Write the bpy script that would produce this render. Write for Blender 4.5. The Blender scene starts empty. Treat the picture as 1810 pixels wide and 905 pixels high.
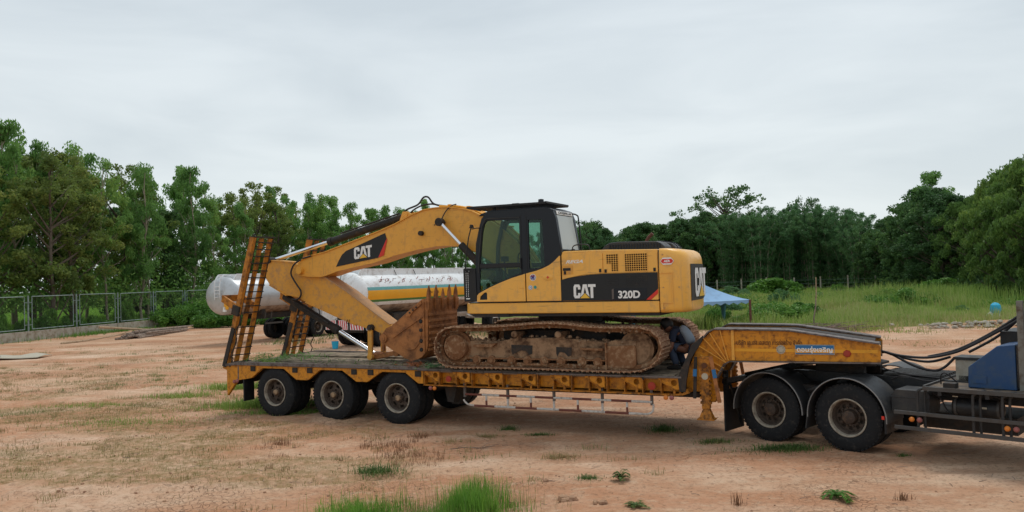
import bpy, math, random
import numpy as np
from mathutils import Vector, Matrix
from mathutils.geometry import tessellate_polygon

# ------------------------------------------------------------------ camera, sky, sun
S = bpy.context.scene
COL = S.collection
rad = math.radians
CAM = Vector((0, 0, 2.85))
PITCH, ROLL = math.atan(37.5 / 1400), 0.03
_w = Vector((0, math.cos(PITCH), math.sin(PITCH)))
_r0 = Vector((1, 0, 0)); _u0 = Vector((0, -math.sin(PITCH), math.cos(PITCH)))
_r = math.cos(ROLL) * _r0 - math.sin(ROLL) * _u0
_u = math.sin(ROLL) * _r0 + math.cos(ROLL) * _u0
cd = bpy.data.cameras.new('camera'); cam = bpy.data.objects.new('camera', cd); COL.objects.link(cam)
cd.lens = 36 * 1400 / 1810; cd.sensor_width = 36; cd.clip_start = 0.1; cd.clip_end = 3000
M4 = Matrix.Identity(4)
for i in range(3):
    M4[i][0] = _r[i]; M4[i][1] = _u[i]; M4[i][2] = -_w[i]; M4[i][3] = CAM[i]
cam.matrix_world = M4
S.camera = cam

SUN_EL, SUN_AZ = rad(66), rad(25)          # azimuth measured from +Y (ahead of the camera) towards +X
W = bpy.data.worlds.new('World'); S.world = W; W.use_nodes = True
nt = W.node_tree; nt.nodes.clear()
def wn(t, **k):
    n = nt.nodes.new(t)
    for a, b in k.items(): setattr(n, a, b)
    return n
out = wn('ShaderNodeOutputWorld'); bg = wn('ShaderNodeBackground'); bg.inputs['Strength'].default_value = 0.1
sky = wn('ShaderNodeTexSky', sky_type='NISHITA', sun_disc=False, sun_elevation=SUN_EL, sun_rotation=SUN_AZ)
tc = wn('ShaderNodeTexCoord'); mp = wn('ShaderNodeMapping'); mp.inputs['Scale'].default_value = (1, 1, 4.5)
nz = wn('ShaderNodeTexNoise'); nz.inputs['Scale'].default_value = 2.3; nz.inputs['Detail'].default_value = 5; nz.inputs['Roughness'].default_value = .5
nz.inputs['Distortion'].default_value = .5
cr = wn('ShaderNodeValToRGB'); e = cr.color_ramp.elements
e[0].position = .36; e[0].color = (.61, .67, .705, 1); e[1].position = .62; e[1].color = (.73, .785, .81, 1)
sep = wn('ShaderNodeSeparateXYZ'); rampz = wn('ShaderNodeValToRGB'); rz = rampz.color_ramp.elements
rz[0].position = 0.0; rz[0].color = (1.1, 1.09, 1.06, 1); rz[1].position = .45; rz[1].color = (.93, .95, .98, 1)
mul = wn('ShaderNodeMixRGB', blend_type='MULTIPLY'); mul.inputs[0].default_value = 1
scl = wn('ShaderNodeMixRGB', blend_type='MULTIPLY'); scl.inputs[0].default_value = 1; scl.inputs[2].default_value = (10, 10, 10, 1)
mx = wn('ShaderNodeMixRGB'); mx.inputs[0].default_value = .93
L = nt.links.new
L(tc.outputs['Generated'], mp.inputs[0]); L(mp.outputs[0], nz.inputs[0]); L(nz.outputs[0], cr.inputs[0])
L(tc.outputs['Generated'], sep.inputs[0]); L(sep.outputs[2], rampz.inputs[0])
L(cr.outputs[0], mul.inputs[1]); L(rampz.outputs[0], mul.inputs[2]); L(mul.outputs[0], scl.inputs[1])
L(sky.outputs[0], mx.inputs[1]); L(scl.outputs[0], mx.inputs[2]); L(mx.outputs[0], bg.inputs[0]); L(bg.outputs[0], out.inputs[0])
sd = bpy.data.lights.new('sun', 'SUN'); sun = bpy.data.objects.new('sun', sd); COL.objects.link(sun)
sd.energy = 1.4; sd.angle = rad(22); sd.color = (1, .96, .9)
sdir = Vector((math.sin(SUN_AZ) * math.cos(SUN_EL), math.cos(SUN_AZ) * math.cos(SUN_EL), math.sin(SUN_EL)))
sun.rotation_euler = sdir.to_track_quat('Z', 'Y').to_euler()
S.view_settings.view_transform = 'Standard'; S.view_settings.look = 'None'
S.view_settings.exposure = 0.1; S.view_settings.gamma = 1

R = random.Random(7)
NR = np.random.default_rng(11)

# ------------------------------------------------------------------ materials
def mat(name, base, rough=.6, metal=0, dirt=None, amt=.5, scale=3., bump=0., bscale=None, spec=.4, vary=.12, det=6, stretch=(1, 1, 1), streak=None):
    m = bpy.data.materials.new(name); m.use_nodes = True
    t = m.node_tree; b = t.nodes['Principled BSDF']
    b.inputs['Roughness'].default_value = rough; b.inputs['Metallic'].default_value = metal
    b.inputs['Specular IOR Level'].default_value = spec
    tc = t.nodes.new('ShaderNodeTexCoord'); mpn = t.nodes.new('ShaderNodeMapping'); mpn.inputs['Scale'].default_value = stretch
    t.links.new(tc.outputs['Object'], mpn.inputs[0])
    def noise(sc, d=det, r=.6):
        n = t.nodes.new('ShaderNodeTexNoise'); n.inputs['Scale'].default_value = sc; n.inputs['Detail'].default_value = d; n.inputs['Roughness'].default_value = r
        t.links.new(mpn.outputs[0], n.inputs[0]); return n
    n1 = noise(scale * .7)
    hv = t.nodes.new('ShaderNodeMixRGB'); hv.inputs[1].default_value = (*[c * (1 - vary) for c in base], 1); hv.inputs[2].default_value = (*[min(1, c * (1 + vary)) for c in base], 1)
    t.links.new(n1.outputs[0], hv.inputs[0]); colr = hv.outputs[0]
    if dirt:
        n2 = noise(scale * 2.1, 9, .68); rp = t.nodes.new('ShaderNodeValToRGB')
        c = .72 - .42 * amt
        rp.color_ramp.elements[0].position = max(0, c - .06); rp.color_ramp.elements[1].position = min(1, c + .14)
        t.links.new(n2.outputs[0], rp.inputs[0])
        mm = t.nodes.new('ShaderNodeMixRGB'); mm.inputs[2].default_value = (*dirt, 1)
        t.links.new(rp.outputs[0], mm.inputs[0]); t.links.new(colr, mm.inputs[1]); colr = mm.outputs[0]
        ra = t.nodes.new('ShaderNodeMapRange'); ra.inputs[3].default_value = rough; ra.inputs[4].default_value = min(1, rough + .3)
        t.links.new(rp.outputs[0], ra.inputs[0]); t.links.new(ra.outputs[0], b.inputs['Roughness'])
    if streak:
        m2 = t.nodes.new('ShaderNodeMapping'); m2.inputs['Scale'].default_value = (9, 9, .9); t.links.new(tc.outputs['Object'], m2.inputs[0])
        n4 = t.nodes.new('ShaderNodeTexNoise'); n4.inputs['Scale'].default_value = 1.6; n4.inputs['Detail'].default_value = 5; t.links.new(m2.outputs[0], n4.inputs[0])
        m3 = t.nodes.new('ShaderNodeMapping'); m3.inputs['Scale'].default_value = (2, 2, 30); m3.inputs['Rotation'].default_value = (.0, .35, 0); t.links.new(tc.outputs['Object'], m3.inputs[0])
        n5 = t.nodes.new('ShaderNodeTexNoise'); n5.inputs['Scale'].default_value = 1.5; n5.inputs['Detail'].default_value = 3; t.links.new(m3.outputs[0], n5.inputs[0])
        for nn_, lo, hi, am, cc_ in ((n4, .58, .75, .55, streak), (n5, .66, .72, .5, tuple(c * .45 for c in streak))):
            r4 = t.nodes.new('ShaderNodeValToRGB'); r4.color_ramp.elements[0].position = lo; r4.color_ramp.elements[1].position = hi; r4.color_ramp.elements[1].color = (am, am, am, 1)
            t.links.new(nn_.outputs[0], r4.inputs[0]); x4 = t.nodes.new('ShaderNodeMixRGB'); x4.inputs[2].default_value = (*cc_, 1)
            t.links.new(r4.outputs[0], x4.inputs[0]); t.links.new(colr, x4.inputs[1]); colr = x4.outputs[0]
    t.links.new(colr, b.inputs['Base Color'])
    if bump:
        n3 = noise(bscale or scale * 8, 6); bp = t.nodes.new('ShaderNodeBump'); bp.inputs['Strength'].default_value = bump; bp.inputs['Distance'].default_value = .03
        t.links.new(n3.outputs[0], bp.inputs['Height']); t.links.new(bp.outputs[0], b.inputs['Normal'])
    return m

RUST = (.10, .042, .018); MUD = (.22, .14, .085)
m_yel = mat('excavator_yellow_paint', (.83, .43, .075), .32, dirt=(.62, .34, .10), amt=.34, scale=3.0, vary=.07, bump=.02, bscale=9, spec=.5, streak=(.50, .30, .12))
m_boom = mat('boom_worn_yellow', (.76, .37, .055), .42, dirt=(.54, .26, .07), amt=.32, scale=4.2, vary=.08, bump=.05, bscale=8, streak=(.40, .21, .08))
m_arm = mat('arm_muddy_yellow', (.68, .32, .045), .55, dirt=(.46, .245, .10), amt=.45, scale=4.0, vary=.12, bump=.12, bscale=10)
m_arm2 = mat('dusty_stick_top', (.50, .27, .12), .8, dirt=(.40, .26, .16), amt=.5, scale=4, bump=.2)
m_trl2 = mat('grimy_orange_paint', (.46, .17, .012), .6, dirt=(.07, .032, .014), amt=.52, scale=5, vary=.3, bump=.15, bscale=16)
m_trl = mat('trailer_orange_paint', (.60, .235, .010), .45, dirt=(.20, .07, .015), amt=.42, scale=5, vary=.22, bump=.1, bscale=16, streak=(.16, .06, .015))
m_ramp = mat('ramp_scraped_orange', (.50, .185, .016), .6, dirt=(.10, .045, .018), amt=.5, scale=2.6, vary=.2, bump=.15, bscale=14)
m_bucket = mat('bucket_rusty_steel', (.40, .155, .045), .62, dirt=(.17, .07, .03), amt=.5, scale=2.2, vary=.2, bump=.12, bscale=12)
m_mud = mat('caked_mud', (.29, .195, .125), .95, dirt=(.15, .09, .055), amt=.5, scale=3.5, bump=.9, bscale=16, spec=.1)
m_mudrust = mat('muddy_track_steel', (.20, .095, .045), .85, dirt=(.38, .25, .15), amt=.42, scale=4, bump=.6, bscale=18, spec=.2)
m_shoe = mat('track_shoe_steel', (.22, .105, .055), .8, dirt=(.52, .37, .24), amt=.46, scale=5, bump=.5, bscale=22, spec=.25)
m_frame = mat('track_frame_mud', (.31, .195, .115), .9, dirt=(.085, .048, .03), amt=.55, scale=2.2, bump=.7, bscale=14, spec=.15)
m_blk = mat('black_cab_paint', (.009, .012, .018), .3, vary=.2, spec=.3)
m_blk2 = mat('matt_black_plastic', (.010, .011, .013), .5, dirt=(.03, .027, .022), amt=.3)
m_dark = mat('greasy_dark_steel', (.022, .019, .017), .7, dirt=(.075, .05, .035), amt=.42, scale=3, bump=.2)
m_steel = mat('worn_dark_deck_steel', (.085, .075, .068), .8, dirt=(.24, .175, .12), amt=.5, scale=2.5, bump=.4, bscale=12, spec=.2)
m_edge = mat('scuffed_steel_edge', (.15, .125, .115), .6, metal=.0, dirt=(.06, .04, .03), amt=.45, scale=5, bump=.2)
m_deck = mat('dusty_deck_boards', (.27, .215, .155), .95, dirt=(.05, .045, .035), amt=.5, scale=2, bump=.6, bscale=10, spec=.1)
m_chrome = mat('chromed_piston_rod', (.75, .76, .78), .13, metal=1, vary=.03)
m_tyre = mat('tyre_rubber', (.012, .013, .015), .75, dirt=(.055, .05, .045), amt=.30, scale=6, bump=.15, bscale=30, spec=.25)
m_rim = mat('dusty_rim_steel', (.085, .062, .048), .7, dirt=(.04, .028, .02), amt=.5, scale=4)
m_rimlip = mat('pale_rim_lip', (.33, .29, .23), .6, dirt=(.17, .13, .1), amt=.45, scale=4)
m_hub = mat('brown_greased_hub', (.045, .03, .022), .7, dirt=(.13, .08, .05), amt=.4, scale=8)
m_hubtan = mat('tan_hub_cap', (.33, .22, .13), .7, dirt=(.12, .07, .04), amt=.4, scale=8)
m_white = mat('white_print', (.78, .78, .76), .5, dirt=(.45, .4, .33), amt=.15)
m_red = mat('red_print', (.62, .035, .02), .5)
m_logoy = mat('logo_yellow', (.80, .48, .05), .5)
m_brown = mat('dark_brown_lettering', (.10, .035, .012), .7)
m_bluep = mat('blue_sign_print', (.02, .14, .33), .5, dirt=(.1, .2, .3), amt=.2)
m_navy = mat('navy_sticker', (.03, .04, .25), .5)
m_teal = mat('teal_sticker', (.03, .28, .25), .5)
m_pale = mat('pale_sticker', (.46, .42, .33), .7, dirt=(.35, .28, .2), amt=.4, scale=20)
m_redlens = mat('red_reflector_lens', (.35, .035, .02), .3, dirt=(.2, .05, .03), amt=.3, scale=10)
m_pinklens = mat('faded_pink_lens', (.30, .10, .09), .4)
m_amber = mat('amber_lens', (.65, .20, .03), .3)
m_grillred = mat('dark_radiator_mesh', (.022, .008, .006), .9, spec=.1)
m_wpaint = mat('guard_white_paint', (.55, .52, .48), .6, dirt=(.25, .18, .13), amt=.4, scale=8)
m_rpaint = mat('guard_red_brown_paint', (.16, .045, .03), .6, dirt=(.1, .05, .03), amt=.3, scale=8)
m_guardst = mat('guard_grey_steel', (.12, .10, .09), .7)
m_truck = mat('truck_dark_grey', (.015, .016, .018), .5, dirt=(.055, .045, .035), amt=.36, scale=3, bump=.1)
m_fender = mat('fender_grey_plastic', (.028, .029, .031), .45, dirt=(.065, .058, .05), amt=.4, scale=2.2)
m_lip = mat('fender_pale_lip', (.20, .195, .19), .5)
m_rail = mat('guard_rail_aluminium', (.06, .058, .056), .5, dirt=(.06, .045, .035), amt=.4, scale=4)
m_tblue = mat('truck_blue_paint', (.012, .055, .15), .45, dirt=(.05, .08, .12), amt=.4, scale=2)
m_mast = mat('grey_mast_steel', (.17, .165, .145), .7, dirt=(.09, .06, .04), amt=.4, scale=4)
m_hose = mat('rubber_hose', (.022, .02, .022), .6)
m_tank = mat('aluminium_tank_shell', (.50, .52, .54), .38, metal=.35, dirt=(.40, .40, .39), amt=.4, scale=.9, vary=.08, spec=.4)
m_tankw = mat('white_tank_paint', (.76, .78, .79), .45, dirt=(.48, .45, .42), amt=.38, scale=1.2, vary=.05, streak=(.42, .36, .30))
m_tanky = mat('tank_yellow_band', (.78, .37, .02), .5, dirt=(.6, .4, .12), amt=.2)
m_tankg = mat('tank_green_band', (.06, .19, .05), .5)
m_tankt = mat('tank_teal_band', (.13, .36, .36), .5)
m_tankb = mat('tank_dusty_belly', (.40, .31, .24), .75, dirt=(.16, .10, .07), amt=.5, scale=1.4)
m_tankr = mat('tank_rust_streaks', (.24, .06, .04), .8)
m_galv = mat('galvanised_fence_pipe', (.22, .285, .27), .55, dirt=(.12, .15, .13), amt=.4, scale=3)
m_conc = mat('rough_concrete', (.40, .37, .31), .95, dirt=(.24, .19, .13), amt=.5, scale=1.6, bump=.4, bscale=14, spec=.1)
m_wood = mat('weathered_poles', (.30, .235, .19), .9, dirt=(.09, .06, .045), amt=.5, scale=4, bump=.5, bscale=20, spec=.1)
m_wood2 = mat('bare_peeled_wood', (.42, .30, .19), .85, dirt=(.2, .14, .09), amt=.4, scale=4)
m_tentw = mat('blue_tent_fabric', (.22, .38, .58), .75, dirt=(.22, .33, .48), amt=.35, scale=1.2, vary=.08)
m_tentleg = mat('teal_tent_cloth', (.08, .21, .25), .8)
m_rustleg = mat('rusty_tent_pole', (.13, .05, .035), .8)
m_bag = mat('white_sack', (.6, .6, .56), .8, dirt=(.4, .33, .25), amt=.3)
m_bagb = mat('bright_blue_plastic', (.02, .38, .60), .5)
m_bark = mat('grey_brown_bark', (.15, .12, .095), .95, dirt=(.07, .055, .04), amt=.4, scale=2, spec=.1)
m_bark2 = mat('pale_smooth_bark', (.28, .24, .18), .9, dirt=(.13, .10, .075), amt=.4, scale=1.5, spec=.1)
m_skin = mat('brown_skin', (.20, .085, .05), .6, vary=.05)
m_hair = mat('black_hair', (.01, .009, .009), .6)
m_shirt = mat('dark_navy_shirt', (.018, .024, .045), .9, bump=.3, bscale=12)
m_vest = mat('pale_grey_vest_cloth', (.23, .26, .30), .9, bump=.3, bscale=12)
m_jeans = mat('grey_blue_trousers', (.055, .075, .12), .9, bump=.3, bscale=12)
m_glove = mat('khaki_glove', (.30, .30, .13), .9)
m_seat = mat('black_seat_cloth', (.02, .022, .026), .9)
m_palepane = mat('pale_window_pane', (.42, .47, .47), .25, vary=.05, spec=.5)  # even pale grey, opaque, used for the cab's rear window instead of clear glass
m_stripes = mat('headboard_red', (.55, .05, .06), .6)

def glass(name, tint, refl=.5):
    m = bpy.data.materials.new(name); m.use_nodes = True; t = m.node_tree; t.nodes.clear()
    o = t.nodes.new('ShaderNodeOutputMaterial'); mix = t.nodes.new('ShaderNodeMixShader'); tr = t.nodes.new('ShaderNodeBsdfTransparent')
    gl = t.nodes.new('ShaderNodeBsdfGlossy'); fr = t.nodes.new('ShaderNodeFresnel'); fr.inputs[0].default_value = 1.5
    tr.inputs[0].default_value = (*tint, 1); gl.inputs['Roughness'].default_value = .03; gl.inputs[0].default_value = (.9, 1, .97, 1)
    mr = t.nodes.new('ShaderNodeMath'); mr.operation = 'MULTIPLY_ADD'; mr.inputs[1].default_value = .6; mr.inputs[2].default_value = refl
    t.links.new(fr.outputs[0], mr.inputs[0]); t.links.new(mr.outputs[0], mix.inputs[0]); t.links.new(tr.outputs[0], mix.inputs[1]); t.links.new(gl.outputs[0], mix.inputs[2]); t.links.new(mix.outputs[0], o.inputs[0])
    return m
m_glass = glass('green_tinted_glass', (.58, .74, .67), .0)
m_glassr = glass('rear_window_glass', (.55, .62, .62), .5)

def leafmat(name, c1, c2, c3=None, transl=.35, rough=.55, scale=.35):
    m = bpy.data.materials.new(name); m.use_nodes = True; t = m.node_tree; t.nodes.clear()
    o = t.nodes.new('ShaderNodeOutputMaterial'); geo = t.nodes.new('ShaderNodeNewGeometry'); tc = t.nodes.new('ShaderNodeTexCoord')
    oi = t.nodes.new('ShaderNodeObjectInfo')
    n = t.nodes.new('ShaderNodeTexNoise'); n.inputs['Scale'].default_value = scale; n.inputs['Detail'].default_value = 3
    t.links.new(tc.outputs['Object'], n.inputs[0])
    ad = t.nodes.new('ShaderNodeMath'); ad.operation = 'MULTIPLY_ADD'; ad.inputs[1].default_value = .45
    t.links.new(geo.outputs['Random Per Island'], ad.inputs[0])
    ad2 = t.nodes.new('ShaderNodeMath'); ad2.operation = 'MULTIPLY_ADD'; ad2.inputs[1].default_value = .35; 
    t.links.new(oi.outputs['Random'], ad2.inputs[0])
    ns = t.nodes.new('ShaderNodeMath'); ns.operation = 'MULTIPLY_ADD'; ns.inputs[1].default_value = 1.4; ns.inputs[2].default_value = -.6
    t.links.new(n.outputs[0], ns.inputs[0]); t.links.new(ns.outputs[0], ad2.inputs[2]); t.links.new(ad2.outputs[0], ad.inputs[2])
    rp = t.nodes.new('ShaderNodeValToRGB'); el = rp.color_ramp.elements
    el[0].position = .0; el[0].color = (*c1, 1); el[1].position = .62; el[1].color = (*c2, 1)
    if c3: q = el.new(.95); q.color = (*c3, 1)
    t.links.new(ad.outputs[0], rp.inputs[0])
    d = t.nodes.new('ShaderNodeBsdfPrincipled'); d.inputs['Roughness'].default_value = rough; d.inputs['Specular IOR Level'].default_value = .25
    tl = t.nodes.new('ShaderNodeBsdfTranslucent'); mix = t.nodes.new('ShaderNodeMixShader'); mix.inputs[0].default_value = transl
    t.links.new(rp.outputs[0], d.inputs['Base Color']); t.links.new(rp.outputs[0], tl.inputs[0])
    t.links.new(d.outputs[0], mix.inputs[1]); t.links.new(tl.outputs[0], mix.inputs[2]); t.links.new(mix.outputs[0], o.inputs[0])
    return m
l_euc = leafmat('slender_tree_leaves', (.085, .19, .050), (.18, .34, .085), (.30, .44, .10), transl=.5)
l_euc2 = leafmat('yellowish_tree_leaves', (.10, .155, .04), (.19, .255, .06), (.28, .31, .08), transl=.5)
l_dark = leafmat('dark_tree_leaves', (.04, .095, .035), (.09, .185, .06), (.16, .27, .07), transl=.38)
l_bam = leafmat('bamboo_leaves', (.055, .135, .055), (.115, .235, .09), (.16, .29, .10), transl=.4)
l_weep = leafmat('drooping_tree_leaves', (.065, .135, .035), (.15, .26, .06), (.24, .33, .07), transl=.45)
l_bush = leafmat('bush_leaves', (.04, .12, .02), (.11, .25, .04), (.16, .30, .05), scale=.9)
l_grass = leafmat('field_grass_blades', (.13, .24, .045), (.27, .38, .08), (.42, .42, .17), scale=.12)
l_bright = leafmat('bright_field_grass', (.13, .28, .04), (.23, .40, .06), transl=.45)
l_fore = leafmat('fresh_foreground_grass', (.10, .25, .03), (.22, .42, .06), (.34, .44, .12), transl=.4, scale=3)
l_dry = leafmat('dry_tuft_blades', (.20, .15, .06), (.33, .27, .12), (.16, .19, .06), scale=.5)
l_tuft = leafmat('low_green_tuft', (.05, .11, .03), (.13, .21, .055), (.34, .30, .13), scale=2)
l_film = leafmat('olive_yard_growth', (.12, .13, .035), (.24, .24, .07), (.34, .28, .12), scale=1)
l_dryf = leafmat('dry_field_grass_blades', (.22, .24, .07), (.36, .34, .13), (.46, .40, .20), scale=.4)
l_brown = leafmat('brown_dead_stems', (.13, .06, .03), (.24, .13, .07), scale=2)
l_orange = leafmat('withered_orange_leaves', (.25, .07, .03), (.38, .14, .06), scale=2)

# ------------------------------------------------------------------ mesh helpers
def finish(name, me, material, parent=None, smooth=True, kind=None, label=None):
    o = bpy.data.objects.new(name, me); COL.objects.link(o)
    if material and not me.materials: me.materials.append(material)
    if parent: o.parent = parent
    if kind: o['kind'] = kind
    if label: o['label'] = label
    return o

class MB:
    def __init__(s): s.v = []; s.f = []; s.mi = []; s.cur = 0
    def add(s, vs, fs):
        n = len(s.v); s.v += [tuple(v) for v in vs]; s.f += [tuple(i + n for i in f) for f in fs]; s.mi += [s.cur] * len(fs); return s
    def box(s, x0, x1, y0, y1, z0, z1):
        return s.add([(x0, y0, z0), (x1, y0, z0), (x1, y1, z0), (x0, y1, z0), (x0, y0, z1), (x1, y0, z1), (x1, y1, z1), (x0, y1, z1)],
                     [(0, 3, 2, 1), (4, 5, 6, 7), (0, 1, 5, 4), (1, 2, 6, 5), (2, 3, 7, 6), (3, 0, 4, 7)])
    def prism(s, pts, y0, y1, holes=(), axis='y'):
        """outline in XZ (axis y), XY (axis z) or YZ (axis x), thickened along the axis"""
        loops = [[Vector((a, b, 0)) for a, b in pts]] + [[Vector((a, b, 0)) for a, b in h] for h in holes]
        tris = tessellate_polygon(loops)
        flat = [p for l in loops for p in l]; n = len(flat)
        def P(p, t): return (p.x, t, p.y) if axis == 'y' else ((p.x, p.y, t) if axis == 'z' else (t, p.x, p.y))
        vs = [P(p, y0) for p in flat] + [P(p, y1) for p in flat]
        fs = [tuple(t) for t in tris] + [tuple(i + n for i in reversed(t)) for t in tris]
        k = 0
        for l in loops:
            m = len(l)
            for i in range(m): fs.append((k + i, k + (i + 1) % m, n + k + (i + 1) % m, n + k + i))
            k += m
        return s.add(vs, fs)
    def tube(s, pts, r, n=8, r2=None, cap=True):
        pts = [Vector(p) for p in pts]; m = len(pts); rs = r if isinstance(r, (list, tuple)) else [r + ((r2 - r) * i / (m - 1) if r2 is not None else 0) for i in range(m)]
        base = len(s.v); prev = None; vs = []
        for i, p in enumerate(pts):
            d = (pts[min(i + 1, m - 1)] - pts[max(i - 1, 0)]).normalized()
            if prev is None: a = d.orthogonal().normalized()
            else: a = (prev - d * prev.dot(d)).normalized()
            prev = a; b = d.cross(a)
            for k in range(n):
                t = 2 * math.pi * k / n; vs.append(p + (a * math.cos(t) + b * math.sin(t)) * rs[i])
        fs = [(i * n + k, i * n + (k + 1) % n, (i + 1) * n + (k + 1) % n, (i + 1) * n + k) for i in range(m - 1) for k in range(n)]
        if cap: fs += [tuple(range(n))[::-1], tuple((m - 1) * n + k for k in range(n))]
        return s.add(vs, fs)
    def bar(s, p, q, w, h, up=(0, 0, 1)):
        p = Vector(p); q = Vector(q); d = (q - p).normalized(); u = Vector(up); sd = d.cross(u)
        if sd.length < 1e-4: sd = d.cross(Vector((0, 1, 0)))
        sd.normalize(); u = sd.cross(d).normalized()
        vs = [e + sd * a * w / 2 + u * b * h / 2 for e in (p, q) for a, b in ((-1, -1), (1, -1), (1, 1), (-1, 1))]
        return s.add(vs, [(0, 1, 2, 3), (7, 6, 5, 4), (0, 4, 5, 1), (1, 5, 6, 2), (2, 6, 7, 3), (3, 7, 4, 0)])
    def lathe(s, prof, c=(0, 0, 0), n=32, axis='y', close=False, cap=True):
        """profile of (radius, along-axis)"""
        vs = []; m = len(prof)
        for r, t in prof:
            for k in range(n):
                a = 2 * math.pi * k / n; x, z = r * math.cos(a), r * math.sin(a)
                vs.append({'y': (c[0] + x, c[1] + t, c[2] + z), 'z': (c[0] + x, c[1] + z, c[2] + t), 'x': (c[0] + t, c[1] + x, c[2] + z)}[axis])
        rng = range(m if close else m - 1)
        fs = [(i * n + k, i * n + (k + 1) % n, ((i + 1) % m) * n + (k + 1) % n, ((i + 1) % m) * n + k) for i in rng for k in range(n)]
        if not close and cap:
            if prof[0][0] > 1e-6: fs.append(tuple(range(n)))
            if prof[-1][0] > 1e-6: fs.append(tuple((m - 1) * n + k for k in range(n))[::-1])
        return s.add(vs, fs)
    def disc(s, c, r, t, n=24, axis='y'): return s.lathe([(r, 0), (r, t)], c, n, axis)
    def mesh(s, name, mats, ang=35):
        me = bpy.data.meshes.new(name); me.from_pydata(s.v, [], s.f)
        for m in (mats if isinstance(mats, (list, tuple)) else [mats]): me.materials.append(m)
        if len(me.materials) > 1: me.polygons.foreach_set('material_index', s.mi)
        me.validate(); me.update()
        import bmesh
        bm = bmesh.new(); bm.from_mesh(me); bmesh.ops.recalc_face_normals(bm, faces=bm.faces); bm.to_mesh(me); bm.free()
        me.polygons.foreach_set('use_smooth', [True] * len(me.polygons)); me.set_sharp_from_angle(angle=rad(ang))
        return me
    def build(s, name, mats, parent=None, bev=0, seg=2, label=None, kind=None, ang=35):
        o = finish(name, s.mesh(name, mats, ang), None, parent, kind=kind, label=label)
        if bev:
            b = o.modifiers.new('edge', 'BEVEL'); b.width = bev; b.segments = seg; b.limit_method = 'ANGLE'; b.angle_limit = rad(40); b.harden_normals = True
        return o

def circle(cx, cz, r, n=20): return [(cx + r * math.cos(2 * math.pi * i / n), cz + r * math.sin(2 * math.pi * i / n)) for i in range(n)]
def smooth_path(pts, sub=6):
    P = [Vector(p) for p in pts]; out = []
    for i in range(len(P) - 1):
        a, b, c, d = P[max(i - 1, 0)], P[i], P[i + 1], P[min(i + 2, len(P) - 1)]
        for k in range(sub):
            t = k / sub; out.append(.5 * ((2 * b) + (c - a) * t + (2 * a - 5 * b + 4 * c - d) * t * t + (3 * b - a - 3 * c + d) * t ** 3))
    out.append(P[-1]); return out

def thing(name, label, cat, loc=(0, 0, 0), rz=0, group=None):
    o = bpy.data.objects.new(name, None); COL.objects.link(o); o.location = loc; o.rotation_euler = (0, 0, rz)
    o.empty_display_size = .3
    return tag(o, label, cat, group)
def tag(o, label, cat, group=None):
    o['label'] = label; o['category'] = cat
    if group: o['group'] = group
    return o
def copy_part(o, parent, loc=None):
    c = o.copy(); COL.objects.link(c); c.parent = parent
    if loc is not None: c.location = loc
    for ch in [x for x in KIDS.get(o, [])]: copy_part(ch, c)
    return c
KIDS = {}

def text_mesh(body, x0, x1, z0, z1, face='y', at=0., depth=.006, bold=.02, shear=0.):
    cu = bpy.data.curves.new('lettering', 'FONT'); cu.body = body; cu.offset = bold; cu.extrude = .02; cu.resolution_u = 3; cu.shear = shear
    o = bpy.data.objects.new('lettering', cu); COL.objects.link(o); dg = bpy.context.evaluated_depsgraph_get(); dg.update()
    me = bpy.data.meshes.new_from_object(o.evaluated_get(dg)); bpy.data.objects.remove(o); bpy.data.curves.remove(cu)
    n = len(me.vertices); co = np.empty(n * 3, np.float32); me.vertices.foreach_get('co', co); co = co.reshape(-1, 3)
    mn, mxx = co.min(0), co.max(0); q = (co - mn) / np.maximum(mxx - mn, 1e-6)
    X = x0 + q[:, 0] * (x1 - x0); Z = z0 + q[:, 1] * (z1 - z0); D = q[:, 2] * depth
    if face == 'y': co = np.stack([X, at - D, Z], 1)          # faces -Y
    elif face == 'x': co = np.stack([at + D, X, Z], 1)        # faces +X, reads along +Y
    me.vertices.foreach_set('co', co.astype(np.float32).ravel()); me.update(); me.materials.clear(); return me

def cat_logo(parent, x0, x1, z0, z1, at, face='y', slope=0., letters='lettering'):
    """the three heavy white capitals with the yellow triangle over the foot of the A"""
    w, h = x1 - x0, z1 - z0
    C_ = [(.0, .16), (.05, .0), (.26, .0), (.31, .16), (.31, .38), (.20, .38), (.20, .2), (.11, .2), (.11, .8), (.20, .8), (.20, .64), (.31, .64), (.31, .84), (.26, 1), (.05, 1), (.0, .84)]
    A_ = [(.30, .0), (.43, 1), (.60, 1), (.73, .0), (.62, .0), (.60, .2), (.43, .2), (.41, .0)]
    A_h = [(.455, .38), (.575, .38), (.515, .8)]
    T_ = [(.77, .0), (.77, .8), (.66, .8), (.66, 1), (1., 1), (1., .8), (.89, .8), (.89, .0)]
    f = lambda L: [(x0 + a * w, z0 + b * h + slope * a * w) for a, b in L]
    def pr(mb, L, d0, d1, holes=()):
        if face == 'y': mb.prism(f(L), at - d0, at - d1, [f(q) for q in holes])
        else: mb.prism(f(L), at + d0, at + d1, [f(q) for q in holes], axis='x')
    m = MB(); pr(m, C_, 0, .006); pr(m, A_, 0, .006, [A_h]); pr(m, T_, 0, .006); o = m.build(letters, m_white, parent)
    m = MB(); pr(m, [(.24, -.04), (.52, .42), (.80, -.04)], .007, .011); m.build('logo_backing', m_blk, parent)
    m = MB(); pr(m, [(.30, .0), (.52, .36), (.74, .0)], .012, .015); m.build('triangle', m_logoy, parent)

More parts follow.
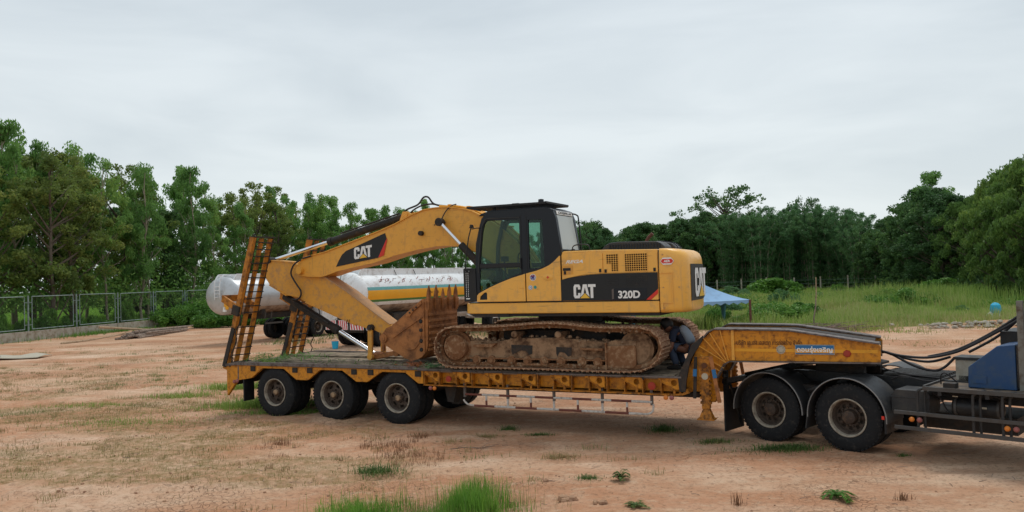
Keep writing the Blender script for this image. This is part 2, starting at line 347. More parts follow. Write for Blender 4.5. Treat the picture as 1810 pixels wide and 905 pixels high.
# leaf clouds
def quads_mesh(name, C, A, B, material):
    """kite-shaped leaves: centre C, half-length vector A, half-width vector B"""
    n = len(C); v = np.stack([C - A, C + B, C + A, C - B], 1).reshape(-1, 3).astype(np.float32)
    me = bpy.data.meshes.new(name); me.vertices.add(n * 4); me.vertices.foreach_set('co', v.ravel())
    me.loops.add(n * 4); me.loops.foreach_set('vertex_index', np.arange(n * 4, dtype=np.int32))
    me.polygons.add(n); me.polygons.foreach_set('loop_start', np.arange(0, n * 4, 4, dtype=np.int32)); 
    me.materials.append(material); me.update(calc_edges=True); return me
def unit(a): return a / np.maximum(np.linalg.norm(a, axis=1, keepdims=True), 1e-9)
def blades_mesh(name, P, H, Wd, material, lean=.35, rng=NR):
    """grass blades: base points P, heights H, widths Wd; two faces each, bending over"""
    n = len(P); th = rng.uniform(0, 2 * np.pi, n); d = np.stack([np.cos(th), np.sin(th), np.zeros(n)], 1); s = np.stack([-d[:, 1], d[:, 0], np.zeros(n)], 1)
    ln = np.abs(rng.normal(0, lean, n)); H = H[:, None]; ln = ln[:, None]; Wd = Wd[:, None]; up = np.array([[0, 0, 1.]])
    a = P - s * Wd / 2; b = P + s * Wd / 2; mid = P + up * H * .6 + d * H * ln * .35
    tip = P + up * H * (1 - .25 * np.minimum(ln, 1.5)) + d * H * ln
    v = np.stack([a, b, mid + s * Wd * .35, mid - s * Wd * .35, tip], 1).reshape(-1, 3).astype(np.float32)
    k = np.arange(n, dtype=np.int32)[:, None] * 5
    loops = np.concatenate([k + np.array([[0, 1, 2, 3]]), k + np.array([[3, 2, 4]])], 1).ravel().astype(np.int32)
    starts = (np.arange(n)[:, None] * 7 + np.array([[0, 4]])).ravel().astype(np.int32)
    me = bpy.data.meshes.new(name); me.vertices.add(n * 5); me.vertices.foreach_set('co', v.ravel())
    me.loops.add(n * 7); me.loops.foreach_set('vertex_index', loops); me.polygons.add(n * 2); me.polygons.foreach_set('loop_start', starts)
    me.materials.append(material); me.update(calc_edges=True); return me

# smooth 2-D value noise for the terrain
def vnoise(x, y, sc, seed=0):
    x = x / sc + seed * 17.3; y = y / sc + seed * 9.1; xi = np.floor(x); yi = np.floor(y); fx = x - xi; fy = y - yi
    fx = fx * fx * (3 - 2 * fx); fy = fy * fy * (3 - 2 * fy)
    h = lambda a, b: np.modf(np.abs(np.sin(a * 127.1 + b * 311.7 + seed * 3.7) * 43758.5453))[0]
    return (h(xi, yi) * (1 - fx) + h(xi + 1, yi) * fx) * (1 - fy) + (h(xi, yi + 1) * (1 - fx) + h(xi + 1, yi + 1) * fx) * fy
def fbm(x, y, sc, seed=0, o=4):
    t = 0; a = .5
    for i in range(o): t = t + a * vnoise(x, y, sc / 2 ** i, seed + i); a *= .5
    return t / (1 - .5 ** o)

TH = rad(26.06); TO = (-2.394, 15.752, 0); KTH = rad(45); KO = (5.084, 12.261, 0)
def t2w(X, Y, Z=0): c, s = math.cos(TH), math.sin(TH); return (TO[0] + c * X + s * Y, TO[1] - s * X + c * Y, Z)
def k2w(X, Y, Z=0): c, s = math.cos(KTH), math.sin(KTH); return (KO[0] + c * X + s * Y, KO[1] - s * X + c * Y, Z)
FA = np.array([-28.55, 44.06]); FD = np.array([2.65, 13.84]); FD = FD / np.linalg.norm(FD)      # the mesh fence line

def hgt(x, y):
    """terrain height: nearly level yard, rough crumbs near the camera"""
    yard = .05 * (fbm(x, y, 6, 1) - .5) + .035 * (fbm(x, y, 1.1, 5) - .5) + .02 * (fbm(x, y, .3, 9, 2) - .5)
    # keep it level under the vehicles
    c, s = math.cos(TH), math.sin(TH); X = (x - TO[0]) * c - (y - TO[1]) * s; Y = (x - TO[0]) * s + (y - TO[1]) * c
    d = np.maximum(np.maximum(-5 - X, X - 11), np.maximum(-1 - Y, Y - 4)); k = np.clip(d / 2, .25, 1)
    def rut(d, w, dep): return -dep * np.exp(-(d / w) ** 4) + dep * .55 * (np.exp(-((d - w * 1.5) / (w * .45)) ** 2) + np.exp(-((d + w * 1.5) / (w * .45)) ** 2))
    wob = .25 * np.sin(x * .55 + 1.3); along = np.clip((-4.6 - X) / 1.5, 0, 1) * np.clip((X + 24) / 6, 0, 1)
    yard = yard + along * (rut(Y - .28 - .12 * np.sin(X * .6), .26, .035) + rut(Y - 2.3 - .12 * np.sin(X * .6), .26, .035))
    q = y - (12.0 + .10 * x + .35 * np.sin(x * .35)); fade = np.clip((y - 8) / 1, 0, 1)
    yard = yard + fade * (rut(q, .16, .045) + rut(q + 1.9, .16, .04)) * (.5 + .5 * fbm(x, y, 2.5, 15))
    q2 = (y - 24) - .42 * (x + 8) - .5 * np.sin(x * .3); yard = yard + (rut(q2, .22, .06) + rut(q2 - 2.1, .22, .06)) * (x < -3)
    for wx, wy in [t2w(a, b)[:2] for a in (-3.13, -1.58, .03) for b in (.3,)] + [k2w(a, b)[:2] for a in (-1.295, 0.) for b in (.3,)]:
        r_ = np.hypot(x - wx, y - wy); yard = yard + .035 * np.exp(-((r_ - .42) / .16) ** 2)
    rough = np.clip(1 - (y - 45) / 60, .2, 1)
    mound = .5 * np.exp(-(((x - 20) / 3.5) ** 2 + ((y - 47) / 2) ** 2)) + .5 * np.exp(-(((x - 27) / 5) ** 2 + ((y - 56) / 3) ** 2))
    return yard * np.maximum(k, .6) * rough + mound + .25 * np.exp(-(((x - 22.5) / 3.2) ** 2 + ((y - 36) / .6) ** 2)) * (.4 + fbm(x, y, .8, 3))
def film(x, y):
    """thin olive ground cover of the left half of the yard"""
    f = fbm(x * .55 + 3, y * 1.5, 2.0, 77); return np.clip((f - .51) * 10, 0, 1) * np.clip((1.2 - x) / 5, 0, 1) * np.clip(1.7 - y / 24, .12, 1)
def green(x, y):
    """1 where grass covers the sand"""
    n = fbm(x, y, 5, 21) - .5; n2 = fbm(x, y, 1.3, 31) - .5
    side = FD[1] * (x - FA[0]) - FD[0] * (y - FA[1])                    # >0 on the yard side of the fence
    right = (y - 33.6 + 13 * n + 7 * n2 - np.clip(x - 14, 0, 8) * .35 - np.clip(12 - x, 0, 30) * 1.2) / 4
    beyond = (-side + .2) / .8
    strip = (.9 - side + 1.6 * n) / 1.0
    far = (y - 66 + 8 * n) / 6
    return np.clip(np.maximum.reduce([right, beyond, strip, far]), 0, 1)

# ------------------------------------------------------------------ ground
def build_ground():
    gx = np.concatenate([-np.geomspace(900, 60, 22), np.linspace(-57, -13, 90)[:-1], np.linspace(-13, 13, 330)[:-1], np.linspace(13, 60, 95), np.geomspace(64, 900, 22)])
    gy = np.concatenate([-np.geomspace(300, 8, 12), np.linspace(-6, 7.5, 14)[:-1], np.linspace(7.5, 22, 270)[:-1], np.linspace(22, 60, 160)[:-1], np.linspace(60, 130, 60), np.geomspace(135, 1500, 26)])
    X, Y = np.meshgrid(gx, gy); nx, ny = len(gx), len(gy); x, y = X.ravel(), Y.ravel(); z = hgt(x, y)
    # near-field crumbs and cracked plates
    near = np.clip((24 - y) / 8, 0, 1) * np.clip((y - 6) / 2, 0, 1)
    z = z + near * .04 * np.maximum(0, fbm(x, y, .35, 41, 3) - .52) * 4 * np.clip(1.2 - (x + 8) / 12, .25, 1)
    me = bpy.data.meshes.new('ground'); me.vertices.add(nx * ny); me.vertices.foreach_set('co', np.stack([x, y, z], 1).astype(np.float32).ravel())
    i = (np.arange(ny - 1)[:, None] * nx + np.arange(nx - 1)[None]).ravel(); q = np.stack([i, i + 1, i + nx + 1, i + nx], 1).astype(np.int32)
    me.loops.add(q.size); me.loops.foreach_set('vertex_index', q.ravel()); me.polygons.add(len(q)); me.polygons.foreach_set('loop_start', np.arange(0, q.size, 4, dtype=np.int32))
    me.update(calc_edges=True); me.polygons.foreach_set('use_smooth', [True] * len(q))
    at = me.attributes.new('grassy', 'FLOAT', 'POINT'); at.data.foreach_set('value', green(x, y).astype(np.float32))
    sd_ = FD[1] * (x - FA[0]) - FD[0] * (y - FA[1]); at = me.attributes.new('meadow', 'FLOAT', 'POINT'); at.data.foreach_set('value', (np.clip((-sd_ - .3) / 1.5, 0, 1) * (y > 20)).astype(np.float32))
    at = me.attributes.new('film', 'FLOAT', 'POINT'); at.data.foreach_set('value', film(x, y).astype(np.float32))
    m = bpy.data.materials.new('sandy_earth'); m.use_nodes = True; t = m.node_tree; b = t.nodes['Principled BSDF']; b.inputs['Roughness'].default_value = .95; b.inputs['Specular IOR Level'].default_value = .1
    tc = t.nodes.new('ShaderNodeTexCoord'); K = t.links.new
    def noise(sc, d=6, r=.6, dist=0, st=None):
        n = t.nodes.new('ShaderNodeTexNoise'); n.inputs['Scale'].default_value = sc; n.inputs['Detail'].default_value = d; n.inputs['Roughness'].default_value = r; n.inputs['Distortion'].default_value = dist
        if st:
            mp = t.nodes.new('ShaderNodeMapping'); mp.inputs['Scale'].default_value = st; mp.inputs['Rotation'].default_value = (0, 0, .12); K(tc.outputs['Object'], mp.inputs[0]); K(mp.outputs[0], n.inputs[0])
        else: K(tc.outputs['Object'], n.inputs[0])
        return n.outputs[0]
    def ramp(src, stops):
        r = t.nodes.new('ShaderNodeValToRGB'); el = r.color_ramp.elements
        for j, (p, c) in enumerate(stops):
            q = el[j] if j < 2 else el.new(p); q.position = p; q.color = (*c, 1) if len(c) == 3 else c
        K(src, r.inputs[0]); return r.outputs[0]
    def mixc(f, a, b_, mode='MIX'):
        n = t.nodes.new('ShaderNodeMixRGB'); n.blend_type = mode
        for s_, v in ((0, f), (1, a), (2, b_)):
            if isinstance(v, (int, float)): n.inputs[s_].default_value = v
            elif isinstance(v, tuple): n.inputs[s_].default_value = (*v, 1)
            else: K(v, n.inputs[s_])
        return n.outputs[0]
    W_, B_ = (1, 1, 1), (0, 0, 0)
    base = ramp(noise(.22, 7, .62, .3, (1, 1.8, 1)), [(.32, (.52, .30, .18)), (.5, (.62, .41, .275)), (.68, (.70, .50, .36))])
    base = mixc(ramp(noise(.16, 5, .6, .4, (1, 2.4, 1)), [(.44, B_), (.56, (.85, .85, .85))]), base, (.47, .23, .125))
    base = mixc(ramp(noise(.9, 8, .7, .2, (1, 2.2, 1)), [(.45, B_), (.62, (.55, .55, .55))]), base, (.44, .22, .12))
    base = mixc(ramp(noise(3.2, 9, .75, 0, (1, 1.5, 1)), [(.50, B_), (.66, (.6, .6, .6))]), base, (.62, .46, .32))
    base = mixc(ramp(noise(14, 6, .7), [(.50, B_), (.66, (.7, .7, .7))]), base, (.26, .15, .09))
    base = mixc(ramp(noise(60, 4, .7), [(.50, B_), (.75, (.45, .45, .45))]), base, (.24, .15, .10))
    # drying cracks, only in the rough left half
    vo = t.nodes.new('ShaderNodeTexVoronoi'); vo.feature = 'DISTANCE_TO_EDGE'; vo.inputs['Scale'].default_value = 9.0
    ds = t.nodes.new('ShaderNodeMixRGB'); ds.blend_type = 'ADD'; ds.inputs[0].default_value = .22
    nn = t.nodes.new('ShaderNodeTexNoise'); nn.inputs['Scale'].default_value = 5; nn.inputs['Detail'].default_value = 6; K(tc.outputs['Object'], nn.inputs[0])
    K(tc.outputs['Object'], ds.inputs[1]); K(nn.outputs[1], ds.inputs[2]); K(ds.outputs[0], vo.inputs['Vector'])
    crack = ramp(vo.outputs['Distance'], [(.0, W_), (.05, B_)])
    area = ramp(noise(.35, 4, .6), [(.50, B_), (.60, W_)])
    ca = mixc(1.0, crack, area, 'MULTIPLY')
    base = mixc(mixc(1., ca, (.7, .7, .7), 'MULTIPLY'), base, (.17, .09, .055))
    gf = t.nodes.new('ShaderNodeAttribute'); gf.attribute_name = 'film'
    fm = mixc(1., gf.outputs['Fac'], ramp(noise(5, 7, .75), [(.40, B_), (.62, (.85, .85, .85))]), 'MULTIPLY')
    base = mixc(fm, base, (.21, .155, .06))
    grass = ramp(noise(.8, 6, .7), [(.35, (.10, .14, .035)), (.55, (.19, .20, .06)), (.72, (.33, .26, .13))])
    gb = t.nodes.new('ShaderNodeAttribute'); gb.attribute_name = 'meadow'; grass = mixc(gb.outputs['Fac'], grass, (.18, .32, .045))
    ga = t.nodes.new('ShaderNodeAttribute'); ga.attribute_name = 'grassy'
    gm = t.nodes.new('ShaderNodeMath'); gm.operation = 'MULTIPLY_ADD'; gm.inputs[1].default_value = 1.0; 
    nz2 = t.nodes.new('ShaderNodeMath'); nz2.operation = 'MULTIPLY_ADD'; nz2.inputs[1].default_value = 1.0; nz2.inputs[2].default_value = -.5
    K(noise(1.6, 7, .7), nz2.inputs[0]); K(ga.outputs['Fac'], gm.inputs[0]); K(nz2.outputs[0], gm.inputs[2])
    base = mixc(ramp(gm.outputs[0], [(.42, B_), (.62, W_)]), base, grass)
    K(base, b.inputs['Base Color'])
    h1 = mixc(.5, noise(9, 8, .75), noise(38, 6, .7)); h2 = mixc(mixc(1., ca, (.8, .8, .8), 'MULTIPLY'), h1, (0., 0., 0.))
    bp = t.nodes.new('ShaderNodeBump'); bp.inputs['Strength'].default_value = .8; bp.inputs['Distance'].default_value = .035; K(h2, bp.inputs['Height']); K(bp.outputs[0], b.inputs['Normal'])
    finish('ground', me, m, kind='structure')
build_ground()

# ------------------------------------------------------------------ wheels
def wheel_meshes(kind):
    t = MB()
    R0, w = .525, .27
    prof = [(.295, .01), (.33, -.0), (.38, .0), (.44, .006), (.485, .02), (.508, .035), (R0 - .004, .05)]
    for k in range(5):
        a = .055 + k * .04; prof += [(R0, a), (R0, a + .026), (R0 - .012, a + .029), (R0 - .012, a + .037)]
    prof += [(R0, w - .03), (.508, w - .02), (.44, w), (.33, w), (.295, w - .01)]
    t.lathe(prof, n=48, cap=False)
    for k in range(48):                                                     # shoulder lugs
        a = 2 * math.pi * k / 48; c, s = math.cos(a), math.sin(a); p = Vector((c * .512, .04, s * .512)); tv = Vector((-s, 0, c))
        t.bar(p - tv * .02, p + tv * .02, .03, .022, up=(c, 0, s))
    tyre = t.mesh('tyre', m_tyre, 40)
    l = MB(); l.lathe([(.296, .012), (.296, -.004), (.285, -.008), (.272, .0), (.268, .03), (.262, .05), (.262, .062), (.27, .062), (.30, .04)], n=40, cap=False)
    lip = l.mesh('rim_lip', m_rimlip)
    m = MB(); dz = .15 if kind == 'truck' else .12
    m.lathe([(.275, .05), (.262, .06), (.245, .09), (.232, dz), (.232, .2), (.29, .2), (.29, .05)], n=40, cap=False)
    # disc with hand holes
    rin, rout, nh = (.135, .215, 10) if kind == 'truck' else (.11, .215, 6)
    seg = nh * 4; P = lambda r, a, y: (r * math.cos(a), y, r * math.sin(a))
    rr = [(rout + .02, dz + .01), (.205, dz + .0), (.150, dz - .01), (rin, dz - .015), (.0, dz - .015)]
    for k in range(seg):
        a0, a1 = 2 * math.pi * k / seg, 2 * math.pi * (k + 1) / seg
        for j in range(4):
            if j == 1 and k % 4 in (1, 2): continue
            (r0, y0), (r1, y1) = rr[j], rr[j + 1]
            if r1 == 0: m.add([P(r0, a0, y0), P(r0, a1, y0), (0, y0, 0)], [(0, 1, 2)])
            else: m.add([P(r0, a0, y0), P(r0, a1, y0), P(r1, a1, y1), P(r1, a0, y1)], [(0, 1, 2, 3)])
    m.lathe([(.0, .20), (.24, .20)], (0, 0, 0), 24, cap=False)
    rim = m.mesh('rim', m_rim)
    h = MB()
    if kind == 'truck':
        h.lathe([(.0, .03), (.07, .03), (.10, .045), (.105, .08), (.12, .14)], (0, .0, 0), 24)
        for k in range(10):
            a = 2 * math.pi * k / 10; h.disc((.148 * math.cos(a), dz - .045, .148 * math.sin(a)), .016, .04, 6)
        hub = h.mesh('hub', m_hub)
    else:
        h.lathe([(.0, .01), (.045, .01), (.055, .02), (.058, .09)], (0, 0, 0), 20)
        hub = h.mesh('hub', m_hubtan)
        b = MB()
        b.lathe([(.058, .055), (.085, .06), (.09, .09)], (0, 0, 0), 20)
        for k in range(8):
            a = 2 * math.pi * k / 8 + .2; b.disc((.10 * math.cos(a), dz - .05, .10 * math.sin(a)), .013, .04, 6)
        return tyre, lip, rim, hub, b.mesh('wheel_bolts', m_hub)
    return tyre, lip, rim, hub, None
WM = {k: wheel_meshes(k) for k in ('truck', 'trailer')}
def wheel(parent, kind, x, y, z, flip=False, rot=0.):
    o = bpy.data.objects.new('wheel', None); COL.objects.link(o); o.parent = parent; o.location = (x, y, z)
    o.rotation_euler = (0, rot, math.pi if flip else 0)
    ty, lip, rim, hub, bo = WM[kind]
    a = finish('tyre', ty, None, o); a2 = finish('tyre', ty, None, o); a2.location = (0, .31, 0)
    for nme, me in (('rim_lip', lip), ('rim', rim), ('hub', hub), ('wheel_bolts', bo)):
        if me: finish(nme, me, None, o)
    return o

# ------------------------------------------------------------------ low loader trailer
TW = 2.6
def build_trailer():
    T = thing('low_loader_trailer', 'long orange low loader trailer carrying the excavator, with raised rear ramps and gooseneck', 'trailer', TO, -TH)
    # deck
    m = MB(); m.box(-4.5, 5.72, .03, TW - .03, 1.06, 1.105); m.build('deck_plate', m_deck, T)
    m = MB(); m.box(-4.2, 5.6, .06, .92, 1.108, 1.125); m.build('tread_board', m_deck, T)
    m = MB(); m.box(-4.2, 5.6, 1.72, 2.54, 1.108, 1.14); m.build('tread_board', m_deck, T)
    for y0 in (-.035, TW - .03):
        m = MB(); m.prism([(-4.18, 1.09), (-4.5, 1.06), (-4.5, 1.115), (-4.18, 1.165), (.45, 1.16), (.62, 1.12), (5.74, 1.115), (5.74, 1.085), (.6, 1.085), (.45, 1.1)], y0, y0 + .065)
        m.build('deck_edge', m_edge, T, bev=.006)
    # valances over the bogie
    val = [(-4.5, 1.1), (-4.5, .41), (-4.19, .76), (-3.78, .82), (-3.45, 1.045), (-2.85, 1.045), (-2.51, .82), (-2.21, .82), (-1.87, 1.045), (-1.29, 1.045), (-.94, .83), (-.68, .83), (-.32, 1.045), (.25, 1.045), (.55, .84), (.66, .84), (.66, 1.1)]
    for y0, y1 in ((0, .018), (TW - .018, TW)):
        m = MB(); m.prism([(a, min(b, 1.087)) for a, b in val], y0, y1); m.build('bogie_valance', m_trl, T, bev=.004)
    m = MB()
    for a, b in zip(val[1:-2], val[2:-1]): m.bar((a[0], .035, a[1]), (b[0], .035, b[1]), .07, .012)
    m.build('valance_lip', m_trl, T)
    m = MB(); m.box(-4.17, -4.14, -.006, .0, .78, 1.07); m.build('weld_seam', m_edge, T)
    for x in (-3.72, -2.54, -2.14, -.99, -.58, .55):
        m = MB(); m.box(x - .07, x + .07, -.012, -.002, .965, 1.075); m.box(x - .05, x + .05, -.018, -.0125, .98, 1.06)
        m.build('lashing_slot', m_dark, T)
    # rear end frame and lamps
    m = MB(); m.box(-4.5, -4.42, .05, TW - .05, .62, 1.05); m.box(-4.42, -4.18, .02, .3, .72, .80); m.build('rear_crossmember', m_dark, T)
    for x, z in ((-4.28, .72), (-4.19, .74)):
        m = MB(); m.lathe([(0, -.03), (.035, -.02), (.045, 0)], (x, -.0, z), 14); m.build('side_lamp', m_pinklens, T)
    m = MB(); m.box(-4.02, -3.99, .0, .30, .30, .78); m.build('mud_flap', m_blk2, T)
    # bogie: axles, chassis beams, springs
    m = MB()
    for yy in (.75, 1.7): m.box(-4.3, 6.1, yy, yy + .12, .72, 1.055)
    m.box(-4.0, .9, .62, 1.98, .86, 1.055)
    m.build('main_beams', m_dark, T)
    for x in (-3.13, -1.58, .03):
        m = MB(); m.tube([(x, .2, .52), (x, TW - .2, .52)], .07, 12); m.build('axle', m_dark, T)
        for yy in (.78, 1.7):
            m = MB(); m.bar((x - .55, yy, .70), (x + .55, yy, .70), .09, .05); m.bar((x - .35, yy, .65), (x + .35, yy, .65), .09, .04); m.bar((x - .6, yy, .70), (x - .6, yy, .9), .09, .08); m.build('leaf_spring', m_dark, T)
    for i, x in enumerate((-3.13, -1.58, .03)):
        wheel(T, 'trailer', x, .01, .525, rot=.4 * i); wheel(T, 'trailer', x, TW - .01, .525, flip=True, rot=.3 * i)
    m = MB(); m.box(1.0, 1.18, .5, .9, .38, .82); m.prism([(.95, .8), (1.25, .8), (1.16, .45), (1.02, .45)], .3, .5); m.build('spring_bracket', m_dark, T)
    # side beam of the well
    for s in (0, 1):
        f = (lambda y: y) if s == 0 else (lambda y: TW - y)
        g = lambda a, b: (min(f(a), f(b)), max(f(a), f(b)))
        m = MB(); m.box(.66, 5.76, *g(.13, .15), .842, 1.06); m.build('beam_web', m_trl, T)
        m = MB(); m.prism([(.66, .815), (5.62, .815), (5.76, .84), (5.80, .90), (5.86, .84), (5.74, .80), (5.55, .785), (.66, .80)], *g(-.005, .3)); m.build('beam_flange', m_trl2, T, bev=.004)
        # second, deeper dark chassis under the well
        for x in (.68, 1.02, 1.4, 1.74, 2.1, 2.39, 2.77, 3.1, 3.41, 3.76, 4.09, 4.42, 4.74, 5.06, 5.38, 5.7):
            m = MB(); m.box(x - .008, x + .008, *g(.005, .128), .818, 1.083); m.build('web_rib', m_trl2, T)
        for hx in (.93, 1.59, 2.28, 2.96, 3.62, 4.28, 4.95, 5.6):
            out = [(hx - .27, 1.075), (hx + .095, 1.075), (hx + .095, .89), (hx - .03, .89), (hx - .27, 1.05)]
            m = MB(); m.prism(out, *g(.02, .032), [circle(hx, 1.0, .052, 14)[::-1]]); m.build('gusset', m_trl, T)
            m = MB(); m.bar((hx - .25, f(.02), 1.035), (hx + .02, f(.02), .885), .04, .012); m.box(hx - .02, hx + .02, *g(.015, .03), .82, .875); m.build('gusset_edge', m_trl2, T)
    for x, r in ((1.23, .045), (5.22, .055)):
        m = MB(); m.lathe([(0, -.012), (r * .9, -.01), (r, 0)], (x, .01, .94), 18); m.lathe([(r, .02), (r + .012, .02), (r + .012, -.004), (r, -.004)], (x, .005, .94), 18); m.build('round_reflector', m_redlens, T)
    for x in (.83, .92, 5.46, 5.56):
        m = MB(); m.lathe([(0, -.035), (.02, -.033), (.038, -.02), (.04, 0)], (x, -.0, .755), 14); m.build('side_lamp', m_pinklens if x > 5.5 or x < .9 else m_amber, T)
    m = MB(); m.box(.7, 6.2, .35, .75, .72, .80); m.build('under_channel', m_dark, T)
    m = MB()
    for k in range(14): m.box(.9 + k * .36, .98 + k * .36, .2, 2.4, .86, 1.05)
    m.build('cross_beams', m_dark, T, kind=None)
    # striped side guard
    def striped(pts, r, name, first):
        P = smooth_path(pts, 8) if len(pts) > 2 else [Vector(pts[0]) + (Vector(pts[1]) - Vector(pts[0])) * k / 30 for k in range(31)]
        m = MB(); acc = 0; c = first
        for a, b in zip(P[:-1], P[1:]):
            m.cur = c; m.tube([a, b], r, 8, cap=True); acc += (b - a).length
            if acc > .33: acc = 0; c = 1 - c
        return m.build(name, [m_wpaint, m_rpaint], T)
    Y = .08
    striped([(1.55, Y, .655), (5.2, Y, .655)], .021, 'guard_rail', 1)
    striped([(1.74, Y, .445), (5.0, Y, .445)], .021, 'guard_rail', 1)
    m = MB(); m.tube(smooth_path([(1.75, Y, .445), (1.62, Y, .46), (1.55, Y, .50), (1.51, Y, .55)], 4), .018, 8); m.tube(smooth_path([(5.0, Y, .445), (5.12, Y, .45), (5.2, Y, .50), (5.22, Y, .62)], 4), .018, 8); m.build('guard_end', m_wpaint, T)
    for x in (1.54, 2.45, 3.38, 4.3, 5.19):
        m = MB(); m.box(x - .022, x + .022, Y - .012, Y + .03, .60, .86); m.build('guard_hanger', m_guardst, T)
        if 2 < x < 5:
            m = MB(); m.box(x - .018, x + .018, Y - .01, Y + .01, .46, .60); m.build('guard_post', m_wpaint, T)
    for x in (2.0, 2.92, 3.84, 4.75):
        m = MB(); m.cur = 0; m.box(x - .017, x + .017, Y - .01, Y + .01, .55, .64); m.cur = 1; m.box(x - .017, x + .017, Y - .01, Y + .01, .46, .55); m.build('guard_post', [m_wpaint, m_rpaint], T)
    # ramps
    for ry in (.0, 1.86):
        def P(t, y, o=0): return (-4.55 + .87 * t + o, ry + y, 1.05 + 2.86 * t)
        ramp = MB()
        ramp.bar(P(-.02, .045), P(1, .045), .09, .12, up=(1, 0, 0)); r = ramp.build('ramp', m_ramp, T, bev=.006)
        for y, w in ((.28, .125), (.545, .125)):
            m = MB(); m.bar(P(-.02, y, .03), P(.99, y, .03), w, .035, up=(1, 0, 0)); m.build('ramp_beam', m_ramp, r, bev=.004)
        m = MB(); m.bar(P(0, .62, .03), P(1, .62, .03), .015, .05, up=(1, 0, 0)); m.bar(P(0, .098), P(1, .098), .015, .12, up=(1, 0, 0)); m.build('ramp_inner_angle', m_dark, r)
        m = MB(); m.bar(P(1.0, -.0), P(1.0, .68), .13, .025); m.bar(P(1.01, .02), P(1.02, .10), .02, .03); m.build('ramp_end_plate', m_dark, r)
        N = 18
        for k in range(N):
            t = .03 + .93 * k / (N - 1)
            if R.random() < .12: continue
            a = P(t, .10, .06); b = P(t + R.uniform(-.006, .006), .64, .06)
            m = MB(); m.bar(a, b, .024, .022); m.build('ramp_rung', m_dark, r)
        # support box hanging off the back
        m = MB(); m.bar(P(.45, .03, -.02), P(.53, .03, -.52), .05, .15); m.bar(P(.45, .62, -.02), P(.53, .62, -.52), .05, .15); m.bar(P(.53, .0, -.5), P(.53, .65, -.5), .05, .15); m.build('ramp_support_box', m_ramp, r, bev=.005)
        m = MB(); m.bar(P(.0, -.01, -.02), P(.30, -.01, .02), .03, .10, up=(1, 0, 0)); m.bar(P(.40, -.02, 0), P(.47, -.02, 0), .05, .2, up=(1, 0, 0)); m.build('hinge_strap', m_dark, r)
        m = MB()
        pts = [P(.42, .1, .08), P(.36, .14, .16), P(.27, .12, .09), P(.2, .15, .15), P(.1, .12, .1), P(.06, .16, .14), P(.0, .15, .1)]
        m.tube(smooth_path([(x_ + .05, y_ + (.62 if ry else -.16), z_) for x_, y_, z_ in pts], 5), .013, 5); m.build('lashing_chain', m_dark, r)
    for y in (.1, .55, 1.95, 2.4):
        m = MB(); m.disc((-4.5, y, 1.06), .07, .16, 14); m.box(-4.6, -4.42, y, y + .16, .96, 1.1); m.build('ramp_hinge', m_dark, T)
    # gooseneck: two deep beams with a curved foot
    gn = [(5.74, .83), (5.72, 1.07), (5.96, 1.60), (6.15, 1.82), (6.24, 1.865), (7.11, 1.855), (7.43, 1.845), (8.72, 1.655), (8.76, 1.62), (8.75, 1.375), (7.68, 1.37), (6.48, 1.36), (6.39, 1.31), (6.25, 1.05), (6.22, .66), (6.05, .66), (6.0, .83)]
    for y0, y1 in ((.3, .46), (1.5, 1.66)):
        m = MB(); m.prism(gn, y0, y1); g = m.build('gooseneck_beam', m_trl, T, bev=.006)
        m = MB(); top = [(5.70, 1.10), (5.955, 1.62), (6.15, 1.84), (6.24, 1.885), (7.11, 1.875), (7.43, 1.865), (8.74, 1.665)]
        for a, b in zip(top[:-1], top[1:]): m.bar((a[0], (y0 + y1) / 2, a[1]), (b[0], (y0 + y1) / 2, b[1]), .30, .022)
        m.build('top_flange', m_edge, g)
        m = MB(); bot = [(8.75, 1.365), (6.48, 1.35), (6.385, 1.30), (6.24, 1.05)]
        for a, b in zip(bot[:-1], bot[1:]): m.bar((a[0], (y0 + y1) / 2, a[1]), (b[0], (y0 + y1) / 2, b[1]), .26, .02)
        m.build('bottom_flange', m_edge, g)
        yy = y0 - .02 if y0 < 1 else y1 + .02
        for a, b in (((5.98, 1.60), (6.42, 1.33)), ((6.06, 1.73), (6.40, 1.36)), ((6.17, 1.82), (6.43, 1.37)), ((6.34, 1.865), (6.46, 1.37)), ((6.54, 1.865), (6.54, 1.37)), ((6.0, 1.45), (6.38, 1.24)), ((6.1, 1.25), (6.28, 1.13)), ((6.0, 1.35), (6.33, 1.18))):
            m = MB(); m.bar((a[0], yy, a[1]), (b[0], yy, b[1]), .045, .012); m.build('stiffener', m_boom, g)
    m = MB(); m.box(6.3, 8.7, .47, 1.49, 1.36, 1.40); m.box(8.6, 8.74, .47, 1.49, 1.40, 1.60); m.box(6.5, 6.6, .47, 1.49, 1.40, 1.80); m.build('neck_plate', m_dark, T)
    for y in (.44, .88):
        m = MB(); m.bar((6.25, y + .32, 1.835), (7.43, y + .32, 1.825), .42, .02); m.bar((7.432, y + .32, 1.825), (8.66, y + .32, 1.65), .42, .02); m.build('neck_cover', m_dark, T)
    m = MB(); m.tube([(6.35, .62, 1.87), (7.43, .62, 1.865), (8.5, .62, 1.70)], .014, 8); m.build('neck_pipe', m_dark, T)
    m = MB(); m.prism([(5.72, 1.09), (5.75, 1.06), (6.0, 1.56), (6.17, 1.77), (6.14, 1.80), (5.94, 1.61)], .47, TW - .47); m.build('neck_slope_plate', m_dark, T)
    for y0 in (-.03, TW - .02):
        m = MB(); m.prism([(5.70, .86), (5.68, 1.1), (5.93, 1.64), (6.12, 1.80), (6.10, 1.70), (5.90, 1.40), (5.82, 1.05), (5.80, .86)], y0, y0 + .05); m.build('neck_corner_plate', m_dark, T, bev=.005)
    m = MB(); m.disc((8.0, 1.3, 1.20), .045, .17, 16, 'z'); m.disc((8.0, 1.3, 1.33), .45, .03, 28, 'z'); m.build('kingpin_plate', m_dark, T)
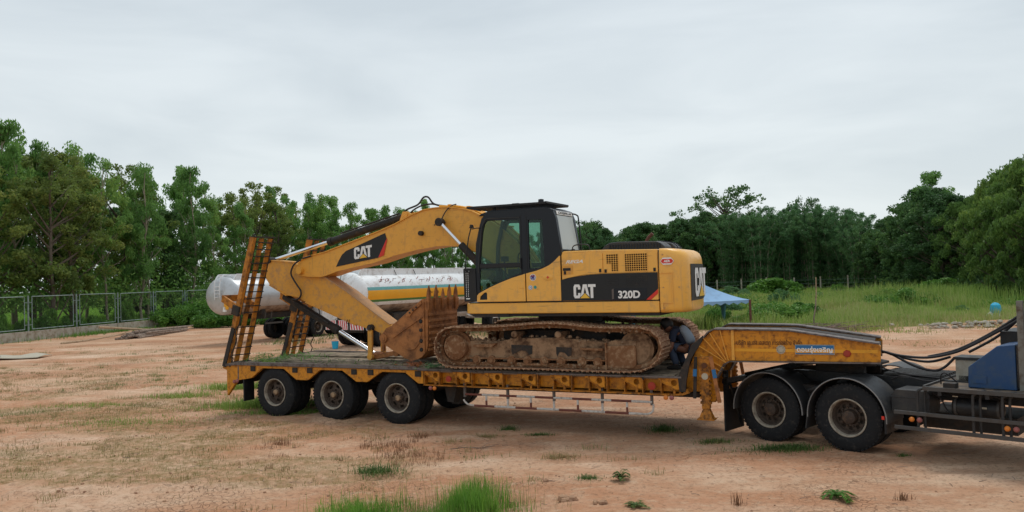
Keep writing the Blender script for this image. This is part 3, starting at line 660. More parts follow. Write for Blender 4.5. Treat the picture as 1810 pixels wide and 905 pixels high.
    # reflective strip, lettering, signs on the neck
    m = MB(); m.box(6.56, 8.72, .294, .297, 1.515, 1.565); m.build('pale_band', mat('faded_orange_band', (.72, .33, .02), .5, dirt=(.45, .2, .03), amt=.3), T)
    finish('company_lettering', text_mesh('บริษัท เค.เอส.เอสเตท การก่อสร้าง จำกัด', 6.60, 7.62, 1.625, 1.715, 'y', .297, .003, .012), m_brown, T)
    m = MB(); m.box(7.512, 8.098, .288, .293, 1.482, 1.638); m.build('sign_border', m_pale, T)
    m = MB(); m.box(7.52, 8.09, .284, .2875, 1.49, 1.63); m.build('sign_panel', m_bluep, T)
    m = MB(); m.box(7.52, 8.09, .281, .2838, 1.508, 1.566); m.build('sign_band', m_boom, T)
    finish('sign_lettering', text_mesh('ดอนรุ่งเจริญ', 7.54, 8.07, 1.50, 1.612, 'y', .2805, .003, .025), m_white, T)
    m = MB(); m.lathe([(0, -.005), (.062, -.005), (.064, 0)], (7.295, .293, 1.555), 8); m.build('round_sticker', m_pale, T)
    for k in range(10):
        a = 2 * math.pi * k / 10; 
    m = MB()
    for k in range(12): a = 2 * math.pi * k / 12; m.disc((7.295 + .058 * math.cos(a), .288, 1.555 + .058 * math.sin(a)), .016, .003, 8)
    m.build('sticker_scallops', m_pale, T)
    m = MB(); m.lathe([(0, -.014), (.05, -.012), (.06, 0)], (8.28, .29, 1.505), 7); m.build('round_reflector', m_redlens, T)
    # landing legs
    for y in (.12, TW - .12):
        sgn = 1 if y < 1 else -1
        m = MB(); m.box(6.04, 6.17, y - .05, y + .07, .58, 1.44); m.box(6.01, 6.20, y - .065, y - .05, 1.10, 1.44); l = m.build('landing_leg', m_trl2, T, bev=.008)
        for z in (.66, .74, .82, .90, .98, 1.06):
            m = MB(); m.box(6.015, 6.04, y - .04, y + .04, z, z + .04); m.build('leg_lug', m_trl2, l); m = MB(); m.box(6.17, 6.195, y - .04, y + .04, z, z + .04); m.build('leg_lug', m_trl2, l)
        m = MB(); m.disc((6.11, y - .085, 1.30), .045, .02, 16); m.build('leg_eye', m_brown, l)
        m = MB(); m.disc((6.11, y - .068, 1.12), .055, .006, 16); m.build('leg_reflector', m_pale, l)
        m = MB(); vs = [(6.06, y - .03, .60), (6.15, y - .03, .60), (6.15, y + .06, .60), (6.06, y + .06, .60), (5.99, y - .08, .42), (6.22, y - .08, .42), (6.22, y + .1, .42), (5.99, y + .1, .42)]
        m.add(vs, [(0, 1, 2, 3), (7, 6, 5, 4), (0, 4, 5, 1), (1, 5, 6, 2), (2, 6, 7, 3), (3, 7, 4, 0)]); m.box(5.96, 6.25, y - .10, y + .12, .40, .42); m.build('leg_foot', m_trl2, l, bev=.004)
        m = MB(); m.bar((6.22, y - .08, 1.45), (6.34, y - .08, .70), .03, .06); m.build('leg_brace', m_bucket, l)
        m = MB(); m.bar((6.262, y - .098, 1.24), (6.285, y - .098, 1.10), .012, .062); m.bar((5.96, y - .09, 1.24), (5.95, y - .09, 1.12), .02, .06); m.build('blue_clamp', m_bluep, l)
        m = MB(); m.bar((5.97, y - .06, 1.44), (5.93, y - .06, .75), .03, .05); m.build('leg_brace', m_dark, l)
    # edge chain at the front of the well
    m = MB(); m.tube(smooth_path([(5.18, .25, 1.16), (5.1, .2, 1.25), (5.25, .1, 1.2), (5.05, .02, 1.14), (5.1, -.05, 1.05)], 5), .016, 6); m.build('lashing_chain', m_dark, T)
    return T
trailer = build_trailer()

# ------------------------------------------------------------------ excavator (same frame as the trailer)
def build_excavator():
    X = thing('excavator', 'yellow tracked excavator with black cab and rusty curled bucket standing on the trailer', 'excavator', TO, -TH)
    # --- tracks
    loop = [(1.36, 1.185), (2.2, 1.19), (3.2, 1.19), (4.2, 1.18), (4.85, 1.185), (5.13, 1.235), (5.34, 1.38), (5.42, 1.56), (5.38, 1.76), (5.20, 1.89), (4.96, 1.925), (4.62, 1.925), (4.29, 1.93), (4.0, 1.955), (3.73, 1.985), (3.45, 2.00),
            (3.1, 1.995), (2.83, 1.975), (2.55, 1.955), (2.2, 1.94), (1.74, 1.93), (1.40, 1.925), (1.22, 1.885), (1.07, 1.77), (1.01, 1.60), (1.03, 1.42), (1.13, 1.27)]
    P = [Vector((a, b)) for a, b in loop]; n = len(P); fine = []
    for i in range(n):
        a, b, c, d = P[i - 1], P[i], P[(i + 1) % n], P[(i + 2) % n]
        for k in range(10):
            t = k / 10; fine.append(.5 * ((2 * b) + (c - a) * t + (2 * a - 5 * b + 4 * c - d) * t * t + (3 * b - a - 3 * c + d) * t ** 3))
    Ls = [0]; 
    for i in range(len(fine)): Ls.append(Ls[-1] + (fine[(i + 1) % len(fine)] - fine[i]).length)
    NS = 51; pos = []
    j = 0
    for k in range(NS):
        s = Ls[-1] * k / NS
        while Ls[j + 1] < s: j += 1
        t = (s - Ls[j]) / (Ls[j + 1] - Ls[j]); pos.append(fine[j].lerp(fine[(j + 1) % len(fine)], t))
    pitch = Ls[-1] / NS
    sh = MB(); L_ = pitch * .5
    sh.prism([(-L_ * .98, -.012), (L_ * 1.02, -.002), (L_ * 1.02, .012), (L_ * .86, .03), (L_ * .70, .012), (L_ * .10, .010), (L_ * .02, .032), (-L_ * .12, .010), (-L_ * .72, .006), (-L_ * .82, .032), (-L_ * .98, .006)], 0, .6)
    shoe_me = sh.mesh('shoe', m_shoe)
    for y0 in (-.1, 2.1):
        ch = MB(); m_ = len(fine); step = 2; ring = []
        for i in range(0, m_, step):
            a = fine[i]; tv = (fine[(i + 2) % m_] - fine[i - 2]).normalized(); nv = Vector((tv.y, -tv.x)); ring.append((a - nv * .015, a - nv * .085))
        q = len(ring); vs = []
        for (o, i_) in ring:
            for yy in (y0 + .17, y0 + .43): vs += [(o.x, yy, o.y), (i_.x, yy, i_.y)]
        fs = []
        for i in range(q):
            a = i * 4; b = ((i + 1) % q) * 4
            fs += [(a, b, b + 1, a + 1), (a + 2, a + 3, b + 3, b + 2), (a + 1, b + 1, b + 3, a + 3), (a, a + 2, b + 2, b)]
        ch.add(vs, fs); track = ch.build('track', m_mudrust, X)
        for k in range(NS):
            a = pos[k - 1]; b = pos[(k + 1) % NS]; tv = (b - a).normalized()
            o = finish('shoe', shoe_me, None, track)
            ang = math.atan2(tv.y, tv.x); jit = R.uniform(-.02, .02)
            # outward normal is (t.y, -t.x): local +Z of the shoe must point there
            o.rotation_euler = (0, -ang + jit, 0) ; o.location = (pos[k].x, y0, pos[k].y)
            mtx = Matrix(((tv.x, 0, tv.y, 0), (0, -1, 0, 0), (tv.y, 0, -tv.x, 0), (0, 0, 0, 1)))
            o.matrix_local = Matrix.Translation((pos[k].x, y0 + .6, pos[k].y)) @ mtx @ Matrix.Rotation(jit, 4, 'Y')
            m = None
        # mud crumbs packed on the links
        cl = MB()
        for k in range(120):
            s = R.random() * Ls[-1]; j2 = min(range(0, len(fine)), key=lambda i: abs(Ls[i] - s)); a = fine[j2]; tv = (fine[(j2 + 1) % m_] - fine[j2 - 1]).normalized(); nv = Vector((tv.y, -tv.x))
            c = a - nv * R.uniform(.02, .09); r = R.uniform(.012, .03); yy = y0 + R.uniform(.02, .2)
            cl.lathe([(0, -r * 1.2), (r, -r * .4), (r * .8, r * .6), (0, r)], (c.x, yy, c.y), 5, 'z')
        cl.build('mud_clods', m_mud, track, kind='stuff', ang=20)
        near = y0 < 1; sg = 1 if near else -1; yo = y0 if near else y0 + .6       # outer side
        Y = lambda d: yo + sg * d
        def pr(mb, pts, a, b, holes=()): mb.prism(pts, min(Y(a), Y(b)), max(Y(a), Y(b)), holes)
        m = MB(); pr(m, [(1.60, 1.345), (1.60, 1.66), (1.85, 1.68), (2.30, 1.665), (2.62, 1.72), (3.48, 1.735), (4.0, 1.70), (4.40, 1.66), (4.55, 1.70), (4.95, 1.70), (4.95, 1.35), (4.42, 1.335)], .20, .42); m.build('track_frame', m_frame, X, bev=.02)
        m = MB(); m.box(1.62, 4.4, min(Y(.14), Y(.2)), max(Y(.14), Y(.2)), 1.335, 1.36); m.build('frame_flange', m_mudrust, X)
        m = MB(); pr(m, [(4.42, 1.225), (4.42, 1.60), (4.93, 1.62), (4.95, 1.56), (4.95, 1.30), (4.90, 1.22)], .15, .2); m.build('track_guard_plate', m_mudrust, X, bev=.01)
        m = MB(); pr(m, [(4.40, 1.18), (4.40, 1.66), (4.425, 1.66), (4.425, 1.18)], .12, .2); m.build('guard_rib', m_mudrust, X); m = MB(); pr(m, [(3.95, 1.535), (4.36, 1.52), (4.36, 1.56), (3.95, 1.57)], .10, .2); m.build('step_bar', m_mudrust, X); m = MB(); pr(m, [(1.80, 1.56), (2.18, 1.56), (2.26, 1.61), (2.26, 1.63), (1.80, 1.60)], .10, .2); m.build('step_bar', m_mudrust, X)
        for (a, b, c, d) in ((2.55, 2.98, 1.42, 1.60), (3.45, 3.75, 1.40, 1.57)):
            pts = [(a, d), (b, d - .01), (b - .01, c + .02), (b - .07, c), (b - .14, c + .07 if near else c), (b - .24, c + .08), (a + .02, c - .0), (a, c + .05)]
            m = MB(); pr(m, pts, .192, .2); m.build('bare_paint_patch', m_dark, X)
        # sprocket and final drive
        m = MB(); m.lathe([(0, -.00), (.13, -.0), (.15, .015), (.235, .02), (.245, .05), (.245, .12), (.30, .13), (.30, .2), (.2, .22)] if near else [(0, 0), (.13, 0), (.15, -.015), (.235, -.02), (.245, -.05), (.245, -.12), (.30, -.13), (.30, -.2), (.2, -.22)], (1.40, Y(.07), 1.55), 32)
        for k in range(18):
            a = 2 * math.pi * k / 18; yy = Y(.08); m.disc((1.40 + .205 * math.cos(a), yy - .012, 1.55 + .205 * math.sin(a)), .016, .02, 6)
        m.build('final_drive', m_mudrust, X)
        m = MB()
        for k in range(21):
            a = 2 * math.pi * k / 21; c, s = math.cos(a), math.sin(a); m.bar((1.40 + c * .27, Y(.27), 1.55 + s * .27), (1.40 + c * .335, Y(.27), 1.55 + s * .335), .05, .035, up=(0, 1, 0))
        m.disc((1.40, min(Y(.22), Y(.32)), 1.55), .28, .1, 32); m.build('sprocket', m_mudrust, X)
        m = MB(); ya = min(Y(.22), Y(.38)); m.lathe([(.0, 0), (.25, .0), (.27, .02), (.31, .03), (.31, .13), (.27, .14), (.25, .16), (0, .16)], (4.93, ya, 1.545), 40); m.build('idler', m_frame, X)
        for x in (1.83, 2.14, 2.56, 2.89, 3.22, 3.55, 3.95, 4.25):
            m = MB(); m.lathe([(0, 0), (.05, 0), (.055, .02), (.085, .03), (.085, .14), (.07, .15), (.07, .25), (.085, .26), (.085, .36), (.05, .38), (0, .38)], (x, min(Y(.12), Y(.50)), 1.315), 18); m.build('track_roller', m_mudrust, X)
        m = MB(); pr(m, [(2.80, 1.24), (3.30, 1.24), (3.30, 1.27), (3.24, 1.27), (3.24, 1.34), (3.19, 1.34), (3.18, 1.27), (2.93, 1.27), (2.92, 1.34), (2.86, 1.34), (2.86, 1.27), (2.80, 1.27)], .1, .13); m.build('chain_guide', m_mudrust, X)
        for x in (2.67, 3.54):
            m = MB(); m.lathe([(0, 0), (.045, 0), (.06, .012), (.06, .05), (.045, .06), (.045, .5), (0, .5)], (x, min(Y(.06), Y(.56)), 1.80), 16); pr(m, [(x - .02, 1.70), (x + .08, 1.70), (x + .07, 1.80), (x + .02, 1.80)], .2, .3); m.build('carrier_roller', m_frame, X)
        # lumps of mud on the frame
        m = MB()
        for k in range(90):
            xx = R.choice([R.uniform(1.7, 2.3), R.uniform(3.6, 4.9), R.uniform(1.7, 4.9)]); r = R.uniform(.012, .04); zz = 1.665 + R.uniform(-.01, .04) + (.05 if 2.6 < xx < 3.9 else 0)
            m.lathe([(0, -r), (r, -r * .3), (r * .8, r * .5), (0, r * .9)], (xx, Y(R.uniform(.2, .4)), zz), 6, 'z')
        m.build('mud_lumps', m_mud, X, kind='stuff', ang=20)
    # --- undercarriage centre and slew ring
    m = MB(); m.prism([(2.2, .45), (2.6, .9), (2.6, 1.7), (2.2, 2.15), (4.3, 2.15), (3.9, 1.7), (3.9, .9), (4.3, .45)], 1.45, 1.86, axis='z'); m.build('centre_frame', m_dark, X, bev=.03)
    m = MB(); m.lathe([(0, 0), (.68, 0), (.68, .1), (.62, .1), (.62, .26), (0, .26)], (3.25, 1.3, 1.86), 40, 'z'); m.build('slew_ring', m_dark, X)
    # --- revolving frame
    tail = [(5.38, .12), (5.60, .125), (5.74, .17), (5.83, .28), (5.86, .45), (5.865, .8), (5.83, 1.3), (5.75, 1.8), (5.66, 2.1), (5.58, 2.35), (5.48, 2.45), (5.38, 2.48)]
    m = MB(); m.prism([(1.50, .50), (1.52, .32), (1.58, .20), (1.68, .14), (1.82, .12), (5.37, .12), (5.37, 2.48), (1.9, 2.48), (1.62, 2.3)], 2.175, 2.375, axis='z'); m.build('skirt', m_yel, X, bev=.025, seg=3)
    m = MB(); m.box(1.75, 5.36, .16, 2.44, 2.12, 2.174); m.prism([(1.66, 2.17), (1.78, 2.11), (2.5, 2.11), (2.5, 2.175)], .14, .5); m.build('underside', m_dark, X)
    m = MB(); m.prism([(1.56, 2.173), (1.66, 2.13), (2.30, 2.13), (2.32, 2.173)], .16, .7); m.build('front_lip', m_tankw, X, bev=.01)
    m = MB(); m.box(1.66, 5.36, .135, 2.465, 2.376, 2.392); m.build('skirt_gap', m_blk, X)
    # engine hood and side doors
    hood = [(3.585, 2.392), (3.585, 3.2), (3.60, 3.27), (3.64, 3.29), (4.43, 3.285), (5.365, 3.255), (5.365, 2.392)]
    m = MB(); m.prism(hood, .13, 2.47); m.build('engine_cover', m_yel, X, bev=.05, seg=4)
    def plate(name, pts, d0, d1, mm, parent=X, holes=(), bev=0): mb = MB(); mb.prism(pts, d0, d1, holes); return mb.build(name, mm, parent, bev=bev)
    door = plate('side_door', [(3.60, 2.86), (3.60, 3.23), (4.375, 3.225), (4.375, 2.875), (4.0, 2.855), (3.85, 2.83), (3.6, 2.785)], .115, .13, m_yel, bev=.004)
    door2 = plate('side_door', [(4.39, 2.875), (4.39, 3.225), (5.36, 3.205), (5.36, 2.872)], .115, .13, m_yel, bev=.004)
    # grilles: dark mesh behind a grid of bars
    for (xa, xb, za, zb) in ((4.45, 4.665, 3.035, 3.20), (4.545, 4.665, 2.90, 3.035), (4.785, 5.185, 2.895, 3.195)):
        mb = MB(); mb.box(xa, xb, .111, .1145, za, zb); g = mb.build('grille', m_grillred, door2)
    mb = MB()
    nx = 10
    for k in range(nx + 1): x = 4.785 + .4 * k / nx; mb.box(x - .0045, x + .0045, .107, .111, 2.89, 3.20)
    for k in range(9): z = 2.895 + .30 * k / 8; mb.box(4.78, 5.19, .1072, .1105, z - .0045, z + .0045)
    for k in range(6):
        x = 4.45 + .215 * k / 5; mb.box(x - .0045, x + .0045, .107, .111, 2.895 if k > 1 else 3.03, 3.205)
    for k in range(9):
        z = 2.90 + .30 * k / 8; mb.box(4.445 if z > 3.02 else 4.54, 4.67, .1072, .1105, z - .0045, z + .0045)
    mb.build('grille_bars', m_yel, door2)
    # black swoosh panel
    sw = [(2.94, 2.40), (3.0, 2.50), (3.06, 2.56), (3.16, 2.62), (3.28, 2.67), (3.42, 2.725), (3.57, 2.77), (3.75, 2.81), (3.93, 2.835), (4.15, 2.855), (4.38, 2.863), (5.358, 2.86), (5.358, 2.58), (5.14, 2.395)]
    dec = plate('black_side_panel', sw, .108, .1265, m_blk2)
    plate('red_slash', [(5.358, 2.575), (5.358, 2.50), (5.23, 2.395), (5.145, 2.395)], .105, .1075, m_red, dec)
    plate('yellow_corner', [(5.358, 2.495), (5.358, 2.395), (5.235, 2.395)], .106, .1078, m_yel, dec)
    mb = MB()
    for k in range(13): x = 4.80 + .37 * k / 12; mb.box(x - .004, x + .004, .1035, .107, 2.66, 2.81)
    for k in range(6): z = 2.66 + .15 * k / 5; mb.box(4.795, 5.175, .103, .1065, z - .004, z + .004)
    for k in range(5): mb.box(4.45, 4.66, .102, .107, 2.67 + .03 * k, 2.682 + .03 * k)
    mb.build('black_grille_bars', m_truck, dec)
    plate('number_plate', [(4.54, 2.40), (4.54, 2.60), (5.16, 2.60), (5.16, 2.40)], .1025, .1065, m_blk, dec, bev=.003)
    plate('scuffed_corner', [(4.535, 2.41), (4.535, 2.58), (4.57, 2.60), (4.57, 2.42)], .099, .102, m_guardst, dec)
    finish('number_lettering', text_mesh('320D', 4.65, 5.045, 2.425, 2.56, 'y', .102, .004, .035), m_white, dec)
    cat_logo(dec, 3.82, 4.235, 2.44, 2.685, .1075)
    finish('hire_lettering', text_mesh('REGA', 3.68, 4.01, 3.065, 3.125, 'y', .1145, .003, .03, .35), m_white, door)
    plate('faded_patch', [(3.605, 2.86), (3.605, 3.03), (3.82, 3.03), (3.82, 2.87)], .1135, .1148, m_arm, door)
    plate('small_sign', [(3.62, 2.935), (3.62, 2.985), (3.77, 2.985), (3.77, 2.935)], .11, .1134, m_blk2, door)
    # cab-side lower panels
    low1 = [(1.855, 2.40), (1.86, 2.52), (1.90, 2.56), (2.0, 2.61), (2.15, 2.675), (2.36, 2.755), (2.6, 2.835), (2.875, 2.905), (2.875, 2.40)]
    hole = [(1.92, 2.44), (1.93, 2.50), (2.02, 2.575), (2.06, 2.58), (2.075, 2.56), (2.075, 2.44)]
    cd_ = plate('cab_door', low1, .085, .105, m_yel, holes=[hole[::-1]], bev=.006)
    plate('door_step_recess', [(a, b) for a, b in hole], .1055, .1085, m_blk, cd_)
    plate('door_handle', [(2.76, 2.64), (2.76, 2.77), (2.868, 2.77), (2.868, 2.64)], .078, .0845, m_yel, cd_, bev=.004)
    plate('rear_side_panel', [(2.888, 2.40), (2.888, 2.91), (3.1, 2.955), (3.23, 2.995), (3.36, 3.05), (3.46, 3.12), (3.56, 3.21), (3.575, 3.21), (3.575, 2.40)], .10, .13, m_yel, bev=.006)
    for (x, z, r, mm, nm) in ((3.03, 2.835, .062, m_white, 'round_sticker'), (2.975, 2.65, .042, m_white, 'round_sticker'), (3.07, 2.655, .03, m_teal, 'round_sticker')):
        mb = MB(); mb.disc((x, .0965, z), r, .003, 24); s_ = mb.build(nm, mm, X)
        if mm is m_white:
            mb = MB(); mb.disc((x, .0945, z), r * .84, .0018, 24); mb.build('sticker_face', m_navy if r > .05 else m_bluep, s_)
            mb = MB()
            if r > .05:
                for q in range(9): a = q * 2.4; mb.box(x + .035 * math.cos(a) - .006, x + .035 * math.cos(a) + .01, .0925, .0942, z + .035 * math.sin(a) - .005, z + .035 * math.sin(a) + .008)
                mb.build('sticker_print', m_white, s_)
                mb = MB(); mb.prism([(x - .04, z + .01), (x - .03, z + .035), (x + .03, z + .035), (x + .04, z + .01), (x + .02, z + .02), (x - .02, z + .02)], .0922, .0935); mb.build('sticker_red_arc', m_redlens, s_)
            else:
                mb.disc((x, .0925, z), .026, .0018, 20); mb.build('sticker_centre', m_white, s_)
                finish('sticker_lettering', text_mesh('GI', x - .014, x + .014, z - .011, z + .011, 'y', .0922, .001, .03), m_navy, s_)
    mb = MB(); mb.lathe([(0, -.004), (.1, -.003), (.11, 0)], (0, 0, 0), 28); o = mb.build('oval_badge', m_yel, X); o.location = (3.33, .0965, 2.83); o.scale = (.95, 1, .55)
    mb = MB(); mb.box(3.305, 3.355, .089, .0915, 2.822, 2.838); mb.box(3.322, 3.338, .0885, .091, 2.805, 2.855); mb.build('red_cross', m_red, X)
    # air cleaner housings on top of the hood
    mb = MB(); ah = [(4.09, 3.27), (4.09, 3.315), (4.15, 3.38), (4.24, 3.43), (4.40, 3.445), (5.13, 3.425), (5.22, 3.385), (5.28, 3.33), (5.29, 3.25)]
    mb.prism(ah, .9, 1.4); ho = mb.build('top_hood', m_fender, X, bev=.02)
    mb = MB()
    for k in range(19): x = 4.24 + k * .052; mb.box(x, x + .03, .885, .8995, 3.30, 3.395)
    mb.build('hood_slots', m_blk, ho)
    mb = MB(); mb.prism([(4.55, 3.25), (4.6, 3.44), (4.9, 3.46), (5.18, 3.41), (5.26, 3.33), (5.27, 3.25)], 1.75, 2.25); h2 = mb.build('top_hood', m_fender, X, bev=.02)
    mb = MB()
    for yy in (1.85, 2.05): mb.tube([(4.9, yy, 3.47), (5.19, yy, 3.42), (5.28, yy, 3.34), (5.29, yy, 3.25)], .008, 6)
    mb.build('hood_strap', m_blk, h2)
    mb = MB(); mb.tube([(4.58, 2.2, 3.3), (4.58, 2.2, 3.5), (4.62, 2.2, 3.56), (4.70, 2.2, 3.63)], .035, 10); mb.build('exhaust', m_rustleg, X)
    # counterweight
    mb = MB(); base = [(5.387, .12)] + tail[1:-1] + [(5.387, 2.48)]; q = len(base); vs = []; lv_ = [(2.17, .90, .06), (2.185, .95, .03), (2.225, .99, .008), (2.28, 1, 0), (2.95, 1, 0), (3.05, .985, .002), (3.12, .95, .005), (3.18, .88, .012), (3.22, .76, .022), (3.25, .58, .038), (3.265, .36, .06)]
    for z, fx, iy in lv_:
        for (x_, y_) in base: vs.append((5.387 + (x_ - 5.387) * fx, 1.3 + (y_ - 1.3) * (1 - iy / 1.18), z))
    mb.add(vs, [(i * q + k, i * q + (k + 1) % q, (i + 1) * q + (k + 1) % q, (i + 1) * q + k) for i in range(len(lv_) - 1) for k in range(q)] + [tuple(range(q)), tuple((len(lv_) - 1) * q + k for k in range(q))])
    cw = mb.build('counterweight', m_yel, X, ang=50)
    mb = MB(); mb.box(5.366, 5.386, .15, 2.45, 2.19, 3.24); mb.build('panel_gap', m_blk, X)
    rec = MB(); rec.box(5.39, 5.62, .106, .117, 2.845, 2.858); rec.box(5.39, 5.62, .106, .117, 2.336, 2.349)
    rec.box(5.60, 5.612, .112, .122, 2.349, 2.845); rec.build('pressed_ridge', m_yel, cw)
    def tx(y):                                                   # tail surface X at a given Y
        for (xa, ya), (xb, yb) in zip(tail[:-1], tail[1:]):
            if ya <= y <= yb: return xa + (xb - xa) * (y - ya) / (yb - ya)
        return 5.8
    ys = [.40, .45, .8, 1.3, 1.8, 2.1]
    mb = MB(); q = len(ys); vs = []
    for y in ys: vs += [(tx(y) + .008, y, 2.36), (tx(y) + .008, y, 2.99)]
    mb.add(vs, [(2 * i, 2 * i + 2, 2 * i + 3, 2 * i + 1) for i in range(q - 1)]); bp_ = mb.build('rear_black_panel', m_blk2, cw)
    cat_logo(bp_, .62, 1.45, 2.42, 2.92, 5.877, 'x')
    # hexagonal red sticker
    mb = MB(); mb.prism([(5.41, 3.045), (5.46, 3.105), (5.60, 3.105), (5.65, 3.045), (5.60, 2.985), (5.46, 2.985)], 0, .003); o1 = mb.build('hexagon_sticker', m_white, cw); o1.location = (0, .107, 0); o1.rotation_euler = (0, 0, 0)
    mb = MB(); mb.prism([(5.42, 3.045), (5.455, 3.082), (5.605, 3.082), (5.64, 3.045), (5.605, 3.008), (5.455, 3.008)], -.003, -.0005); mb.build('sticker_face', m_red, o1)
    finish('sticker_lettering', text_mesh('AER', 5.475, 5.585, 3.025, 3.066, 'y', -.0035, .0015, .03), m_white, o1)
    for (x, z) in ((3.66, 2.90), (4.33, 2.92), (4.43, 2.91), (5.31, 2.91)):
        mb = MB(); mb.box(x - .02, x + .02, .104, .1145, z - .03, z + .03); mb.box(x - .008, x + .008, .098, .1038, z - .02, z + .02); mb.build('door_latch', m_blk2, X)
    for (x, z) in ((5.45, 2.25), (5.45, 2.6), (5.72, 2.6), (5.45, 3.16)):
        mb = MB(); mb.disc((x, .112, z), .012, .012, 8); mb.build('bolt', m_arm2, cw)
    mb = MB(); mb.tube(smooth_path([(3.75, .30, 3.28), (3.75, .30, 3.36), (3.82, .30, 3.40), (4.0, .30, 3.40), (4.07, .30, 3.36), (4.07, .30, 3.27)], 4), .011, 6); mb.build('grab_rail', m_blk2, X)
    mb = MB(); mb.lathe([(0, .05), (.035, .04), (.045, 0)], (3.68, .5, 3.29), 12, 'z'); mb.build('filler_cap', m_blk2, X)
    mb = MB(); mb.box(5.405, 5.44, .109, .116, 2.22, 2.33); mb.build('lashing_plate', m_yel, cw)
    # --- cab
    wf = [(1.925, 3.12), (2.0, 3.72), (2.04, 3.86), (2.10, 3.93), (2.77, 3.905), (2.77, 3.12)]
    wl = [(1.90, 2.63), (1.925, 3.03), (2.78, 3.03), (2.78, 2.93), (2.36, 2.785), (2.05, 2.66), (1.93, 2.60)]
    wr = [(2.955, 2.99), (2.955, 3.895), (3.235, 3.89), (3.26, 3.05), (3.15, 3.005)]
    body = [(1.84, 2.395), (1.825, 3.0), (1.845, 3.5), (1.945, 3.87), (1.99, 3.98), (2.06, 4.06), (2.15, 4.10), (3.27, 4.10), (3.40, 4.085), (3.46, 4.03), (3.51, 3.9), (3.565, 3.5), (3.60, 3.24), (3.58, 3.2), (3.58, 2.395)]
    for y0, y1 in ((.12, .165), (1.06, 1.10)):
        mb = MB(); mb.prism(body, y0, y1, [wf[::-1], wl[::-1], wr[::-1]]); cs = mb.build('cab_side', m_blk, X, bev=.006)
        for w_ in (wf, wl, wr):
            mb = MB(); mb.prism(w_, (y0 + y1) / 2 - .003, (y0 + y1) / 2 + .003); mb.build('window_pane', m_glass, cs)
        if y0 < 1:
            mb = MB(); mb.box(1.93, 2.80, .112, .1195, 3.045, 3.105); mb.box(2.80, 2.81, .114, .119, 2.9, 4.0); mb.box(2.91, 2.92, .114, .119, 2.93, 4.0); mb.bar((2.79, .1, 3.0), (2.79, .1, 3.2), .02, .03, up=(0, 1, 0)); mb.build('door_frame', m_blk2, cs)
            mb = MB(); mb.tube([(1.89, .112, 2.95), (1.92, .112, 3.3), (1.99, .112, 3.82), (2.07, .112, 3.955), (2.15, .112, 3.97), (2.78, .112, 3.955)], .01, 6); mb.build('door_seal', m_fender, cs)
    mb = MB(); mb.prism([(1.90, 4.03), (1.96, 4.07), (2.15, 4.12), (3.30, 4.12), (3.46, 4.06), (3.47, 4.03)], .14, 1.08); mb.build('cab_roof', m_blk, X, bev=.02)
    mb = MB()                                                        # front frame and windscreen
    for y in (.165, 1.0):
        mb.bar((1.85, y + .03, 2.42), (1.835, y + .03, 3.1), .06, .06, up=(1, 0, 0)); mb.bar((1.835, y + .03, 3.1), (1.86, y + .03, 3.5), .06, .06, up=(1, 0, 0)); mb.bar((1.86, y + .03, 3.5), (1.99, y + .03, 3.98), .06, .06, up=(1, 0, 0))
    mb.box(1.83, 1.88, .22, 1.0, 2.40, 2.47); mb.box(1.835, 1.87, .22, 1.0, 3.0, 3.05); mb.build('front_frame', m_blk, X)
    mb = MB(); mb.add([(1.848, .22, 2.46), (1.848, 1.0, 2.46), (1.848, 1.0, 3.0), (1.848, .22, 3.0), (1.86, .22, 3.05), (1.86, 1.0, 3.05), (1.98, 1.0, 3.98), (1.98, .22, 3.98)], [(0, 1, 2, 3), (4, 5, 6, 7)]); mb.build('windscreen', m_glass, X)
    # rear corner post, rear window, name strip
    mb = MB()
    for y0_, y1_ in ((.165, .21), (1.01, 1.06)): mb.prism([(3.42, 4.05), (3.455, 4.05), (3.51, 3.9), (3.567, 3.5), (3.602, 3.24), (3.54, 3.24), (3.50, 3.5), (3.44, 3.9)], y0_, y1_)
    mb.box(3.55, 3.595, .211, 1.009, 3.20, 3.33); mb.prism([(3.42, 3.98), (3.475, 3.98), (3.45, 4.06), (3.40, 4.06)], .211, 1.009); mb.box(3.40, 3.575, .211, 1.009, 2.4, 3.199); mb.build('cab_back', m_blk, X)
    mb = MB(); mb.prism([(3.475, 3.96), (3.487, 3.96), (3.590, 3.33), (3.578, 3.33)], .212, 1.008); mb.build('rear_window', m_palepane, X)
    mb = MB(); mb.prism([(3.482, 3.975), (3.490, 3.975), (3.470, 4.045), (3.462, 4.045)], .24, 1.0); ns = mb.build('name_strip', m_white, X)
    finish('strip_lettering', text_mesh('CATERPILLAR', .30, .94, 3.988, 4.032, 'x', 3.489, .002, .02), m_blk2, ns)
    mb = MB(); mb.tube(smooth_path([(3.47, 1.0, 4.03), (3.55, 1.06, 4.0), (3.58, 1.08, 3.9), (3.62, 1.08, 3.3)], 4), .014, 6); mb.build('handrail', m_blk2, X)
    # roof guard: slatted frame
    mb = MB()
    for y in (.06, 1.14): mb.bar((1.72, y, 4.195), (3.34, y, 4.185), .04, .035)
    for x in (1.72, 3.34): mb.bar((x, .06, 4.195), (x, 1.14, 4.195), .04, .035)
    mb.build('roof_guard', m_blk2, X)
    for k in range(13):
        y = .12 + .08 * k; mb = MB(); mb.bar((1.74, y, 4.20), (3.32, y, 4.19), .025, .03); mb.build('guard_slat', m_blk2, X)
    for x in (2.2, 3.1):
        for y in (.25, .95): mb = MB(); mb.bar((x, y, 4.10), (x, y, 4.185), .05, .05); mb.build('guard_bracket', m_blk2, X)
    mb = MB(); mb.prism([(2.0, 4.13), (1.72, 4.215), (1.72, 4.175), (2.0, 4.11)], .05, .075); mb.build('guard_brace', m_blk2, X)
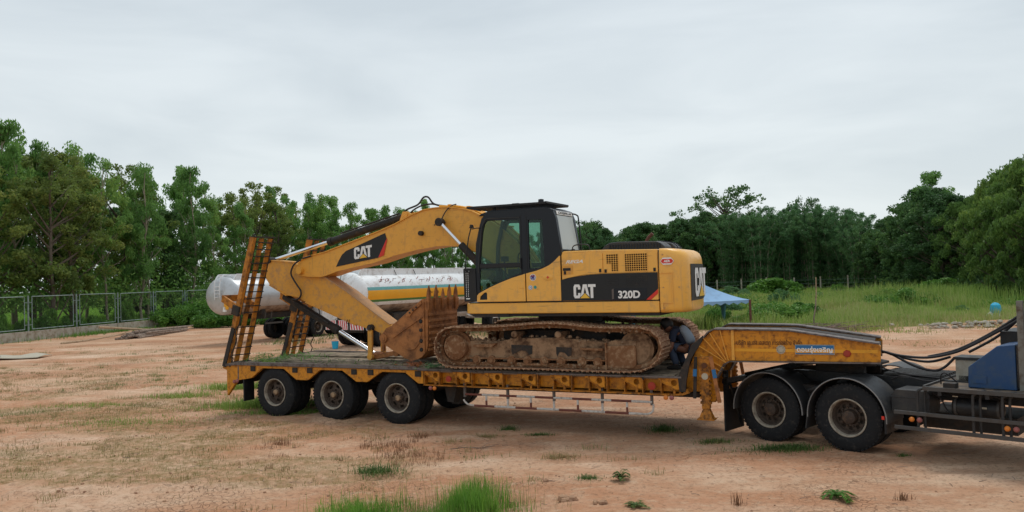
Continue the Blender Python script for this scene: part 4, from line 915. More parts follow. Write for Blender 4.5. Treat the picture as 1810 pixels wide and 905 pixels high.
    mb = MB(); mb.lathe([(0, .07), (.05, .06), (.055, 0)], (3.15, .3, 4.215), 14, 'z'); mb.box(2.55, 2.68, .3, .36, 4.21, 4.24); mb.build('roof_lamp', m_blk2, X)
    # tall louvred front corner, mirror bar
    mb = MB(); mb.prism([(1.575, 2.41), (1.565, 3.03), (1.60, 3.05), (1.83, 3.04), (1.845, 2.41)], .10, .16); lv = mb.build('front_corner_panel', m_blk2, X, bev=.006)
    mb = MB(); mb.box(1.62, 1.70, .094, .0995, 2.455, 2.475); mb.box(1.62, 1.70, .094, .0995, 2.985, 2.995)
    for k in range(11): mb.box(1.625, 1.632, .095, .0995, 2.50 + k * .043, 2.53 + k * .043); mb.box(1.668, 1.675, .095, .0995, 2.50 + k * .043, 2.53 + k * .043)
    mb.build('louvre_marks', m_white, lv)
    mb = MB(); mb.tube([(1.67, .0, 3.0), (1.70, .0, 3.3), (1.76, .0, 3.62), (1.83, .0, 3.84)], .012, 8); mb.tube([(1.83, .0, 3.78), (1.90, .06, 3.80), (1.95, .12, 3.8)], .01, 6); mb.disc((1.83, -.02, 3.84), .028, .05, 10); mb.box(1.79, 1.87, -.01, .02, 3.80, 3.83); mb.tube([(1.67, .0, 3.0), (1.68, .10, 2.98)], .012, 6); mb.build('mirror_arm', m_blk2, X)
    # interior
    mb = MB(); mb.box(2.85, 3.2, .4, .85, 2.75, 2.9); mb.prism([(3.08, 2.9), (3.03, 3.25), (3.07, 3.42), (3.2, 3.46), (3.28, 3.4), (3.3, 2.9)], .42, .83); mb.build('driver_seat', m_seat, X, bev=.04, seg=3)
    mb = MB(); mb.tube(smooth_path([(2.62, .35, 2.8), (2.62, .35, 3.2), (2.66, .35, 3.3), (2.76, .35, 3.3)], 4), .012, 6); mb.box(2.45, 2.9, .25, .36, 2.75, 3.0); mb.box(2.4, 2.9, .9, 1.02, 2.75, 3.02); mb.tube([(2.2, .7, 2.6), (2.15, .7, 3.2)], .018, 6); mb.box(2.12, 2.2, .62, .8, 3.16, 3.26); mb.build('control_levers', m_blk2, X)
    mb = MB(); mb.box(1.88, 3.40, .17, 1.05, 2.40, 2.44); mb.box(1.95, 1.99, .3, .4, 2.6, 2.75); mb.build('cab_floor', m_dark, X)
    # far side boxes beyond the boom
    mb = MB(); mb.box(1.7, 2.7, 1.72, 2.46, 2.392, 2.95); mb.build('tool_box', m_yel, X, bev=.04, seg=3)
    mb = MB(); mb.box(2.71, 3.58, 1.72, 2.46, 2.392, 3.2); mb.build('fuel_tank_box', m_yel, X, bev=.04, seg=3)
    mb = MB()
    for x in (1.75, 2.68): mb.tube([(x, 2.42, 2.95), (x, 2.42, 3.3)], .014, 6)
    mb.tube([(1.75, 2.42, 3.3), (2.68, 2.42, 3.3)], .014, 6); mb.build('handrail', m_blk2, X)
    # --- boom
    top = [(-3.35, 3.22), (-3.32, 3.31), (-3.22, 3.37), (-3.05, 3.46), (-2.78, 3.50), (-2.57, 3.53), (-2.04, 3.67), (-1.5, 3.81), (-1.02, 3.94), (-.6, 4.07), (-.21, 4.23), (.0, 4.29), (.13, 4.325), (.35, 4.345), (.54, 4.35), (.75, 4.34), (.93, 4.31), (1.12, 4.27), (1.28, 4.22), (1.56, 4.08), (1.96, 3.82), (2.28, 3.53), (2.55, 3.15), (2.66, 2.85), (2.66, 2.60)]
    bot = [(2.40, 2.58), (2.1, 2.86), (1.85, 3.08), (1.6, 3.24), (1.4, 3.36), (1.19, 3.455), (.91, 3.53), (.68, 3.55), (.44, 3.55), (-.04, 3.50), (-.62, 3.40), (-1.21, 3.255), (-1.6, 3.20), (-2.16, 3.11), (-2.5, 3.02), (-2.64, 2.995), (-3.01, 3.01), (-3.26, 3.05), (-3.34, 3.13)]
    mb = MB(); mb.prism(top + bot, 1.05, 1.55); boom = mb.build('boom', m_boom, X, bev=.008)
    for L2 in (top[2:-3], bot[2:]):
        mb = MB()
        for a, b in zip(L2[:-1], L2[1:]): mb.bar((a[0], 1.3, a[1]), (b[0], 1.3, b[1]), .56, .02)
        mb.build('flange_plate', m_boom, boom)
    mb = MB(); mb.prism([(-2.22, 3.20), (-2.15, 3.32), (-2.05, 3.46), (-1.93, 3.545), (-1.78, 3.59), (-.88, 3.885), (-.83, 3.73), (-1.06, 3.36)], 1.041, 1.0495); dc = mb.build('black_boom_panel', m_blk2, boom)
    mb = MB(); mb.prism([(-.83, 3.775), (-.83, 3.72), (-.92, 3.405), (-1.07, 3.36)], 1.037, 1.0405); mb.build('red_slash', m_red, dc)
    cat_logo(dc, -1.71, -1.23, 3.345, 3.60, 1.0405, slope=.10)
    for x, z, r, h in ((-3.22, 3.15, .085, .10), (.06, 3.83, .05, .09), (.38, 3.99, .012, .02)):
        
        for y_ in (1.05 - h, 1.55): mb = MB(); mb.disc((x, y_, z), r, h, 20); mb.build('pivot_boss', m_boom if x < -1 else m_dark, boom)
    for yy in (.90, 1.70):
        sg = -1 if yy < 1.3 else 1
        mb = MB(); mb.disc((.59, yy - .06, 4.03), .085, .12, 20); mb.disc((.59, min(1.05, yy) if sg < 0 else 1.55, 4.03), .05, .15, 14); cy = mb.build('cylinder_eye', m_dark, boom)
        mb = MB(); mb.tube([(.62, yy, 4.0), (1.12, yy, 3.50)], .038, 14); mb.build('cylinder_rod', m_chrome, cy)
        mb = MB(); mb.tube([(1.08, yy, 3.54), (2.0, yy, 2.62)], .075, 16); mb.build('cylinder_barrel', m_dark, cy)
    mb = MB()                                           # pipes and hoses over the boom
    mb.tube(smooth_path([(-.52, 1.2, 4.12), (-.50, 1.2, 4.30), (-.38, 1.2, 4.38), (-.12, 1.2, 4.46), (.02, 1.2, 4.60), (.14, 1.2, 4.60), (.26, 1.2, 4.46), (.44, 1.2, 4.40), (.6, 1.2, 4.37)], 5), .020, 7)
    mb.tube(smooth_path([(-.46, 1.38, 4.20), (-.40, 1.38, 4.34), (-.15, 1.38, 4.45), (.1, 1.38, 4.47), (.3, 1.38, 4.43), (.5, 1.38, 4.40)], 5), .018, 7)
    mb.tube(smooth_path([(.60, .95, 4.08), (.68, 1.0, 4.25), (.78, 1.05, 4.36), (.85, 1.15, 4.40)], 4), .012, 6)
    mb.build('boom_hose', m_hose, boom)
    mb = MB()
    for yy in (1.14, 1.24, 1.38, 1.46): mb.tube([(.45, yy, 4.385), (.95, yy, 4.345), (1.28, yy, 4.255), (1.6, yy, 4.09), (1.97, yy, 3.85), (2.3, yy, 3.55), (2.56, yy, 3.15)], .02, 7)
    for x, z in ((.7, 4.385), (1.15, 4.32), (1.56, 4.13), (1.97, 3.88)): mb.box(x - .03, x + .03, 1.1, 1.5, z - .01, z + .02)
    mb.build('boom_pipe', m_tanky, boom)
    # arm cylinder on top of the boom
    mb = MB(); mb.tube([(-2.56, 1.3, 3.785), (-.42, 1.3, 4.255)], .082, 18); mb.tube([(-2.60, 1.3, 3.775), (-2.50, 1.3, 3.797)], .10, 18); mb.tube([(-2.2, 1.2, 3.95), (-.6, 1.2, 4.30)], .018, 6); ac = mb.build('arm_cylinder_barrel', m_dark, X)
    mb = MB(); mb.tube([(-4.25, 1.3, 3.425), (-2.55, 1.3, 3.79)], .045, 14); mb.build('arm_cylinder_rod', m_chrome, ac)
    mb = MB(); mb.prism([(-.62, 4.05), (-.5, 4.33), (-.36, 4.33), (-.22, 4.2)], 1.17, 1.20); mb.prism([(-.62, 4.05), (-.5, 4.33), (-.36, 4.33), (-.22, 4.2)], 1.40, 1.43); mb.disc((-.42, 1.15, 4.26), .05, .3, 14); mb.build('cylinder_bracket', m_boom, boom)
    # --- stick
    st = [(-4.27, 3.33), (-4.20, 3.42), (-4.10, 3.41), (-3.49, 3.33), (-3.38, 3.28), (-3.28, 3.14), (-3.14, 3.01), (-2.62, 2.98), (-2.0, 2.63), (-1.35, 2.21), (-.80, 1.87), (-.70, 1.76), (-.68, 1.62), (-.76, 1.55), (-.88, 1.57), (-1.07, 1.70), (-1.32, 1.80), (-1.39, 1.79), (-1.77, 1.905), (-2.39, 2.10), (-3.18, 2.43), (-3.40, 2.53), (-3.73, 2.59), (-4.25, 2.85), (-4.40, 3.05)]
    mb = MB(); mb.prism(st, 1.12, 1.48); sk = mb.build('stick', m_arm, X, bev=.01)
    for seg_ in ([(-2.62, 2.99), (-2.0, 2.645), (-1.35, 2.22), (-.86, 1.91)], [(-4.26, 3.42), (-3.52, 3.345)], [(-3.73, 2.58), (-4.25, 2.84)], [(-3.18, 2.42), (-1.77, 1.895)]):
        mb = MB()
        for a, b in zip(seg_[:-1], seg_[1:]): mb.bar((a[0], 1.3, a[1]), (b[0], 1.3, b[1]), .40, .022)
        mb.build('flange_plate', m_arm if len(seg_) < 3 else m_arm2, sk)
    mb = MB(); mb.disc((-4.24, 1.08, 3.42), .07, .44, 16); mb.disc((-1.34, 1.03, 1.84), .075, .54, 18); mb.disc((-1.34, 1.01, 1.84), .045, .58, 12); mb.build('pivot_pin', m_dark, sk)
    mb = MB(); mb.tube(smooth_path([(-3.19, 1.02, 3.40), (-3.36, 1.0, 3.31), (-3.45, 1.0, 3.20), (-3.48, 1.0, 3.08), (-3.43, 1.02, 2.95), (-3.33, 1.04, 2.80), (-3.25, 1.05, 2.68), (-3.27, 1.06, 2.56), (-3.38, 1.07, 2.49), (-3.55, 1.08, 2.50)], 5), .020, 7); mb.tube([(-3.15, 1.02, 3.42), (-2.9, 1.02, 3.47)], .018, 6); mb.build('stick_hose', m_hose, sk)
    mb = MB(); mb.tube(smooth_path([(-1.98, 1.10, 2.02), (-2.0, 1.09, 1.95), (-1.95, 1.09, 1.93), (-1.93, 1.1, 2.02)], 4), .008, 5); mb.build('lifting_ring', m_dark, sk)
    # bucket cylinder, links
    mb = MB(); mb.tube([(-3.95, 1.3, 2.56), (-2.42, 1.3, 1.775)], .085, 18); mb.tube([(-2.52, 1.3, 1.83), (-2.38, 1.3, 1.755)], .10, 18); mb.tube([(-3.8, 1.19, 2.54), (-2.6, 1.19, 1.93)], .02, 6); bc = mb.build('bucket_cylinder_barrel', m_dark, X)
    mb = MB(); mb.tube([(-2.45, 1.3, 1.79), (-1.42, 1.3, 1.255)], .05, 14); mb.build('bucket_cylinder_rod', m_chrome, bc)
    for y in (1.03, 1.51):
        mb = MB(); mb.bar((-1.34, y + .03, 1.86), (-1.355, y + .03, 1.2), .06, .11, up=(1, 0, 0)); mb.disc((-1.355, y - .01, 1.21), .07, .08, 16); mb.build('bucket_link', m_arm, X, bev=.006)
    mb = MB(); mb.bar((-1.36, 1.3, 1.19), (-.74, 1.3, 1.30), .30, .10); mb.disc((-.74, 1.12, 1.30), .08, .36, 16); mb.disc((-1.36, 1.1, 1.21), .08, .4, 16); mb.bar((-1.1, 1.2, 1.33), (-1.12, 1.2, 1.7), .06, .06, up=(1, 0, 0)); mb.build('bucket_link', m_bucket, X, bev=.006)
    # --- bucket
    sp = [(-.80, 1.56), (-.80, 1.72), (-.67, 1.86), (-.54, 1.91), (-.34, 2.045), (.24, 2.46), (.34, 2.47), (.365, 2.17), (.35, 1.55), (.33, 1.43), (.28, 1.35), (.20, 1.27), (.11, 1.225), (-.0, 1.20), (-.10, 1.20), (-.22, 1.235), (-.41, 1.34), (-.58, 1.43)]
    B = MB(); B.prism(sp, .70, .735); bk = B.build('bucket', m_bucket, X, bev=.006)
    mb = MB(); mb.prism(sp, 1.865, 1.90); mb.build('bucket_side', m_bucket, bk, bev=.006)
    shell = sp[6:]; mb = MB()
    outer = shell; vs = []; cxy = (-.1, 1.7)
    for a, b in shell:
        d = Vector((cxy[0] - a, cxy[1] - b)).normalized() * .035
        for yy in (.736, 1.864): vs += [(a, yy, b), (a + d.x, yy, b + d.y)]
    q = len(shell); fs = []
    for i in range(q - 1):
        a = 4 * i; b = a + 4; fs += [(a, b, b + 2, a + 2), (a + 1, a + 3, b + 3, b + 1)]
    mb.add(vs, fs); mb.build('bucket_shell', m_bucket, bk, ang=50)
    for z in (2.13, 2.01, 1.88, 1.755, 1.63, 1.51, 1.42):
        x = .367 if z > 1.6 else (.352 if z > 1.5 else .335)
        mb = MB(); mb.box(x - .01, x + .022, .735, 1.865, z - .028, z + .028); mb.build('wear_strip', m_bucket, bk, bev=.008)
    mb = MB(); mb.box(.345, .372, .72, 1.88, 2.15, 2.47); mb.build('bucket_lip', m_bucket, bk, bev=.004)
    for i, y in enumerate((.75, 1.03, 1.30, 1.57, 1.84)):
        h = (2.735, 2.74, 2.66, 2.74, 2.735)[i]
        mb = MB(); w = .055
        vs = [(.33, y - w, 2.42), (.40, y - w, 2.40), (.40, y + w, 2.40), (.33, y + w, 2.42), (.355, y - w * .8, h - .13), (.395, y - w * .8, h - .13), (.395, y + w * .8, h - .13), (.355, y + w * .8, h - .13), (.375, y - .012, h), (.385, y - .012, h), (.385, y + .012, h), (.375, y + .012, h)]
        mb.add(vs, [(3, 2, 1, 0), (0, 1, 5, 4), (1, 2, 6, 5), (2, 3, 7, 6), (3, 0, 4, 7), (4, 5, 9, 8), (5, 6, 10, 9), (6, 7, 11, 10), (7, 4, 8, 11), (8, 9, 10, 11)])
        mb.build('tooth', m_bucket, bk)
        mb = MB(); mb.prism([(.373, 2.19), (.373, 2.44), (.415, 2.44), (.40, 2.25)], y - .07, y + .07); mb.build('tooth_adapter', m_bucket, bk, bev=.006)
    # side details: cutter, ribs, round wear arc
    mb = MB(); mb.prism([(-.16, 2.10), (-.13, 2.19), (.22, 2.43), (.24, 2.36), (.02, 2.20), (-.06, 2.10)], .672, .699); sc = mb.build('side_cutter', m_bucket, bk, bev=.005)
    mb = MB()
    for x, z in ((-.05, 2.18), (.03, 2.235), (.11, 2.29)): mb.disc((x, .655, z), .02, .02, 6)
    mb.build('bolts', m_dark, sc)
    mb = MB(); mb.bar((-.50, .69, 1.66), (.28, .69, 2.12), .02, .02, up=(0, 0, 1)); mb.bar((.28, .685, 1.35), (.28, .685, 2.40), .03, .02, up=(1, 0, 0))
    arc = [(.20 - .42 * 0 + .0, 1.9), (.19, 1.7), (.13, 1.54), (.03, 1.44), (-.08, 1.41), (-.2, 1.45), (-.34, 1.56)]
    mb.tube([(a, .695, b) for a, b in arc], .014, 6); mb.build('side_rib', m_bucket, bk)
    mb = MB(); mb.disc((-.73, .66, 1.65), .09, .04, 24); mb.disc((-.73, .64, 1.65), .05, .02, 16); mb.tube([(-.73, .72, 1.65), (-.73, 1.88, 1.65)], .045, 12); mb.build('bucket_pin', m_bucket, bk)
    mb = MB()
    for z in (2.0, 1.82, 1.6, 1.42): mb.lathe([(0, -.02), (.035, -.02), (.045, 0)], (.19, .70, z), 12)
    mb.build('shroud_plug', m_dark, bk)
    mb = MB(); mb.prism([(-.80, 1.56), (-.80, 1.75), (-.6, 1.9), (-.4, 1.98), (-.4, 1.4), (-.6, 1.42)], 1.02, 1.05); mb.prism([(-.80, 1.56), (-.80, 1.75), (-.6, 1.9), (-.4, 1.98), (-.4, 1.4), (-.6, 1.42)], 1.55, 1.58); mb.build('bucket_ear', m_bucket, bk)
    return X
excavator = build_excavator()

# ------------------------------------------------------------------ tractor truck
def build_truck():
    T = thing('tractor_truck', 'dark six-wheel tractor truck with blue box on its platform, coupled to the gooseneck', 'truck', KO, -KTH)
    for i, x in enumerate((-1.295, 0.0)):
        wheel(T, 'truck', x, .0, .53, rot=.3 + i); wheel(T, 'truck', x, 2.5, .53, flip=True, rot=i)
        m = MB(); m.tube([(x, .5, .53), (x, 2.0, .53)], .09, 12); m.lathe([(0, -.2), (.2, -.12), (.24, 0), (.2, .12), (0, .2)], (x, 1.25, .55), 18); m.build('axle', m_dark, T)
        for y0, y1 in ((-.05, .62), (1.88, 2.55)):
            f = MB(); N = 24; vs = []; a0, a1 = (rad(-2), rad(183))
            for k in range(N + 1):
                a = a1 + (a0 - a1) * k / N; c, s = math.cos(a), math.sin(a); rr = .60
                hz = min(1.0, 1) 
                for r, y in ((rr, y0), (rr + .018, y0), (rr + .018, y1), (rr, y1)): vs.append((x + c * r, y, .53 + s * r * 1.02))
            fs = [(4 * k + j, 4 * k + (j + 1) % 4, 4 * k + 4 + (j + 1) % 4, 4 * k + 4 + j) for k in range(N) for j in range(4)] + [(0, 1, 2, 3), (4 * N + 3, 4 * N + 2, 4 * N + 1, 4 * N)]
            f.add(vs, fs); fd = f.build('mudguard', m_fender, T, bev=.004)
            near = y0 < 1; yl = y0 - .008 if near else y1 + .008
            m = MB(); m.tube([(x + math.cos(a1 + (a0 - a1) * k / N) * .605, yl, .53 + math.sin(a1 + (a0 - a1) * k / N) * .617) for k in range(N + 1)], .010, 6); m.build('mudguard_edge', m_lip, fd)
            m = MB(); m.bar((x - .62, y0 + .33, .56), (x - .66, y0 + .33, .30), .60, .02, up=(1, 0, 0)) if i else None
            if i: m.build('mudguard_apron', m_fender, fd)
            m = MB(); m.tube([(x + .56, (y0 + y1) / 2, .86), (x + .72, (y0 + y1) / 2, .93), (x + .72, 1.25, .95)], .035, 8); m.build('mudguard_bracket', m_truck, fd)
    m = MB(); m.box(.57, .60, -.055, .62, .36, .58); m.build('mud_flap', m_blk2, T)
    m = MB(); m.box(.535, .575, -.062, -.05, .57, .62); m.build('red_reflector', m_red, T)
    m = MB(); m.box(-2.10, -2.07, -.04, .58, .09, .80); m.build('mud_flap', m_blk2, T)
    m = MB(); m.box(-2.10, -2.07, 1.92, 2.54, .09, .80); m.build('mud_flap', m_blk2, T)
    m = MB(); m.box(-2.14, -2.02, .0, 2.5, .90, .98); m.box(-2.12, -2.04, .0, .06, .8, 1.0); m.bar((-2.05, .02, .96), (-1.75, .1, 1.02), .06, .07); m.bar((-2.0, .02, .92), (-1.95, .3, .15), .03, .03); m.disc((-2.08, -.02, 1.02), .035, .05, 12, 'z'); m.box(-2.12, -2.05, .0, .07, 1.0, 1.13); m.build('tail_bar', m_truck, T)
    # chassis
    for y0 in (.80, 1.60):
        m = MB(); m.prism([(-2.1, .84), (-2.1, 1.02), (-1.1, 1.12), (5.2, 1.07), (5.2, .80), (-1.0, .80)], y0, y0 + .09); m.build('chassis_rail', m_truck, T)
    m = MB()
    for x in (-1.9, -.65, .55, 1.5, 2.4, 3.6, 4.6): m.box(x, x + .1, .9, 1.6, .84, 1.0)
    m.build('cross_member', m_truck, T)
    m = MB()
    for x in (-1.295, 0):
        for y in (.70, 1.72): m.bar((x - .5, y, .72), (x + .5, y, .72), .09, .06)
    m.prism([(-1.2, .8), (-.65, .55), (-.1, .8)], .62, .72); m.box(-.9, -.4, .3, .8, .60, .95); m.disc((-.65, .32, .78), .1, .3, 16); m.build('suspension', m_dark, T)
    # fifth wheel and tail ramps
    m = MB(); m.prism([(-1.15, .85), (-1.15, 1.65), (-.9, 1.75), (-.1, 1.75), (.1, 1.55), (.1, .95), (-.1, .75), (-.9, .75)], 1.235, 1.27, axis='z'); m.box(-.85, -.05, .85, .95, 1.05, 1.235); m.box(-.85, -.05, 1.55, 1.65, 1.05, 1.235); m.build('fifth_wheel', m_dark, T)
    for y in (.72, 1.58):
        m = MB(); m.prism([(-2.1, .97), (-2.1, 1.02), (-1.25, 1.235), (-1.15, 1.235), (-1.15, 1.16)], y, y + .2); m.build('skid_ramp', m_truck, T)
    # catwalk of bars between the rails
    m = MB()
    for k in range(8): y = .88 + k * .10; m.box(.25, 1.10, y, y + .035, 1.125, 1.155)
    m.box(.24, .28, .86, 1.66, 1.09, 1.124); m.box(1.06, 1.10, .86, 1.66, 1.09, 1.124); m.build('catwalk', m_rail, T)
    # work platform, boxes
    m = MB(); m.box(1.12, 2.6, .0, 2.4, 1.06, 1.085); m.build('platform', m_steel, T)
    m = MB(); m.box(1.11, 2.6, -.03, .0, 1.045, 1.10); m.bar((1.12, .0, 1.09), (1.12, 2.4, 1.09), .03, .05); m.build('platform_edge', m_rail, T)
    m = MB(); m.prism([(1.62, 1.09), (1.63, 1.38), (2.0, 1.69), (2.22, 1.72), (2.22, 1.09)], .28, .95); m.build('blue_box', m_tblue, T, bev=.012)
    m = MB(); m.box(2.225, 2.235, .30, .93, 1.12, 1.70); m.build('box_back_seal', m_blk2, T)
    m = MB(); m.box(1.26, 1.66, 1.0, 1.35, 1.086, 1.40); m.build('battery', m_conc, T, bev=.01)
    m = MB(); m.box(1.24, 1.75, .98, 1.4, 1.401, 1.44); m.box(1.30, 1.5, 1.0, 1.1, 1.09, 1.16); m.build('battery_lid', m_truck, T)
    m = MB(); m.box(1.85, 2.3, 1.1, 1.9, 1.086, 1.84); m.build('tool_cabinet', m_truck, T, bev=.01)
    m = MB(); m.tube([(1.55, .95, 1.14), (1.72, .95, 1.14)], .055, 14); m.build('air_filter', m_tank, T)
    m = MB(); m.box(2.26, 2.335, .26, .335, 1.09, 2.32); m.box(2.26, 2.335, 2.1, 2.175, 1.09, 2.32); m.box(2.262, 2.332, .34, 2.1, 1.9, 1.97); m.build('mast', m_mast, T)
    m = MB(); m.tube([(2.42, .45, 1.1), (2.42, .45, 1.5)], .07, 14); m.build('green_bottle', m_tankg, T)
    # battery/urea box, air tank, guard rails
    m = MB(); m.prism([(.60, .66), (.60, .92), (.66, 1.0), (1.10, 1.0), (1.14, .94), (1.12, .66)], .18, .66); m.box(.59, 1.13, .172, .18, .885, .90); m.build('plastic_box', m_fender, T, bev=.02)
    m = MB(); m.lathe([(0, 0), (.09, .02), (.125, .05), (.125, .63), (.09, .66), (0, .68)], (1.38, .34, .80), 24, 'x'); m.build('air_tank', m_truck, T)
    m = MB(); m.box(1.80, 1.86, .212, .216, .81, .835); m.box(1.42, 1.49, .25, .255, .945, .96); m.build('tank_label', m_pale, T)
    for x_ in (1.44, 1.98): m = MB(); m.lathe([(.09, 0), (.14, 0), (.14, .03), (.09, .03)], (x_, .34, .80), 20, 'x'); m.build('tank_strap', m_rail, T)
    for z, h in ((.70, .055), (.48, .055)):
        m = MB(); m.box(.70, 3.3, -.03, .0, z - h / 2, z + h / 2); m.build('side_rail', m_rail, T, bev=.006)
    for x in (1.02, 1.74, 2.1):
        m = MB(); m.tube(smooth_path([(x, .02, .46), (x, .02, .95), (x + .02, .02, 1.03), (x + .09, .05, 1.07), (x + .14, .14, 1.07)], 4), .02, 8); m.tube(smooth_path([(x + .07, .10, .46), (x + .07, .10, .95), (x + .1, .1, 1.03)], 4), .018, 8); m.build('rail_hoop', m_fender, T)
    for x, mm in ((.95, m_amber), (1.055, m_pinklens), (2.16, m_amber), (2.265, m_pinklens)):
        m = MB(); m.lathe([(0, -.04), (.022, -.036), (.036, -.02), (.038, 0)], (x, -.03, .615), 14); m.build('side_lamp', mm, T)
    m = MB(); m.box(.85, 2.1, .75, 1.8, .38, .62); m.tube([(.9, .6, .95), (2.2, .62, .95)], .03, 8); m.tube([(1.3, .4, 1.0), (1.3, .9, 1.0)], .04, 8); m.build('gearbox', m_dark, T)
    # hoses to the trailer
    for pts in ([(.19, 1.0, 1.48), (.48, 1.0, 1.42), (.87, 1.0, 1.41), (1.24, 1.0, 1.50), (1.49, 1.0, 1.62), (1.80, 1.0, 1.81), (2.08, .9, 1.98), (2.28, .8, 2.12)],
                [(.19, 1.02, 1.46), (.3, 1.02, 1.45), (.66, 1.02, 1.27), (.94, 1.02, 1.21), (1.1, 1.02, 1.27), (1.24, 1.05, 1.42)],
                [(.19, 1.05, 1.47), (.50, 1.06, 1.38), (.87, 1.06, 1.34), (1.18, 1.06, 1.43)],
                [(1.40, 1.2, 1.50), (1.75, 1.2, 1.72), (2.0, 1.15, 1.93), (2.28, 1.1, 2.25)], [(.87, 1.03, 1.42), (1.3, 1.02, 1.55), (1.8, 1.02, 1.84), (2.28, .9, 2.18)]):
        m = MB(); m.tube(smooth_path(pts, 6), .02, 8); m.build('air_hose', m_hose, T)
    for pts in ([(1.2, .5, 1.09), (1.22, .45, 1.22), (1.3, .42, 1.25), (1.42, .5, 1.12)], [(.5, .5, 1.1), (.7, .4, 1.18), (.95, .5, 1.12), (1.15, .62, 1.1)], [(2.1, .2, .95), (2.0, .15, 1.0), (1.7, .2, 1.02), (1.5, .3, .95)], [(1.16, .25, .98), (1.25, .3, .9), (1.3, .35, .75), (1.4, .3, .66)], [(.0, 1.0, 1.3), (.3, .9, 1.2), (.6, .8, 1.16), (1.1, .85, 1.12)], [(2.4, .3, 1.1), (2.38, .2, 1.4), (2.42, .3, 1.8), (2.4, .5, 2.1)]):
        m = MB(); m.tube(smooth_path(pts, 5), .011, 6); m.build('cable', m_hose, T)
    for x in (.30, .62, .95, 1.25, 1.6, 1.95):
        m = MB(); m.disc((x, .788, .96), .018, .012, 6); m.build('bolt', m_fender, T)
    for x in (1.3, 1.9): m = MB(); m.box(x, x + .05, .0, .4, .98, 1.058); m.build('platform_bracket', m_truck, T)
    m = MB(); m.box(1.36, 1.52, .05, .2, 1.09, 1.16); m.box(1.9, 2.0, -.01, .02, 1.12, 1.13); m.build('valve_block', m_dark, T)
    m = MB(); m.box(1.68, 1.86, .268, .279, 1.16, 1.26); m.build('faded_label', m_tblue, T)
    # cab further forward (outside the photograph)
    m = MB(); m.prism([(3.1, .95), (3.1, 2.75), (3.25, 2.9), (4.7, 2.95), (4.95, 2.8), (5.15, 1.9), (5.2, 1.0), (5.1, .55), (4.85, .55), (4.8, .95), (3.8, .95)], .06, 2.44); c = m.build('cab', m_tblue, T, bev=.06, seg=3)
    for y0_, y1_ in ((.045, .058), (2.442, 2.455)):
        m = MB(); m.prism([(3.95, 1.85), (3.95, 2.6), (4.65, 2.6), (4.92, 1.85)], y0_, y1_); m.build('window', m_blk, c)
        m = MB(); m.box(3.80, 3.815, y0_, y1_, 1.0, 2.75); m.box(4.9, 4.915, y0_, y1_, 1.0, 1.8); m.box(3.95, 4.1, y0_ - .01, y1_ + .01, 1.6, 1.64); m.build('door_trim', m_blk2, c)
    m = MB(); m.box(3.085, 3.097, .7, 1.8, 2.05, 2.5); m.build('rear_window', m_blk, c)
    m = MB(); m.prism([(5.10, 2.0), (5.115, 2.0), (4.97, 2.7), (4.955, 2.7)], .25, 2.25); m.build('windscreen', m_blk, c)
    wheel(T, 'truck', 4.3, .0, .53); wheel(T, 'truck', 4.3, 2.5, .53, flip=True)
    return T
build_truck()

# ------------------------------------------------------------------ person crouching on the trailer
def skinned(name, chain, material, parent, levels=2):
    """chain: list of (points, radii, parent index or None) joined into one skinned body"""
    vs, es, rs = [], [], []
    for pts, radii, link in chain:
        for k, (p, r) in enumerate(zip(pts, radii)):
            if k == 0 and link is not None: prev = link; 
            elif k == 0: prev = None
            vs.append(p); rs.append(r)
            if prev is not None: es.append((prev, len(vs) - 1))
            prev = len(vs) - 1
    me = bpy.data.meshes.new(name); me.from_pydata(vs, es, []); me.update()
    o = finish(name, me, material, parent)
    s = o.modifiers.new('skin', 'SKIN'); s.use_smooth_shade = True; s.branch_smoothing = .6
    for k, r in enumerate(rs):
        me.skin_vertices[0].data[k].radius = (r, r) if not isinstance(r, tuple) else r
    me.skin_vertices[0].data[0].use_root = True
    o.modifiers.new('sub', 'SUBSURF').levels = levels; o.modifiers['sub'].render_levels = levels
    return o
